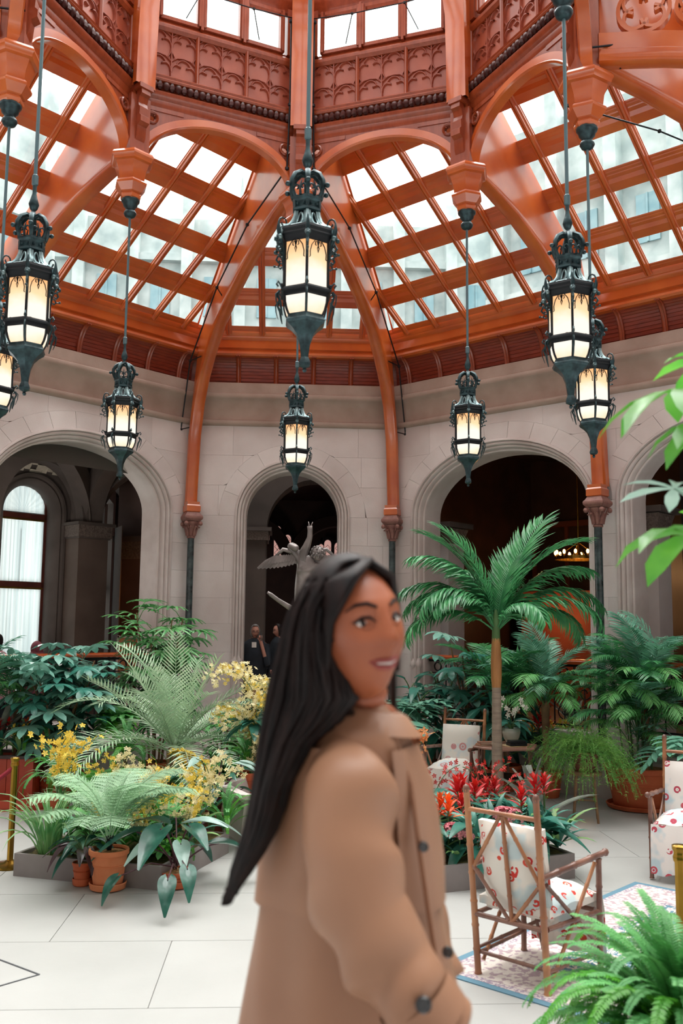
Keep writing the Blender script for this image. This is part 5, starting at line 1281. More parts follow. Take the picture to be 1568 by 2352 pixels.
for i, (u, v) in enumerate(((.03, .30), (.97, .12), (.70, .10), (.5, .08), (.93, .75), (.05, .75), (.3, .38), (.7, .5))):
    t = crown_plant('foliage_plant', ['leafy green plant at the left end of the right flower bed', 'grassy plant at the right front corner of the right flower bed', 'dark leafy plant in front of the pink begonia', 'low leafy plant at the front edge of the right flower bed', 'leafy plant at the far right corner of the right flower bed', 'leafy plant at the far left corner of the right flower bed', 'dark leafy plant between the red guzmanias at left', 'dark leafy plant between the red guzmanias at right'][i], 'plant', bedpt(u, v), DRK if i % 2 == 0 else BRM, 16, 'leaf', .06, (-.4, .5), (.8, 1.25), group='green plants in the right bed')
t = rosette('silver_bromeliad', 'large silver-grey bromeliad with wide strap leaves behind the red flower bed', 'plant', on(1228, 1925), VRI, 15, [], 0, .12, (.85, 1.2), tilt=(-.25, .25)); pot(t, .13, .16, TERRAD, False)
rosette('orange_orchid', 'orange orchid spray in front of the tall palm trunk', 'flower', bedpt(.30, .95), BRM, 8, SPO, 5, .12, (.8, 1), 1.55, fz=.12)
rosette('red_orchid', 'red orchid spray arching right of the silver bromeliad', 'flower', bedpt(.98, .92), BRM, 8, SPR, 4, .12, (.8, 1), 1.1)
rosette('red_orchid', 'red orchid spray close beside the woman’s sleeve', 'flower', bedpt(-.02, 1.05), BRM, 8, SPR, 4, .12, (.8, 1), 1.3)
rosette('red_orchid', 'thin red orchid against the base of the tall palm trunk', 'flower', bedpt(.55, 1.02), BRM, 8, SPR, 4, .12, (.8, 1), 1.1)
shrub('leafy_shrub', 'bright leafy shrub between the woman’s sleeve and the red flower bed', 'plant', bedpt(.10, .88, 0), [whorl(6, .10, .036, LF_MON, stalk=.1), whorl(7, .09, .034, LF_TEAL, stalk=.1)], 90, .62, .15, .2, spread=.32, stems=6, zlo=.15, sc=(.9, 1.3))
shrub('leafy_shrub', 'dark leafy shrub in the middle of the red flower bed', 'plant', bedpt(.5, .75, 0), [whorl(6, .10, .036, LF_TEAL, stalk=.1), whorl(7, .09, .034, LF_DARK, stalk=.1)], 70, .55, .15, .2, spread=.32, stems=6, zlo=.1, sc=(.9, 1.3))
# red boarded planter behind the table with bromeliads and ivy
rb = boxplanter('red_planter', 'red boarded planter box behind the hexagonal table', 'planter', on(1262, 1800)+V((.0, .15, 0)), .75, .9, .5, .42, REDBOX, True, SOIL); rbp = rb.location
for lab, dx_, dy_, fl_, fs_ in (('yellow and red bromeliad in the red planter behind the table', -.28, -.1, BRY, 1.3), ('deep red bromeliad in the middle of the red planter', -.05, -.05, BRF, 1.5), ('yellow bromeliad at the right of the red planter', .2, .05, BRY, 1.3)):
    rosette('bromeliad', lab, 'flower', (rbp.x+dx_, rbp.y+dy_, .36), BRM, 16, [fl_], 3, .10, (1, 1.3), fs_, 'bromeliads in the red planter', frad=.07)
crown_plant('fern', 'bright fern spreading over the left of the red planter', 'plant', (rbp.x-.35, rbp.y+.12, .36), FR_BOS, 22, 'frond', .08, (-.4, .5), (.9, 1.2))
crown_plant('dark_bromeliad', 'dark grey bromeliad with upright leaves above the asparagus fern', 'plant', (rbp.x+.45, rbp.y+.3, .0), VRI, 12, 'bromeliad_leaf', .62, (-.1, .3), (.8, 1.0), .15, .3, .04)
def ivy(name, label, loc, r, n, h, potr=None, L=.05, w=.045, mt=None, drop=.5):
    t = thing(name, label, 'plant', loc)
    if potr: pot(t, potr, potr*1.4, TERRA, False, z=max(0, h-potr*1.5))
    m = MB(); leaf_mass(m, (0, 0, h), (r, r, r*.6), n, L, w, .5)
    for i in range(n):
        a = R_.uniform(0, 2*pi); z = R_.uniform(-drop, .05); rr = r*(1+.12*sin(a*5))*R_.uniform(.75, 1.02); blade(m, (rr*cos(a), rr*sin(a), h+z), (cos(a)*.5, sin(a)*.5, -.7), (cos(a), sin(a), .5), L*R_.uniform(.7, 1.2), w, 2, fold=.1, wpos=.5)
    o = m.build('ivy_leaves', mt or LF_IVY, t, 0); o['kind'] = 'stuff'
    for i in range(7):
        a = i*.9; MB().tube([(r*.3*cos(a), r*.3*sin(a), h+.05), (r*.9*cos(a), r*.9*sin(a), h), (r*.97*cos(a), r*.97*sin(a), h-drop*.9)], .003, 4).build('trailing_stem', STEMG, t)
    return t
ivy('ivy', 'ivy trailing from the right corner of the red planter', (rbp.x+.18, rbp.y-.32, 0), .18, 200, .42, None, drop=.2)
# Boston fern in the right foreground
g = D(1568, 2375, 3.05); 
t = thing('boston_fern', 'large Boston fern filling the lower right corner', 'plant', (g.x, g.y, 0)); zf = g.z-.02
MB().lathe([(.20, 0), (.22, .02), (.05, .06), (.04, .35), (.16, zf-.25), (.2, zf-.05), (.21, zf), (.18, zf), (.17, zf-.05), (.01, zf-.06)], 20).build('urn', TERRAD, t)
place('frond', FR_BOS, t, 260, (0, 0, zf-.02), tilt=(-.6, .6), sc=(.65, 1.2), rad_=.05)
# umbrella leaves hanging in at the upper right
g = D(1790, 1300, 2.75); t = thing('rubber_tree', 'bright green compound leaves reaching in from the upper right edge', 'plant', (g.x, g.y, .35))
pot(t, .24, .35, TERRA, True); MB().tube([(0, 0, .3), (.03, 0, 1.2), (.0, .02, 2.35)], [.03, .025, .015], 8).build('trunk', TRUNKB, t)
BIG = [whorl(8, .30, .085, LF_BRIGHT, stalk=.32, droop=1.0), whorl(7, .28, .09, LF_BRIGHT, stalk=.30, droop=1.3)]; BIGP = [whorl(6, .28, .07, LF_ALOW, stalk=.3, droop=.5)]
def aimleaf(me, tip, base, s=1.0, roll=0.0):
    d = (V(tip)-V(base)); d.normalize(); x = d.cross(V((0, 0, 1))).normalized(); z = x.cross(d); mt = M((x, d, z)).transposed().to_4x4(); mt = M.Translation(V(base)) @ mt @ M.Rotation(roll, 4, 'Y') @ M.Diagonal((s, s, s, 1)); return mt
for (px, py, dd_, bz, me, s) in ((1590, 1000, 2.5, 2.2, BIG[0], .85), (1595, 1330, 2.45, 1.6, BIG[1], .85), (1545, 1190, 2.6, 1.8, BIGP[0], .6), (1640, 1060, 2.4, 2.0, BIG[1], .7), (1640, 900, 2.7, 2.2, BIG[0], .6), (1660, 1250, 2.7, 1.5, BIG[0], .6)):
    tp = D(px, py, dd_)-V(t.location); bs = V((0, .01, bz)); d_ = (tp-bs); s_ = s; L_ = d_.length
    c0 = tp-d_.normalized()*.28*s; MB().tube([bs, bs.lerp(c0, .5)+V((0, 0, .05)), c0], .006, 5).build('leaf_stalk', STEMG, t); link('compound_leaf', me, t, mtx=aimleaf(me, tp, c0, s))
# ---------------------------------------------------------------- left-hand plants
shrub('umbrella_plant', 'umbrella plant with pale glossy whorled leaves in front of the left handrail', 'plant', V((-2.6, 3.3, 0)), SCH, 120, 1.70, .2, .3, spread=.62, stems=6, zlo=.25, sc=(1.0, 1.45))
t = shrub('lady_palm', 'lady palm with fan leaves in front of the left of the two central columns', 'palm', V((-1.62, 4.2, 0)), FAN7, 130, 2.12, .2, .3, leaf='fan_leaf', spread=.5, stems=7, zlo=.25, sc=(.9, 1.25), tilt=(-.6, .2))
crown_plant('parlour_palm', 'dark green palm at the left edge below the handrail', 'palm', V((-3.45, 3.1, 0)), FR_BAM, 22, 'frond', .95, (-.5, .3), (.9, 1.25), .2, .3, .04)
crown_plant('parlour_palm', 'bright parlour palm behind the red flowers at the left', 'palm', V((-3.1, 3.5, 0)), FR_BAM, 20, 'frond', 1.0, (-.4, .3), (.8, 1.1), .2, .3, .04)
g = V((-1.2, 2.35, 0)); t = crown_plant('date_palm', 'pygmy date palm with silvery feathered fronds left of the woman’s hair', 'palm', g, FR_PYG, 38, 'frond', .66, (-1.0, .35), (1.0, 1.4), .2, .28, .06)
shrub('leafy_shrub', 'bright green bush between the date palm and the yellow orchids', 'plant', V((-.72, 3.5, 0)), [whorl(6, .12, .05, LF_FERN, stalk=.12), whorl(6, .11, .045, LF_FERN, stalk=.12)], 90, .95, .18, .25, spread=.38, stems=6, zlo=.15)
# red planter at the left edge with mixed flowers, ivy pot beside it
rb = boxplanter('red_planter', 'red boarded planter box at the left edge', 'planter', on(15, 1850)+V((-.12, .25, 0)), -.1, .8, .5, .52, REDBOX, True, SOIL); q = rb.location
for lab, dx_, dy_, fl_, fs_ in (('orange-red bromeliad in the left red planter', .28, -.05, BRO, 1.3), ('dark crimson bromeliad at the left edge of the left red planter', -.05, .0, BRF, 1.3), ('yellow bromeliad low in the left red planter', .22, -.22, BRY, 1.2)):
    rosette('bromeliad', lab, 'flower', (q.x+dx_, q.y+dy_, .46), [BRM[0], VRI[0]] if 'crimson' in lab else BRM, 14, [fl_], 3, .10, (.9, 1.2), fs_, 'bromeliads in the left red planter', frad=.07)
crown_plant('fern', 'fern spreading over the right of the left red planter', 'plant', (q.x+.32, q.y+.15, .46), FR_BOS, 22, 'frond', .06, (-.4, .5), (1.0, 1.3))
ivy('ivy', 'pale variegated ivy tumbling over a pot beside the left red planter', on(108, 1845)+V((0, .12, 0)), .17, 260, .66, .15, .042, .036, leafmat('variegated_ivy', '6f9a80', 'a8c4ac', rough=.5), .40)
t = thing('terracotta_pot', 'plain terracotta pot with saucer between the ivy and the date palm', 'pot', on(158, 1832)+V((0, .15, 0))); pot(t, .17, .32, TERRA, True); MB().tube([(0, 0, .3), (.01, 0, .9)], .012, 6).build('stem', TRUNKB, t); place('leaf', DRK, t, 14, (0, 0, .75), tilt=(-.5, .3), sc=(.9, 1.2), zr_=(-.2, .2))
t = thing('low_trough', 'low red wooden trough on the floor at the left edge', 'planter', on(5, 1862)+V((.1, .12, 0)), .25); MB().box((0, 0, .015), (.95, .34, .03)).box((0, -.16, .06), (.95, .02, .09)).box((0, .16, .06), (.95, .02, .09)).box((-.465, 0, .06), (.02, .32, .09)).box((.465, 0, .06), (.02, .32, .09)).build('trough', REDBOX, t, 0)
# left front island: low grey box full of plants
b0 = on(30, 2012); b1 = on(368, 2046); dxl = b1-b0; nl = V((-dxl.y, dxl.x, 0)).normalized(); dl = 1.25; bc = (b0+b1)/2+nl*dl/2
boxplanter('flower_bed_box', 'low grey boarded bed under the ferns and grasses at the left', 'planter', (bc.x, bc.y, 0), atan2(dxl.y, dxl.x), dxl.length, dl, .17, GREYBOX)
def bl2(u, v, z=.14): return b0+dxl*u+nl*dl*v+V((0, 0, z))
t = thing('grass_lily', 'arching strap-leaved grass plant at the left corner of the left bed', 'plant', bl2(.16, .12)); place('strap_leaf', GRS, t, 60, (0, 0, .0), tilt=(-.25, .3), sc=(.75, 1.15), rad_=.07)
rosette('yellow_orchid', 'tall yellow orchid rising over the grass plant at the left edge', 'flower', bl2(.04, .42), GRS, 8, [SPY[0]], 6, .3, (.6, .8), 1.15, fz=.08)
for i, (u, v, s_, nf, sc_) in enumerate(((.35, .35, 'daisy-yellow orchid behind the small dark pot', 4, .8), (.62, .55, 'pale yellow orchid behind the tree fern', 5, 1.0), (.85, .75, 'cream orchid at the far right of the left bed', 6, 1.1), (.50, .85, 'cream orchid in the middle of the left bed', 5, 1.0), (.97, .45, 'yellow and white orchid low behind the arrow-leaved plant', 5, .8), (.74, .25, 'yellow flowers just behind the light terracotta pot', 5, .65))):
    rosette('yellow_orchid', s_, 'flower', bl2(u, v), BRM, 10, SPY, nf, .10, (.7, 1), sc_, 'yellow orchids in the left bed')
for i, (u, v, s_) in enumerate(((.30, .62, 'soft green fern behind the grass plant'), (.55, .30, 'low green fern left of the light terracotta pot'), (.78, .50, 'green fern behind the arrow-leaved plant'), (.45, 1.0, 'green fern at the far edge of the left bed'), (.15, .8, 'green fern at the far left of the left bed'), (.95, 1.05, 'green fern at the far right corner of the left bed'))):
    crown_plant('fern', s_, 'plant', bl2(u, v), FR_BOS, 24, 'frond', .04, (-.3, .6), (.7, 1.05), group='ferns in the left bed')
FILL = [([whorl(6, .11, .045, LF_BRIGHT, stalk=.1), whorl(6, .10, .05, LF_FERN, stalk=.1)], 'leaf'), (FR_BOS, 'frond'), (GRS, 'strap_leaf'), ([heart(.16, .10, LF_FERN, stalk=.16, rise=1.1, bend=.8, droop=.7), heart(.14, .10, LF_MON, stalk=.14, rise=.9, bend=.8, droop=.8)], 'leaf')]
for i, (u, v, kk, n, sc_, lab) in enumerate(((.45, .15, 3, 24, .9, 'round-leaved green plant at the front of the left bed beside the light terracotta pot'), (.68, .42, 0, 26, 1.0, 'bright green leafy plant between the tree fern and the arrow-leaved plant'), (.28, .30, 3, 22, 1.0, 'green leafy plant between the grass plant and the dark-leaved pot'), (.88, .25, 0, 26, .9, 'low bright plant under the arrow-leaved plant at the right of the left bed'),
        (.55, .70, 1, 26, .9, 'fern in the middle of the left bed behind the tree fern'), (.78, .95, 2, 30, .7, 'grassy plant at the back right of the left bed'), (.25, .95, 0, 26, 1.1, 'leafy plant at the back left of the left bed'), (.08, .62, 2, 34, .7, 'grassy plant at the left edge of the left bed behind the brass post'))):
    crown_plant('foliage_plant', lab, 'plant', bl2(u, v), FILL[kk][0], n, FILL[kk][1], .08, (-.5, .6), (.8*sc_, 1.15*sc_), group='green fillers in the left bed')
for x, y, kk, n, zc, lab in ((-1.85, 1.95, 0, 60, .35, 'potted leafy plant behind the middle of the left bed'), (-2.35, 2.35, 1, 34, .35, 'potted fern behind the left end of the left bed'), (-1.3, 1.55, 3, 30, .28, 'potted round-leaved plant below the date palm'), (-.75, 2.0, 0, 60, .4, 'potted bright leafy plant right of the date palm trunk'), (-.45, 2.6, 1, 30, .5, 'potted fern below the orchid cascade'), (-1.75, 2.75, 1, 36, .55, 'tall potted fern left of the date palm trunk'), (-2.0, 3.6, 0, 70, .8, 'tall potted leafy plant between the umbrella plant and the lady palm')):
    crown_plant('potted_plant', lab, 'plant', V((x, y, 0)), FILL[kk][0], n, FILL[kk][1], zc, (-.7, .6), (1.0, 1.6) if kk != 1 else (.8, 1.15), .14, .22, .02)
for lab, u, v in (('yellow orchid spray above the light terracotta pot', .66, .60), ('pale orchid spray left of the golden flower spikes', .80, 1.15), ('yellow orchid at the back of the left bed below the ivy pot', .10, 1.05)):
    rosette('yellow_orchid', lab, 'flower', bl2(u, v), BRM, 8, SPY, 5, .14, (.7, 1), .95, 'yellow orchids in the left bed', fz=.08)
for i, (u, v, lab) in enumerate(((.62, .32, 'dark strap-leaved plant in the centre of the right flower bed'), (.80, .14, 'dark strap-leaved plant near the right front of the right flower bed'), (.90, .48, 'dark green plant at the right side of the right flower bed'), (.46, .55, 'dark green plant left of centre in the right flower bed'), (.75, .68, 'dark green plant towards the back right of the right flower bed'), (.33, .12, 'dark green plant at the front of the right flower bed behind the left chair post'))):
    crown_plant('foliage_plant', lab, 'plant', bedpt(u, v), BRM[:1]+DRK, 26, 'strap_leaf', .10, (-.5, .6), (.9, 1.3), group='green plants in the right bed')
rosette('guzmania', 'red guzmania at the far right of the right flower bed', 'flower', bedpt(.95, .22), BRM, 12, [BRF], 2, .16, (.9, 1.2), 1.5, 'red bromeliads in the right bed', fz=.04, frad=.06)
# tree fern in the light terracotta pot
def bip(L, mt):
    mb = MB(); N = 10; pts = curve_pts(L, 1.2, 1.5, N); mb.tube(pts, [.005*(1-.07*i) for i in range(N+1)], 4)
    for i in range(16):
        f = .25+.75*(i+.5)/16; q = f*N; j = min(int(q), N-1); p = pts[j].lerp(pts[j+1], q-j); tg = (pts[j+1]-pts[j]).normalized(); up = V((0, -tg.z, tg.y)); pl_ = L*.30*sin(pi*min(1, .25+.8*(1-f)))
        for sx in (-1, 1):
            d = (V((sx, 0, -.15))+tg*.45).normalized(); s2 = d.cross(up).normalized()
            for k in range(9):
                pp = p+d*pl_*(k+.5)/9; ww = pl_*.22*(1-.75*k/9)
                for sy in (-1, 1): mb.add([pp, pp+s2*sy*ww+d*ww*.3, pp+s2*sy*ww*.6+d*ww*.9], [(0, 1, 2)])
    return mb.mesh('frond', mt, 0)
BIP = [bip(.62, LF_TFERN), bip(.55, LF_TFERN)]
g = on(240, 2052); g.y += .12
t = crown_plant('tree_fern', 'young tree fern with pale lacy fronds in the light terracotta pot', 'plant', g, BIP, 16, 'frond', .36, (-.35, .25), (.9, 1.25), .148, .27, None, TERRAL, True)
m = MB()
for i in range(9): a = i*.7; m.tube([(.01*cos(a), .01*sin(a), .27), (.03*cos(a), .03*sin(a), .38)], .006, 5)
m.build('black_stalks', BLACK, t)
g = on(182, 2040); g.y += .08
t = crown_plant('dark_leaf_plant', 'dark purple-leaved plant in a small pot left of the light terracotta pot', 'plant', g, [heart(.20, .09, LF_PURP, stalk=.10, rise=1.0, bend=1.0, back=.1, droop=1.2), heart(.22, .08, LF_ALO, stalk=.12, rise=1.2, bend=1.0, back=.1, droop=1.0)], 16, 'leaf', .22, (-.4, .3), (.8, 1.1), .075, .15, None, TERRA, True)
g = on(400, 2045); g.y += .1
t = crown_plant('arrow_leaf_plant', 'arrow-leaved plant with purple stems in front of the left bed', 'plant', g, ALO, 13, 'arrow_leaf', .14, (-.35, .25), (.85, 1.2), .13, .10, None, TERRA, True)
for (tx, ty, dd_, s_) in ((268, 2015, 6.65, .62), (385, 2020, 6.35, .75), (430, 1995, 6.5, .7)):
    tp = D(tx, ty, dd_)-g; c0 = V((0, 0, .14)); mid = c0.lerp(tp, .45)+V((0, 0, .06)); d_ = (tp-c0).normalized(); MB().tube([c0, mid, tp], .005, 5).build('stem', STEMP, t)
    link('arrow_leaf', heart(.30, .17, LF_ALO, stalk=.01, rise=0, bend=0, stm=STEMP, droop=.9), t, mtx=aimleaf(None, tp, c0)@M.Identity(4) if False else M.Translation(tp) @ M.Rotation(atan2(-d_.x, d_.y), 4, 'Z') @ M.Rotation(-.5, 4, 'X') @ M.Diagonal((s_, s_, s_, 1)))
g = on(486, 1925); g.y += .15
t = crown_plant('purple_stem_plant', 'spreading plant with purple stems in a brown clay pot near the woman’s hair', 'plant', g, [heart(.2, .13, LF_ALO, stalk=.42, rise=1.2, bend=.8, stm=STEMP), heart(.22, .12, LF_ALOW, stalk=.5, rise=1.3, bend=.5, stm=STEMP)], 16, 'leaf', .22, (-.35, .15), (.8, 1.1), .17, .2, None, TERRAD, False)
MB().lathe([(.15, .0), (.19, .01), (.20, .045), (.17, .02)], 24).build('red_saucer', TERRA, t)
g = on(405, 1905); g.y += .15
t = rosette('yellow_bottlebrush_plant', 'plant with hanging golden flower spikes left of the woman’s hair', 'flower', g, GRS, 18, [], 0, .25, (.6, .9)); pot(t, .15, .2, TERRA, True)
def goldspike(pts, r, n, mt):
    m = MB(); m.tube(pts, r*.25, 5); m.m = 1
    for i in range(n):
        f = i/n*(len(pts)-1); j = min(int(f), len(pts)-2); p = V(pts[j]).lerp(V(pts[j+1]), f-j); d = V((R_.uniform(-1, 1), R_.uniform(-1, 1), R_.uniform(-1, 1))).normalized()
        blade(m, p, d, (0, 0, 1), r*1.0, r*.5, 2, fold=.2)
    return m
for k_, (a0, b0_) in enumerate((((450, 1712, 9.6), (378, 1765, 9.5)), ((440, 1725, 9.7), (405, 1810, 9.6)))):
    A_, B_ = D(*a0)-g, D(*b0_)-g; mid = (A_+B_)/2+V((-.10, 0, .12)); pts = [A_*(1-f)**2+mid*2*f*(1-f)+B_*f*f for f in [i/10 for i in range(11)]]
    pts = [V((.02, 0, .2)), V((.12, .02, .5))]+pts
    o = goldspike(pts[2:], .055, 260, FY).build('golden_spike', [STEMG, FY], t, 0); m = MB(); m.tube(pts[:3], .006, 5); m.build('spike_stalk', STEMG, t)
# tall cascade of cream and yellow orchids with ivy, half hidden by the woman
g = on(575, 1905); g.y += .3
t = rosette('orchid_cascade', 'tall cascade of cream and yellow orchids beside the woman’s hair', 'flower', g, DRK, 26, [], 0, .9, (.9, 1.2), tilt=(-.5, .5)); pot(t, .16, .5, TERRA, False)
MB().tube([(0, 0, .4), (0, 0, 1.3)], .02, 6).build('support', TRUNKB, t)
SPC = [spray(FC, .75, 1.35, 2.0, 60, .028, .25, .10), spray(FY, .7, 1.25, 2.3, 56, .026, .25, .10), spray(FC, .8, 1.1, 2.6, 64, .028, .2, .10)]
for i in range(18):
    a = rad(40+i*37.0); zz = .55+.05*i; link('flower_spray', SPC[i % 3], t, mtx=M.Translation((0, 0, zz*.9)) @ M.Rotation(a, 4, 'Z') @ M.Diagonal((.8, .8, .8, 1)))
ivy('ivy', 'dense blue-green ivy right beside the woman’s hair', on(600, 1880)+V((.10, .15, 0)), .22, 420, 1.05, .15, .06, .05, None, .7)
crown_plant('foliage_plant', 'pale leafy plant low between the orchid cascade and the floor', 'plant', on(560, 1850), ALO, 12, 'arrow_leaf', .25, (-.3, .3), (.6, .9), .14, .2)
# ---------------------------------------------------------------- furniture
def zat(p, py):               # height on the vertical line through p whose picture row is py
    v = V((p.x, p.y, 0))-CAM; k = (1176-py)/FPX
    # (v+z e).U = k (v+z e).F
    return (k*v.dot(_F)-v.dot(_U))/(_U.z-k*_F.z)
def floralmat(name, base, reds, blue, sc=12.0):
    m = bpy.data.materials.new(name); m.use_nodes = True; nt = m.node_tree; N = nt.nodes; L = nt.links; b = N['Principled BSDF']; b.inputs['Roughness'].default_value = .85
    tc = N.new('ShaderNodeTexCoord'); vo = N.new('ShaderNodeTexVoronoi'); vo.inputs['Scale'].default_value = sc; L.new(tc.outputs['Object'], vo.inputs['Vector'])
    r1 = N.new('ShaderNodeValToRGB'); r1.color_ramp.interpolation = 'CONSTANT'; e = r1.color_ramp.elements; e[0].position = 0; e[0].color = (1, 1, 1, 1); e[1].position = .10; e[1].color = (0, 0, 0, 1)
    for p_, v in ((.16, 1), (.30, 0)): q = e.new(p_); q.color = (v, v, v, 1)
    L.new(vo.outputs['Distance'], r1.inputs['Fac'])
    nz = N.new('ShaderNodeTexNoise'); nz.inputs['Scale'].default_value = sc*2.2; L.new(tc.outputs['Object'], nz.inputs['Vector'])
    gt = N.new('ShaderNodeMath'); gt.operation = 'GREATER_THAN'; gt.inputs[1].default_value = .42; L.new(nz.outputs['Fac'], gt.inputs[0])
    mu = N.new('ShaderNodeMath'); mu.operation = 'MULTIPLY'; L.new(r1.outputs['Color'], mu.inputs[0]); L.new(gt.outputs[0], mu.inputs[1])
    n2 = N.new('ShaderNodeTexNoise'); n2.inputs['Scale'].default_value = 6; L.new(tc.outputs['Object'], n2.inputs['Vector']); r2 = N.new('ShaderNodeValToRGB'); r2.color_ramp.elements[0].position = .52; r2.color_ramp.elements[1].position = .62; r2.color_ramp.elements[0].color = srgb(base); r2.color_ramp.elements[1].color = srgb(blue); L.new(n2.outputs['Fac'], r2.inputs['Fac'])
    mx = N.new('ShaderNodeMixRGB'); L.new(mu.outputs[0], mx.inputs['Fac']); L.new(r2.outputs['Color'], mx.inputs['Color1'])
    hs = N.new('ShaderNodeValToRGB'); hs.color_ramp.elements[0].color = srgb(reds[0]); hs.color_ramp.elements[1].color = srgb(reds[1]); L.new(vo.outputs['Color'], hs.inputs['Fac']); L.new(hs.outputs['Color'], mx.inputs['Color2'])
    L.new(mx.outputs['Color'], b.inputs['Base Color']); return m
CLOTH = floralmat('floral_slipcover', 'e6e0d6', ('c41f28', 'd9563e'), 'c3d4d6')
CLOTH2 = floralmat('faded_floral_slipcover', 'e4dfd6', ('c4888a', 'd4a8a4'), 'cdd8da', 7)
CLOTH3 = floralmat('plum_floral_slipcover', 'e2dcd6', ('a83a50', 'c4525a'), 'b9cbd0', 10)
def cane(par, a, b, r=.014, mt=None, nm='cane_bar', nodes=True):
    a, b = V(a), V(b); L_ = (b-a).length; n = max(1, int(L_/.13)); pts, rs = [], []
    for i in range(n+1):
        f = i/n; 
        for df, k in ((-.012, 1), (0, 1.22), (.012, 1)):
            g_ = f+df/L_
            if 0 <= g_ <= 1: pts.append(a.lerp(b, g_)); rs.append(r*k*(1 if nodes else 1))
    return MB().tube(pts, rs, 8).build(nm, mt or BAMBOO, par, 60)
def cushion(par, c, size, rot, mt, nm, puff=.035, drop=None):
    w, d, h = size; rows = []; n = 12
    m = MB(); top = []; bot = []
    for i in range(n+1):
        rt, rb = [], []
        for j in range(n+1):
            x, y = (i/n-.5)*w, (j/n-.5)*d; e = (1-abs(2*i/n-1)**4)*(1-abs(2*j/n-1)**4); wv = .006*sin(i*1.7+j*2.3)
            rt.append(V((x, y, h/2*(.35+.65*e)+puff*e+wv))); rb.append(V((x, y, -h/2*(.35+.65*e))))
        top.append(rt); bot.append(rb)
    m.grid(top); m.grid([r[::-1] for r in bot])
    for s in (0, n): m.grid([top[s], bot[s]]); m.grid([[r[s] for r in top], [r[s] for r in bot]])
    me = m.mesh(nm, mt, 60); return link(nm, me, par, mtx=M.Translation(V(c)) @ rot)
def rattan_chair(label, p0, ang, w=.47, d=.52, cl=CLOTH, lean=.10, H=.97, group='rattan garden chairs', cush=True):
    t = thing('rattan_armchair', label, 'chair', (p0.x, p0.y, .012), ang, group); hw = w/2
    P = {}
    for s, nm in ((-1, 'l'), (1, 'r')):
        top = V((s*hw*1.02, -lean, H)); P[nm] = (V((s*hw, 0, 0)), V((s*hw*1.01, -lean*.35, .40)), top)
        cane(t, P[nm][0], P[nm][1], .019, nm='back_post'); cane(t, P[nm][1], top, .018, nm='back_post'); MB().ball(top, .022, 8, (1, 1, 1.3)).build('finial', BAMBOOD, t, 180)
        f0, f1 = V((s*(hw+.03), d, 0)), V((s*(hw+.03), d, .62)); cane(t, f0, f1, .017, BAMBOOD, 'front_leg')
        a0 = V((s*(hw+.0), -lean*.55, .60)); a1 = V((s*(hw+.035), d+.07, .645)); cane(t, a0, a1, .018, BAMBOOD, 'armrest'); MB().ball(a1, .024, 8).build('finial', BAMBOOD, t, 180)
        cane(t, (s*(hw+.02), d*.95, .60), (s*hw, .05, .06), .011, nm='side_brace'); cane(t, (s*hw, 0, .56), (s*(hw+.03), d*.98, .14), .011, BAMBOOD, 'side_brace')
        cane(t, (s*hw, .0, .33), (s*(hw+.03), d, .33), .014, BAMBOOD, 'seat_rail'); cane(t, (s*hw, .0, .11), (s*(hw+.03), d, .11), .011, BAMBOOD, 'stretcher')
    def bk(x, z): return V((x*hw, -lean*.35-(z-.40)/(H-.40)*lean*.65 if z > .4 else -lean*.35*z/.4, z))
    cane(t, bk(-1, H-.11), bk(1, H-.11), .014, nm='top_rail'); cane(t, bk(-1, .33), bk(1, .33), .015, BAMBOOD, 'seat_rail'); cane(t, (-hw, 0, .12), (hw, 0, .12), .011, BAMBOOD, 'stretcher'); cane(t, (-hw, d, .33), (hw, d, .33), .014, BAMBOOD, 'seat_rail')
    cane(t, bk(.02, H-.12), bk(0.1, .33), .012, nm='back_splat'); cane(t, bk(-.04, H-.12), bk(-.98, .58), .011, nm='back_brace'); cane(t, bk(.06, H-.12), bk(.98, .56), .011, nm='back_brace')
    cane(t, bk(-.97, .60), bk(.02, .34), .011, BAMBOOD, 'back_brace'); cane(t, bk(.95, .56), bk(.14, .34), .011, nm='back_brace')
    cane(t, (-hw, 0, .14), (hw*.2, d*.6, .30), .010, BAMBOOD, 'under_brace'); cane(t, (hw, 0, .14), (-hw*.2, d*.6, .30), .010, BAMBOOD, 'under_brace')
    if cush:
        cushion(t, (0, .045, .60), (w*.93, .50, .10), M.Rotation(rad(90+9), 4, 'X'), cl, 'back_cushion')
        cushion(t, (0, d*.55, .40), (w*1.02, d*1.02, .12), M.Identity(4), cl, 'seat_cushion')
        m = MB(); rows = []
        for k_, (yy, z) in enumerate(((d+.05, .42), (d+.075, .32), (d+.08, .20), (d+.085, .05))): rows.append([V((-hw-.02+(w+.04)*i/20, yy+.012*sin(i*1.3)*(k_/3), z+.01*sin(i)*(k_ == 3))) for i in range(21)])
        m.grid(rows); rows = [[V((p.x, p.y-.015, p.z)) for p in r] for r in rows]; m.grid(rows); m.build('skirt', cl, t, 180)
    return t
p1, p2 = on(1098, 2240), on(1258, 2290); dd = p2-p1; ang = atan2(dd.y, dd.x)
rattan_chair('bamboo armchair with red floral cushion, seen from behind beside the woman', (p1+p2)/2, ang, w=dd.length, H=zat(p2, 1836))
F_, B_ = on(1466, 2083), on(1532, 1990); fv = (F_-B_).normalized(); ang = atan2(fv.y, fv.x)-pi/2
rv = V((cos(ang), sin(ang), 0)); p0 = B_-rv*(.25)
if (p0-CAM).x < (B_-CAM).x: p0 = B_+rv*.25
rattan_chair('bamboo armchair with plum floral cushions, cut by the right edge', p0, ang, .52, .5, CLOTH3, .14, 1.02)
rattan_chair('bamboo armchair with pale faded cushion, farther back beside the hexagonal table', V((1.93, 3.15, 0)), rad(180-28), .46, .50, CLOTH2, .12, 1.0)
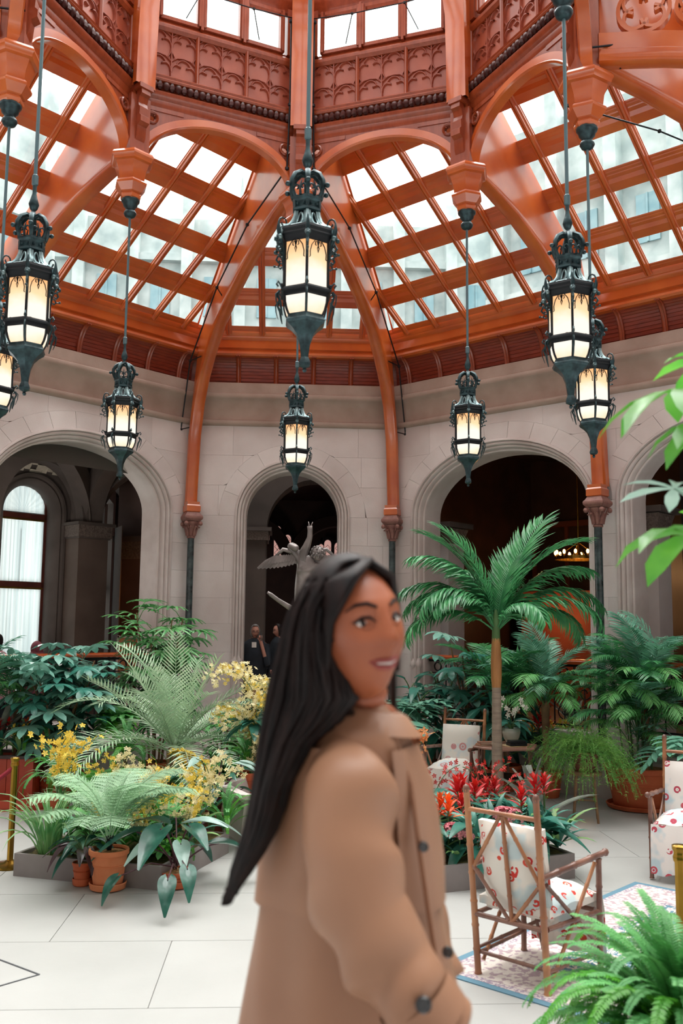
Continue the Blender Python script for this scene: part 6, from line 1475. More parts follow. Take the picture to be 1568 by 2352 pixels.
# rug
A_, B_, C_ = on(985, 2229), on(1458, 2027), on(1305, 2323); u_ = (B_-A_); v_ = V((u_.y, -u_.x, 0)).normalized()
def rugmat():
    m = bpy.data.materials.new('persian_rug'); m.use_nodes = True; nt = m.node_tree; N = nt.nodes; L = nt.links; b = N['Principled BSDF']; b.inputs['Roughness'].default_value = .95
    tc = N.new('ShaderNodeTexCoord'); vo = N.new('ShaderNodeTexVoronoi'); vo.inputs['Scale'].default_value = 11; vo.feature = 'SMOOTH_F1'; mp = N.new('ShaderNodeMapping'); L.new(tc.outputs['Object'], mp.inputs['Vector'])
    nz = N.new('ShaderNodeTexNoise'); nz.inputs['Scale'].default_value = 13; nz.inputs['Detail'].default_value = 3; nz.inputs['Distortion'].default_value = 2.2; L.new(mp.outputs[0], nz.inputs['Vector']); L.new(mp.outputs[0], vo.inputs['Vector'])
    r = N.new('ShaderNodeValToRGB'); r.color_ramp.interpolation = 'CONSTANT'; e = r.color_ramp.elements; e[0].color = srgb('5d8092'); e[1].position = .49; e[1].color = srgb('d8cfc4'); q = e.new(.60); q.color = srgb('c9a5a4'); q = e.new(.64); q.color = srgb('6f93a2'); L.new(nz.outputs['Fac'], r.inputs['Fac'])
    L.new(r.outputs['Color'], b.inputs['Base Color']); return m
RUGF = rugmat(); RUGB = mat('rug_border', 'd8cfc6', .95, col2='b09aa0', nscale=26, lo=.5, hi=.56); RUGE = mat('rug_edge', '5f8496', .95)
Lu, Lv = u_.length, 2.9
rg = thing('persian_rug', 'patterned blue and cream rug with a blue edge under the bamboo chairs', 'rug', (A_.x, A_.y, 0), atan2(u_.y, u_.x)); 
def fr(x0, y0, x1, y1, z, mt, nm): MB().box(((x0+x1)/2, -(y0+y1)/2, z/2+.0005), (x1-x0, y1-y0, z)).build(nm, mt, rg, 0)
fr(0, 0, Lu, Lv, .006, RUGE, 'rug_edge'); fr(.05, .05, Lu-.05, Lv-.05, .0072, mat('rug_guard', 'cfc3c0', .95, col2='9a8a9a', nscale=60, lo=.5, hi=.52), 'guard_band'); fr(.10, .10, Lu-.10, Lv-.10, .0084, RUGB, 'rug_border'); fr(.40, .40, Lu-.40, Lv-.40, .0096, mat_cache('rg2', lambda: mat('rug_inner_guard', 'c6b9b8', .95, col2='8e8090', nscale=60, lo=.5, hi=.52)), 'guard_band'); fr(.45, .45, Lu-.45, Lv-.45, .0108, RUGF, 'rug_field')
# hexagonal table and the things on it
tb = thing('hexagonal_table', 'hexagonal bamboo table with a woven top behind the tall palm trunk', 'table', (2.30, 2.62, 0), .2); th_ = .70
MB().lathe([(.335, th_-.03), (.37, th_-.025), (.375, th_-.01), (.365, th_), (.01, th_)], 6).build('tabletop', mat('table_top', '8a6050', .4, col2='a57c68', nscale=8), tb, 20)
MB().lathe([(.25, .36), (.26, .365), (.26, .375), (.01, .378)], 6).build('shelf', BLACK, tb, 20)
for i in range(6):
    a = i*pi/3; cane(tb, (.33*cos(a), .33*sin(a), 0), (.30*cos(a), .30*sin(a), th_-.03), .013, BAMBOOD, 'leg'); b_ = a+pi/3; cane(tb, (.33*cos(a), .33*sin(a), .10), (.305*cos(b_), .305*sin(b_), .34), .008, BAMBOOD, 'brace')
MB().lathe([(.13, th_+.001), (.13, th_+.006), (.01, th_+.007)], 24, (2.38, 2.55, 0)).build('mat', mat('straw_mat', 'c8ac84', .9), None); o = bpy.data.objects[-1] if False else None
for ob in list(COL.objects):
    if ob.name == 'mat': ob.name = 'woven_mat'; tag(ob, 'round woven straw mat on the hexagonal table', 'mat')
t = thing('book', 'small tan book lying on the left of the hexagonal table', 'book', (2.07, 2.58, th_+.001), .3); MB().box((0, 0, .009), (.15, .10, .014)).build('pages', mat('paper', 'd6c6b0', .9), t, 0); MB().box((0, 0, .0175), (.16, .11, .004)).box((0, 0, .002), (.16, .11, .003)).box((-.078, 0, .0095), (.004, .11, .018)).build('cover', mat('tan_cover', 'b98a70', .6), t, 0)
t = thing('book', 'second tan book stacked under the first on the hexagonal table', 'book', (2.08, 2.57, th_+.021), .1); MB().box((0, 0, .009), (.15, .10, .014)).build('pages', mat('paper_b', 'd6c6b0', .9), t, 0); MB().box((0, 0, .0175), (.16, .11, .004)).box((0, 0, .002), (.16, .11, .003)).box((-.078, 0, .0095), (.004, .11, .018)).build('cover', mat('brown_cover', '9a6a54', .6), t, 0)
bpy.data.objects['book.001']['label'] = 'topmost tan book on the hexagonal table'; bpy.data.objects['book']['label'] = 'lower tan book under another on the hexagonal table'
t = thing('leather_case', 'flat black case lying on the straw mat on the table', 'case', (2.40, 2.52, th_+.008), .15); m = MB(); m.box((0, 0, .015), (.19, .12, .028)).box((0, 0, .042), (.17, .11, .02)); m.build('case_body', BLACK, t, 0); MB().tube([(-.04, -.062, .02), (-.04, -.08, .02), (.04, -.08, .02), (.04, -.062, .02)], .004, 5).build('handle', BLACK, t)
t = rosette('white_orchid', 'white orchid in a pale ceramic bowl on the hexagonal table', 'flower', (2.40, 2.76, th_), DRK, 12, [spray(mat('white_petal', 'e8e2d8', .6), .35, 1.4, 1.2, 8, .03)], 2, .16, (.7, .9))
MB().lathe([(.04, 0), (.05, .01), (.085, .06), (.10, .12), (.095, .165), (.085, .16), (.085, .12), (.01, .12)], 20).build('bowl', mat('pale_ceramic', 'b9bfb4', .3), t, 180)
# stanchions
def stanchion(label, p, h=.95, rope=None):
    t = thing('brass_stanchion', label, 'post', (p.x, p.y, .0), 0, 'brass stanchions')
    MB().lathe([(.15, 0), (.155, .008), (.15, .02), (.05, .035), (.03, .05)], 24).build('base', BRASS, t, 50)
    MB().lathe([(.026, .045), (.026, h-.08), (.032, h-.07), (.034, h-.055), (.03, h-.045), (.03, h-.03), (.036, h-.02), (.038, h-.005), (.03, h), (.01, h+.002)], 8).build('pole', BRASS, t, 30)
    return t
q = on(1559, 2380); stanchion('hexagonal brass post at the right edge beside the fern', D(1560, 1950, 4.45)*1.0, .95)
g = on(22, 1990); stanchion('brass post with red rope at the left edge behind the grass plant', g, .86)
MB().tube([(g.x+.02, g.y, .80), (g.x-.2, g.y-.02, .62), (g.x-.6, g.y, .5), (g.x-1.1, g.y+.1, .62)], .018, 8).build('red_rope', mat('red_velvet', '8a1a2c', .8), None)
tag(bpy.data.objects['red_rope'], 'red velvet rope hanging from the brass post at the left edge', 'rope')
# ---------------------------------------------------------------- people
SKIN = mat('warm_skin', '955033', .42, col2='a05a3b', nscale=8); SKINL = mat('light_skin', 'b98270', .55); LIP = mat('lips', '8e3c38', .4); EYEW = mat('eye_white', 'd8d2cc', .3); EYED = mat('dark_iris', '1a100c', .15)
HAIR = mat('dark_brown_hair', '070405', .5, col2='1d0f0d', nscale=9, stretch=(9, 9, .7), spec=.22); HAIRG = mat('grey_hair', '6a6664', .6, col2='8a8684', nscale=30)
COAT = mat('tan_coat', '94694f', .5, col2='a0765b', nscale=3); COATI = mat('white_shirt', 'dcd6d0', .8); BTN = mat('dark_button', '1c2024', .3, coat=.5); NAVY = mat('navy_wool', '10161e', .85, col2='1a222c', nscale=8)
fh = V((_F.x, _F.y, 0)).normalized(); rh = V((fh.y, -fh.x, 0))
def skinbody(name, par, verts, edges, radii, mt, lv=2):
    me = bpy.data.meshes.new(name); me.from_pydata([tuple(v) for v in verts], edges, []); me.materials.append(mt); o = bpy.data.objects.new(name, me); COL.objects.link(o); o.parent = par
    md = o.modifiers.new('Skin', 'SKIN'); md.use_smooth_shade = True
    sv = me.skin_vertices[0].data
    for i, r in enumerate(radii): sv[i].radius = (r, r) if not isinstance(r, tuple) else r
    sv[0].use_root = True
    s = o.modifiers.new('Sub', 'SUBSURF'); s.levels = lv; s.render_levels = lv; return o
def head_mesh(mt, s=1.0, n=40, m_=30):
    # local: +Y = face, +X = the figure's right, +Z = up; centre of skull at origin
    rows = []
    def g(a, b, w): return math.exp(-((a-b)/w)**2)
    for i in range(m_+1):
        th = pi*i/m_; row = []
        for j in range(n):
            ph = 2*pi*j/n; x, y, z = sin(th)*sin(ph), sin(th)*cos(ph), cos(th)
            fx = .074*x; fy = .095*y; fz = .112*z
            if z < 0: k = 1-.34*(-z)**1.5; fx *= k; fy *= (1-.10*(-z)) if y > 0 else (1-.35*(-z))
            if y > 0:
                fy *= 1-.10*max(0, y)*(1-abs(z)*.2)
                nz = fz; nx = fx
                fy += .024*g(nz, -.028, .014)*g(nx, 0, .012)+.012*g(nz, -.004, .022)*g(nx, 0, .009)   # nose
                fy -= .009*g(nz, .010, .014)*(g(nx, .031, .015)+g(nx, -.031, .015))                     # sockets
                fy += .005*g(nz, .033, .012)*g(abs(nx), .028, .026)                                     # brow
                fy += .006*g(nz, -.028, .022)*(g(nx, .044, .018)+g(nx, -.044, .018))                    # cheeks
                fy += .006*g(nz, -.058, .012)*g(nx, 0, .022)+.010*g(nz, -.094, .016)*g(nx, 0, .024)     # lips, chin
            row.append(V((fx, fy, fz))*s)
        rows.append(row)
    m = MB(); m.grid(rows, closed=True); return m
def face_y(x, z):
    zc = max(-.98, min(.98, z/.112)); k = 1-.34*(-zc)**1.5 if zc < 0 else 1; xs = x/(.074*k); y = sqrt(max(.02, 1-zc*zc-xs*xs)); fy = .095*y
    def g(a, b, w): return math.exp(-((a-b)/w)**2)
    if zc < 0: fy *= (1-.10*(-zc))
    fy *= 1-.10*y*(1-abs(zc)*.2)
    return fy+.024*g(z, -.028, .014)*g(x, 0, .012)+.012*g(z, -.004, .022)*g(x, 0, .009)-.009*g(z, .010, .014)*g(abs(x), .031, .015)+.005*g(z, .033, .012)*g(abs(x), .028, .026)+.006*g(z, -.028, .022)*g(abs(x), .044, .018)+.006*g(z, -.058, .012)*g(x, 0, .022)+.010*g(z, -.094, .016)*g(x, 0, .024)
def add_face(par, mtx, skin=SKIN, s=1.0, smile=True, gx=0.0):
    h = head_mesh(skin, s).mesh('head', skin, 180); hd = link('head', h, par, mtx=mtx)
    def fp_(x, z, o=0.0): return V((x*s, (face_y(x, z)+o)*s, z*s))
    for sx in (-1, 1):
        e = MB().ball((sx*.031*s, (face_y(.031, .008)-.0085)*s, .008*s), .0118*s, 14, (1.25, 1, .8)).build('eye', EYEW, hd, 180); MB().ball(((sx*.0315+gx)*s, (face_y(.031, .008)-.0015)*s, .0085*s), .0062*s, 10).build('iris', EYED, e, 180)
        MB().tube([fp_(sx*.016, .008, .001), fp_(sx*.024, .0165, .002), fp_(sx*.035, .0175, .002), fp_(sx*.047, .011, .001), fp_(sx*.051, .013, .002)], [.001*s, .0026*s, .0028*s, .0022*s, .0008*s], 6).build('eyelid', HAIR, hd)
        MB().tube([fp_(sx*.017, .003, .0005), fp_(sx*.031, -.001, .001), fp_(sx*.046, .006, .0005)], .0012*s, 5).build('lower_lid', skin, hd)
        MB().tube([fp_(sx*.013, .031), fp_(sx*.027, .038), fp_(sx*.042, .038), fp_(sx*.055, .030)], [.0025*s, .0036*s, .003*s, .0012*s], 6).build('eyebrow', HAIR, hd)
        MB().ball((sx*.074*s, -.005*s, -.004*s), .028*s, 10, (.32, .6, 1)).build('ear', skin, hd, 180)
    m = MB(); w = .030 if smile else .022
    for z0, r in ((-.052, .0042), (-.0625, .0052)):
        m.tube([fp_(-w, -.050, -.001), fp_(-w*.5, z0+.001, .0), fp_(0, z0-.001, .001), fp_(w*.5, z0+.001, .0), fp_(w, -.050, -.001)], [.001*s, r*s*.85, r*s, r*s*.85, .001*s], 8)
    m.build('lips', LIP, hd, 180)
    if smile: MB().tube([fp_(-.019, -.0555, .0), fp_(0, -.0570, .0025), fp_(.019, -.0555, .0)], [.001*s, .0028*s, .001*s], 6).build('teeth', EYEW, hd, 180)
    return hd
def ringloft(levels, n=28, power=2.4, folds=None):
    # levels: (centre, half width along rh, half depth along fh)
    rows = []
    for li, (c, a, b) in enumerate(levels):
        row = []
        for j in range(n):
            t_ = 2*pi*j/n; cx, sy = cos(t_), sin(t_); q = 2/power
            x = a*abs(cx)**q*(1 if cx > 0 else -1); y = b*abs(sy)**q*(1 if sy > 0 else -1); f = 1+(folds(li, t_) if folds else 0)
            row.append(c+rh*x*f+fh*y*f)
        rows.append(row)
    return rows
wp = D(815, 1700, 1.76); W = thing('person', 'woman with long dark hair in a tan trench coat, smiling back over her shoulder', 'person', (wp.x, wp.y, .35))
base = V((wp.x, wp.y, .35))
def Q(px, py, d): return D(px, py, d)-base
# continuous body: pelvis, spine, neck, arms, legs
pel = Q(830, 2230, 1.80); che = Q(835, 1850, 1.78); shc = Q(835, 1690, 1.76); nk = Q(842, 1615, 1.72); hb = Q(842, 1560, 1.70)
sR = Q(800, 1740, 1.66); eR = Q(815, 2080, 1.60); wR = Q(985, 2330, 1.56); sL = Q(905, 1740, 1.90); eL = Q(930, 2080, 2.0); wL = Q(1020, 2300, 1.95)
fin = [wR+(wR-eR).normalized()*.09+V((0, 0, -.02))+rh*dx_+fh*dy_ for dx_, dy_ in ((.0, -.025), (.006, -.008), (.006, .010), (.0, .026))]; thm = wR+(wR-eR).normalized()*.05-rh*.03
hipR = pel-fh*.09; hipL = pel+fh*.09
def gz(p, z): return V((p.x, p.y, z))
vts = [pel, che, shc, nk, hb, sR, eR, wR, sL, eL, wL, hipR, gz(hipR, .45), gz(hipR, .06), gz(hipR, .03)+rh*.14, hipL, gz(hipL, .45), gz(hipL, .06), gz(hipL, .03)+rh*.14]+fin+[thm]
eds = [(0, 1), (1, 2), (2, 3), (3, 4), (2, 5), (5, 6), (6, 7), (2, 8), (8, 9), (9, 10), (0, 11), (11, 12), (12, 13), (13, 14), (0, 15), (15, 16), (16, 17), (17, 18)]+[(7, 19+i) for i in range(4)]+[(7, 23)]
rds = [.12, .11, .07, .043, .045, .05, .038, .026, .05, .038, .026, .08, .05, .035, .03, .08, .05, .035, .03, .009, .009, .009, .008, .009]
skinbody('body', W, vts, eds, rds, SKIN)
# head turned three-quarters towards the camera
fy_ = (rh*.60-fh*.80).normalized(); up_ = (V((0, 0, 1))-rh*.16).normalized(); fy_ = (fy_-up_*fy_.dot(up_)).normalized(); xx = fy_.cross(up_)
HC = Q(812, 1448, 1.70); hm = M((xx, fy_, up_)).transposed().to_4x4(); hm = M.Translation(HC) @ hm
add_face(W, hm, s=1.10, gx=.0022 if xx.dot(-fh) > 0 else -.0022)
# trench coat
def cf(li, t_): return .028*sin(t_*5+li*.45)+.02*sin(t_*9-li*.8)
lv = []
for y, l, r, dc, dh in ((1618, 815, 885, 1.735, .055), (1640, 775, 905, 1.74, .085), (1665, 735, 925, 1.75, .12), (1700, 698, 945, 1.765, .15), (1760, 662, 965, 1.78, .165), (1850, 632, 985, 1.79, .165), (1950, 612, 1000, 1.79, .16), (2050, 600, 1008, 1.79, .155), (2150, 588, 1028, 1.80, .165), (2250, 572, 1052, 1.81, .185), (2352, 556, 1076, 1.82, .20), (2500, 530, 1100, 1.84, .22), (2750, 500, 1130, 1.86, .24)):
    c = D((l+r)/2, y, dc)-base; wd = (D(r, y, dc)-D(l, y, dc)).length/2; lv.append((c, wd, dh))
m = MB(); rows = ringloft(lv, 40, 2.3, cf); m.grid(rows, closed=True); coat = m.build('trench_coat', COAT, W, 180); md = coat.modifiers.new('s', 'SUBSURF'); md.levels = 1; md.render_levels = 2
# storm flap over the back, yoke flap in front
lv2 = [(c, a_*1.035+.004, b_*1.03+.006) for c, a_, b_ in lv[3:8]]
rw = ringloft(lv2, 40, 2.3, lambda li, t_: cf(li+3, t_)); m = MB(); m.grid([[r[j % 40] for j in range(15, 29)] for r in rw]); m.build('back_flap', COAT, W, 180)
m = MB(); m.grid([[r[j % 40] for j in range(33, 44)] for r in rw[:5]]); m.build('front_flap', COAT, W, 180)
# collar
m = MB(); cr = []
for i, (a_, z, o_) in enumerate(((.050, -.02, 0), (.055, .002, .004), (.068, -.006, .01), (.092, -.040, .012))): cr.append([Q(846, 1622, 1.73)+rh*a_*1.05*cos(2*pi*j/28)+fh*a_*sin(2*pi*j/28)+V((0, 0, z-.012*cos(2*pi*j/28))) for j in range(28)])
m.grid(cr, closed=True); m.build('collar', COAT, W, 180)
def sleeve(pts, rad0, name, fold=.17):
    rows = []; N_ = 26; P = []
    for i in range(N_+1):
        f = i/N_*(len(pts)-1); j = min(int(f), len(pts)-2); u = f-j; u = u*u*(3-2*u)*.5+u*.5; P.append((pts[j].lerp(pts[j+1], u), rad0[j]*(1-u)+rad0[j+1]*u))
    up = rh.copy()
    for i, (p, r) in enumerate(P):
        d = (P[min(i+1, N_)][0]-P[max(i-1, 0)][0]).normalized(); up = (up-d*up.dot(d)).normalized(); w_ = d.cross(up)
        rows.append([p+(up*cos(2*pi*j/24)+w_*sin(2*pi*j/24))*r*(1+fold*sin(i*1.25+2*sin(2*pi*j/24+.6))*(.5+.5*sin(2*pi*j/24+i*.3))) for j in range(24)])
    m = MB(); m.grid(rows, closed=True); o = m.build(name, COAT, W, 180); md = o.modifiers.new('s', 'SUBSURF'); md.levels = 1; md.render_levels = 1; return o
sleeve([Q(812, 1712, 1.70), Q(800, 1800, 1.62), Q(803, 1950, 1.58), Q(828, 2090, 1.56), Q(895, 2210, 1.545), Q(965, 2310, 1.53), Q(1010, 2365, 1.54)], [.052, .078, .080, .080, .074, .060, .058], 'near_sleeve')
sleeve([Q(900, 1720, 1.88), Q(925, 1850, 1.95), Q(940, 2050, 1.98), Q(1000, 2250, 1.93)], [.05, .07, .065, .055], 'far_sleeve')
m = MB(); c0, c1 = Q(948, 2283, 1.53), Q(992, 2345, 1.53); m.tube([c0, c0.lerp(c1, .5), c1], [.066, .067, .066], 20, False); m.build('cuff_strap', COAT, W)
def button(px, py, d, r, label=None):
    m = MB(); c = Q(px, py, d); q_ = (-fh).to_track_quat('Z', 'Y').to_matrix(); m.lathe([(r*.3, -.004), (r, -.003), (r*1.02, .002), (r*.9, .005), (r*.75, .003), (.0005, .003)], 20, c, ax=q_); m.build('button', BTN, W, 40)
button(972, 2308, 1.455, .013); button(1028, 2187, 1.66, .010); button(972, 1945, 1.63, .009)
m = MB()  # seams and coat front edge
def seam(pts, d, r=.0028, nm='seam'): MB().tube([Q(x, y, dd_) for x, y, dd_ in pts], r, 6).build(nm, COAT, W)
seam([(905, 1690, 1.66), (945, 1800, 1.645), (965, 1950, 1.64), (985, 2090, 1.645), (1010, 2250, 1.64), (1040, 2360, 1.64)], 0, .006, 'front_edge')
# hair: cap over the skull and long fall down the back
cap = MB(); rows = []
for i in range(25):
    th = pi*.72*i/24; row = []
    for j in range(48):
        ph = 2*pi*j/48; x, y, z = sin(th)*sin(ph), sin(th)*cos(ph), cos(th)
        k = 1.12; p = V((.083*x*k, .102*y*k-.004, .122*z*k+.004))
        # keep the face clear: pull vertices behind the hairline
        if y > 0:
            lim = .42+.0*z
            fr_ = min(1, max(0, (y-.30)/.25)); low = z < .80
            if low: p = p*(1-fr_)+V((p.x*(.86 if z > -.2 else .7), min(p.y, .035 if z > -.2 else -.03), p.z))*fr_
        row.append((hm @ p.to_4d()).to_3d() if False else hm @ p)
    rows.append(row)
cap.grid(rows, closed=True); hr = cap.build('hair', HAIR, W, 180)
HL_ = [(1330, 712, 800, 1.72, .07), (1370, 690, 790, 1.72, .085), (1400, 672, 782, 1.72, .09), (1450, 656, 778, 1.71, .09), (1500, 646, 782, 1.70, .085), (1550, 634, 800, 1.69, .08), (1600, 622, 812, 1.68, .07), (1650, 612, 775, 1.67, .065), (1700, 603, 722, 1.67, .06), (1750, 594, 690, 1.66, .055), (1800, 584, 660, 1.66, .05), (1850, 576, 648, 1.66, .045), (1900, 568, 634, 1.66, .04), (1950, 556, 612, 1.66, .03), (2000, 540, 582, 1.66, .02), (2035, 530, 556, 1.66, .010)]
lvh = []
for y, l, r, dc, dh in HL_: c = Q((l+r)/2+7*sin(y/55.)*max(0, (y-1600)/400), y, dc); lvh.append((c, (D(r, y, dc)-D(l, y, dc)).length/2, dh))
m = MB(); m.grid(ringloft(lvh, 36, 2.0, lambda li, t_: .035*sin(t_*9+li*.25)+.03*sin(t_*15-li*.2)), closed=True); m.build('hair_fall', HAIR, hr, 180)
m = MB()
RH = random.Random(5)
for i in range(150):
    a = RH.uniform(0, 2*pi); pts = []; off = RH.uniform(.94, 1.10); wv = RH.uniform(0, 6); st = RH.randint(0, 4)
    for k_, (c, aa, bb) in enumerate(lvh):
        if k_ < st: continue
        w_ = 1+.0*k_; f = k_/len(lvh); pts.append(c+rh*aa*off*cos(a+.12*sin(wv+f*7))*(1+.10*f*sin(wv+f*9))+fh*bb*off*sin(a+.12*sin(wv+f*7)))
    end = pts[-1]+(pts[-1]-pts[-2])*RH.uniform(.1, 1.3)+rh*RH.uniform(-.006, .006); pts.append(end)
    n_ = len(pts); m.tube(pts, [.0045*(1-.7*(q/n_)**2) for q in range(n_)], 5, False)
m.build('hair_strands', HAIR, hr, 180)
m = MB()   # locks framing the face from the centre parting, and behind the far cheek
for i in range(40):
    f = i/25-.25; s0 = hm @ V((-.004, .070-.02*f, .118)); s1 = hm @ V((.055+.02*f, .068-.06*f, .085)); s2 = hm @ V((.083+.006*f, .030-.05*f, .02)); s3 = hm @ V((.088, .005-.05*f, -.06)); s4 = Q(800-40*f, 1640, 1.66)
    m.tube([s0, s1, s2, s3, s4], [.006, .009, .010, .009, .005], 6)
for i in range(14):
    f = i/13; m.tube([hm @ V((.0, .070-.02*f, .118)), hm @ V((-.05, .066-.05*f, .085)), hm @ V((-.079, .03-.04*f, .02)), hm @ V((-.083, -.005-.03*f, -.06)), Q(905+10*f, 1660, 1.82)], [.006, .008, .009, .008, .005], 6)
m.build('face_framing_locks', HAIR, hr, 180)
# white top just visible, trousers and shoes
for p_, nm in ((hipR, 'trouser_leg'), (hipL, 'trouser_leg')): MB().tube([gz(p_, .75), gz(p_, .45), gz(p_, .08)], [.085, .065, .055], 14).build(nm, NAVY, W); MB().ball(gz(p_, .04)+rh*.06, .05, 10, (2.4, 1, .8)).build('shoe', BTN, W, 180)
# ---------------------------------------------------------------- small background figures
def figure(label, px, topy, Y, face, ht, coat_m, hair_m, zf=.4, hood=False, phone=False, skin=SKINL, grp=None, k=0):
    p = aty(px, topy, Y); zt_ = p.z; H_ = zt_-zf; s = H_/1.68
    t = thing('person', label, 'person', (p.x, p.y, zf), atan2(face.y, face.x)-pi/2)
    z = lambda v: v*s
    vv = [V((0, 0, z(.95))), V((0, 0, z(1.25))), V((0, 0, z(1.40))), V((0, 0, z(1.50))), V((-.17*s, 0, z(1.36))), V((-.20*s, .02, z(1.08))), V((.17*s, 0, z(1.36))), V((.20*s, .02, z(1.08)))]
    if phone: vv += [V((-.20*s, .12, z(1.02))), V((-.08*s, .13*s, z(1.44)))]; vv[5] = V((-.21*s, .06, z(1.10)))
    else: vv += [V((-.22*s, .05, z(1.0))), V((-.20*s, .15, z(.85)))]
    vv += [V((.17*s, .16, z(.88))), V((-.09*s, 0, z(.88))), V((-.10*s, 0, z(.45))), V((-.10*s, 0, z(.06))), V((-.10*s, .12, z(.03))), V((.09*s, 0, z(.88))), V((.10*s, 0, z(.45))), V((.10*s, 0, z(.06))), V((.10*s, .12, z(.03)))]
    ed = [(0, 1), (1, 2), (2, 3), (2, 4), (4, 5), (5, 8), (8, 9), (2, 6), (6, 7), (7, 10), (0, 11), (11, 12), (12, 13), (13, 14), (0, 15), (15, 16), (16, 17), (17, 18)]
    rr = [.13, .13, .08, .05, .055, .04, .055, .04, .035, .03, .03, .09, .06, .04, .035, .09, .06, .04, .035]
    skinbody('body', t, vv, ed, [r*s for r in rr], skin, 1)
    hm_ = M.Translation((0, .01, z(1.575))) @ M.Rotation(rad(-12), 4, 'X'); hd = add_face(t, hm_, skin, .92*s, False)
    def loftz(nm, mt, lv_, n=20):
        rows_ = [[V((a*cos(2*pi*j/n), b*sin(2*pi*j/n), z(zz)))*1 for j in range(n)] for zz, a, b in lv_]; m = MB(); m.grid(rows_, closed=True); return m.build(nm, mt, t, 180)
    loftz('jacket', coat_m, [(1.47, .06*s, .06*s), (1.42, .15*s, .10*s), (1.36, .215*s, .13*s), (1.2, .21*s, .145*s), (1.0, .20*s, .15*s), (.80, .22*s, .16*s), (.72, .22*s, .16*s)])
    for a, b, c in ((4, 5, 8), (6, 7, 10)):
        MB().tube([vv[a], vv[b], vv[c]], [.075*s, .062*s, .05*s], 12).build('sleeve', coat_m, t)
        if phone and a == 4: MB().tube([vv[8], vv[8].lerp(vv[9], .35)], [.05*s, .042*s], 10).build('cuff', coat_m, t)
    loftz('trousers', NAVY, [(.95, .17*s, .13*s), (.7, .17*s, .13*s), (.10, .15*s, .10*s)])
    for q_ in ((vv[9] if phone else vv[9]), vv[10]):
        m = MB(); m.ball(q_, .032*s, 8, (1, .6, 1.2))
        for f in range(4): m.tube([q_+V(((f-1.5)*.013, .01, .01)), q_+V(((f-1.5)*.014, .03, .04)), q_+V(((f-1.5)*.012, .02, .065))], .007, 5)
        m.tube([q_+V((.02, 0, 0)), q_+V((.04, .02, .02))], .008, 5); m.build('hand', skin, t, 180)
    if hood:
        m = MB(); rows_ = []
        for i in range(13):
            th = pi*i/12; rows_.append([hm_ @ V((.10*s*sin(th)*sin(2*pi*j/24), (.115*s*sin(th)*cos(2*pi*j/24) if cos(2*pi*j/24) < .45 else .03*s), .135*s*cos(th))) for j in range(24)])
        m.grid(rows_, closed=True); m.build('hood', coat_m, t, 180); loftz('shawl', coat_m, [(1.56, .09*s, .09*s), (1.46, .13*s, .12*s), (1.34, .23*s, .15*s), (1.2, .24*s, .16*s)])
    else:
        m = MB(); rows_ = []
        for i in range(15):
            th = pi*.80*i/14; rows_.append([hm_ @ V((.084*s*sin(th)*sin(2*pi*j/24), (.10*s*sin(th)*cos(2*pi*j/24) if (cos(2*pi*j/24) < .35 or th < .7) else .02*s)-.005, .122*s*cos(th)+.003)) for j in range(24)])
        m.grid(rows_, closed=True); m.build('hair', hair_m, t, 180)
        MB().tube([hm_ @ V((x_*s, .088*s, .009*s)) for x_ in (-.055, -.03, 0, .03, .055)], .003, 5).build('glasses', BTN, t)
    if phone: MB().box(vv[9]+V((-.01, .0, .05)), (.012, .07, .13)).build('phone', BTN, t, 0); MB().box((0.02, .13*s, z(1.36)), (.07, .01, .08)).build('white_shirt_front', COATI, t, 0)
    return t
figure('grey-haired woman in a dark jacket holding a phone to her ear in the central arch', 586, 1436, 7.0, V((.1, -1, 0)), 0, NAVY, HAIRG, UPF, phone=True)
figure('person with dark hair half hidden behind the foreground woman, in the central arch', 640, 1434, 7.6, V((-.9, -.3, 0)), 0, NAVY, HAIR, UPF)
DUSTY = mat('dusty_pink_cloth', '6e3540', .85, col2='84444e', nscale=6); PINKH = mat('pink_hoodie', 'b0808a', .85, col2='c0929a', nscale=6)
def seated(label, px, topy, s_, Y, mt, hood):
    f_ = figure(label, px, topy, Y, V((-.5, .8, 0)) if hood else V((.3, .9, 0)), 0, mt, HAIR, UPF-.15, hood); return f_
q = D(88, 1476, 13.2); seated('person in a dark pink hood behind the left handrail, below the curtained window', 86, 1476, 0, aty(86, 1476, q.y).y, DUSTY, True)
q = D(2, 1460, 12.6); seated('person in a pale pink hoodie at the left edge behind the handrail', -6, 1458, 0, q.y, PINKH, False)
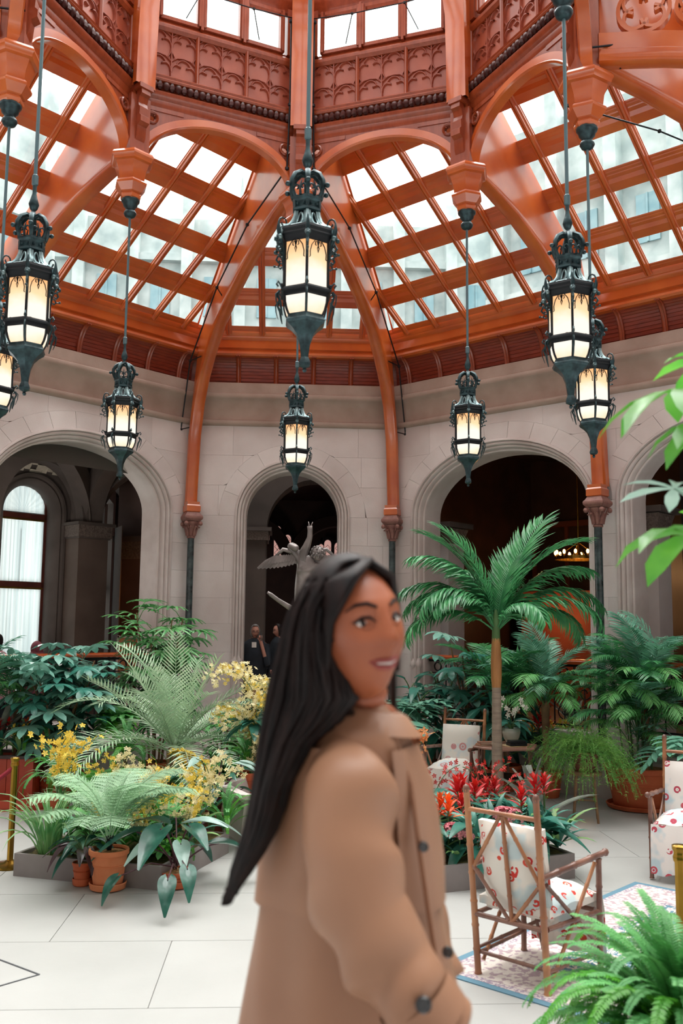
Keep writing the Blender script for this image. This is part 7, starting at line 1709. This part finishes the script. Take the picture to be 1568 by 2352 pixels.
# ---------------------------------------------------------------- bronze fountain figure behind the woman
F0 = D(700, 1400, 9.2); ft = thing('fountain_statue', 'bronze fountain statue of a child lifting a bird with spread wings', 'statue', (F0.x, F0.y, 0)); fb = V((F0.x, F0.y, 0))
def S(px, py, d=9.2): return D(px, py, d)-fb
MB().lathe([(.75, 0), (.78, .05), (.74, .38), (.80, .42), (.80, .46), (.70, .46), (.66, .30), (.10, .28)], 8).build('basin', STONEM, ft, 30)
MB().lathe([(.20, .28), (.24, .34), (.13, .42), (.11, .9), (.17, 1.0), (.20, 1.06), (.12, 1.12)], 12).build('pedestal', BRONZE, ft, 50)
hip = S(697, 1470); ch = S(700, 1340); sh = S(704, 1290)
vv = [hip, ch, sh, S(717, 1283), S(690, 1283), S(664, 1250), S(684, 1262, 9.1), S(722, 1300), S(752, 1310), S(790, 1330, 9.0), hip+V((-.04, 0, -.05)), S(686, 1560), S(700, 1640), hip+V((.05, 0, -.05)), S(716, 1560), S(708, 1640)]
skinbody('body', ft, vv, [(0, 1), (1, 2), (2, 3), (2, 4), (4, 5), (5, 6), (2, 7), (7, 8), (8, 9), (0, 10), (10, 11), (11, 12), (0, 13), (13, 14), (14, 15)], [.10, .11, .08, .035, .05, .040, .036, .055, .042, .034, .075, .06, .045, .075, .06, .045], BRONZE, 2)
m = MB(); hc = S(729, 1272); m.ball(hc, .068, 14, (1, 1, 1.1))
for i in range(60):
    a = R_.uniform(0, 6.28); e_ = R_.uniform(-.6, 1.5); m.ball(hc+V((cos(a)*cos(e_), sin(a)*cos(e_), sin(e_)))*.068, .016, 5)
m.build('curly_head', BRONZE, ft, 180)
m = MB(); m.tube([S(700, 1300), S(694, 1275), S(704, 1255), S(711, 1235), S(712, 1218), S(711, 1208)], [.07, .055, .038, .027, .024, .026], 12); m.tube([S(711, 1212), S(708, 1198)], [.012, .003], 6); m.tube([S(713, 1212), S(718, 1199)], [.010, .003], 6); m.build('bird_neck', BRONZE, ft, 180)
for side in (-1, 1):
    w = link('wing', MB().tube([S(700, 1290), S(700+side*28, 1268), S(700+side*50, 1262), S(700+side*68, 1278)], [.03, .026, .02, .012], 8).mesh('wing', BRONZE, 180), ft)
    for i in range(11):
        f = i/10; p = S(700+side*(16+52*f), 1272+4*f); m = MB(); blade(m, p, (side*(.25+.75*f), -.05, -1+.25*f), (0, -1, .1), .10+.11*f, .045, 4, droop=.2, fold=-.15, wpos=.6, tip=.5); m.build('feather', BRONZE, w, 180)
        m = MB(); blade(m, p+V((0, -.02, 0)), (side*(.3+.4*f), -.05, -1), (0, -1, .1), .06+.04*f, .04, 3, fold=-.15, wpos=.6, tip=.5); m.build('feather', BRONZE, w, 180)
m = MB(); m.tube([S(690, 1410), S(660, 1392), S(638, 1378), S(622, 1366), S(614, 1360)], [.04, .026, .02, .02, .012], 10); m.build('second_bird_neck', BRONZE, ft, 180)
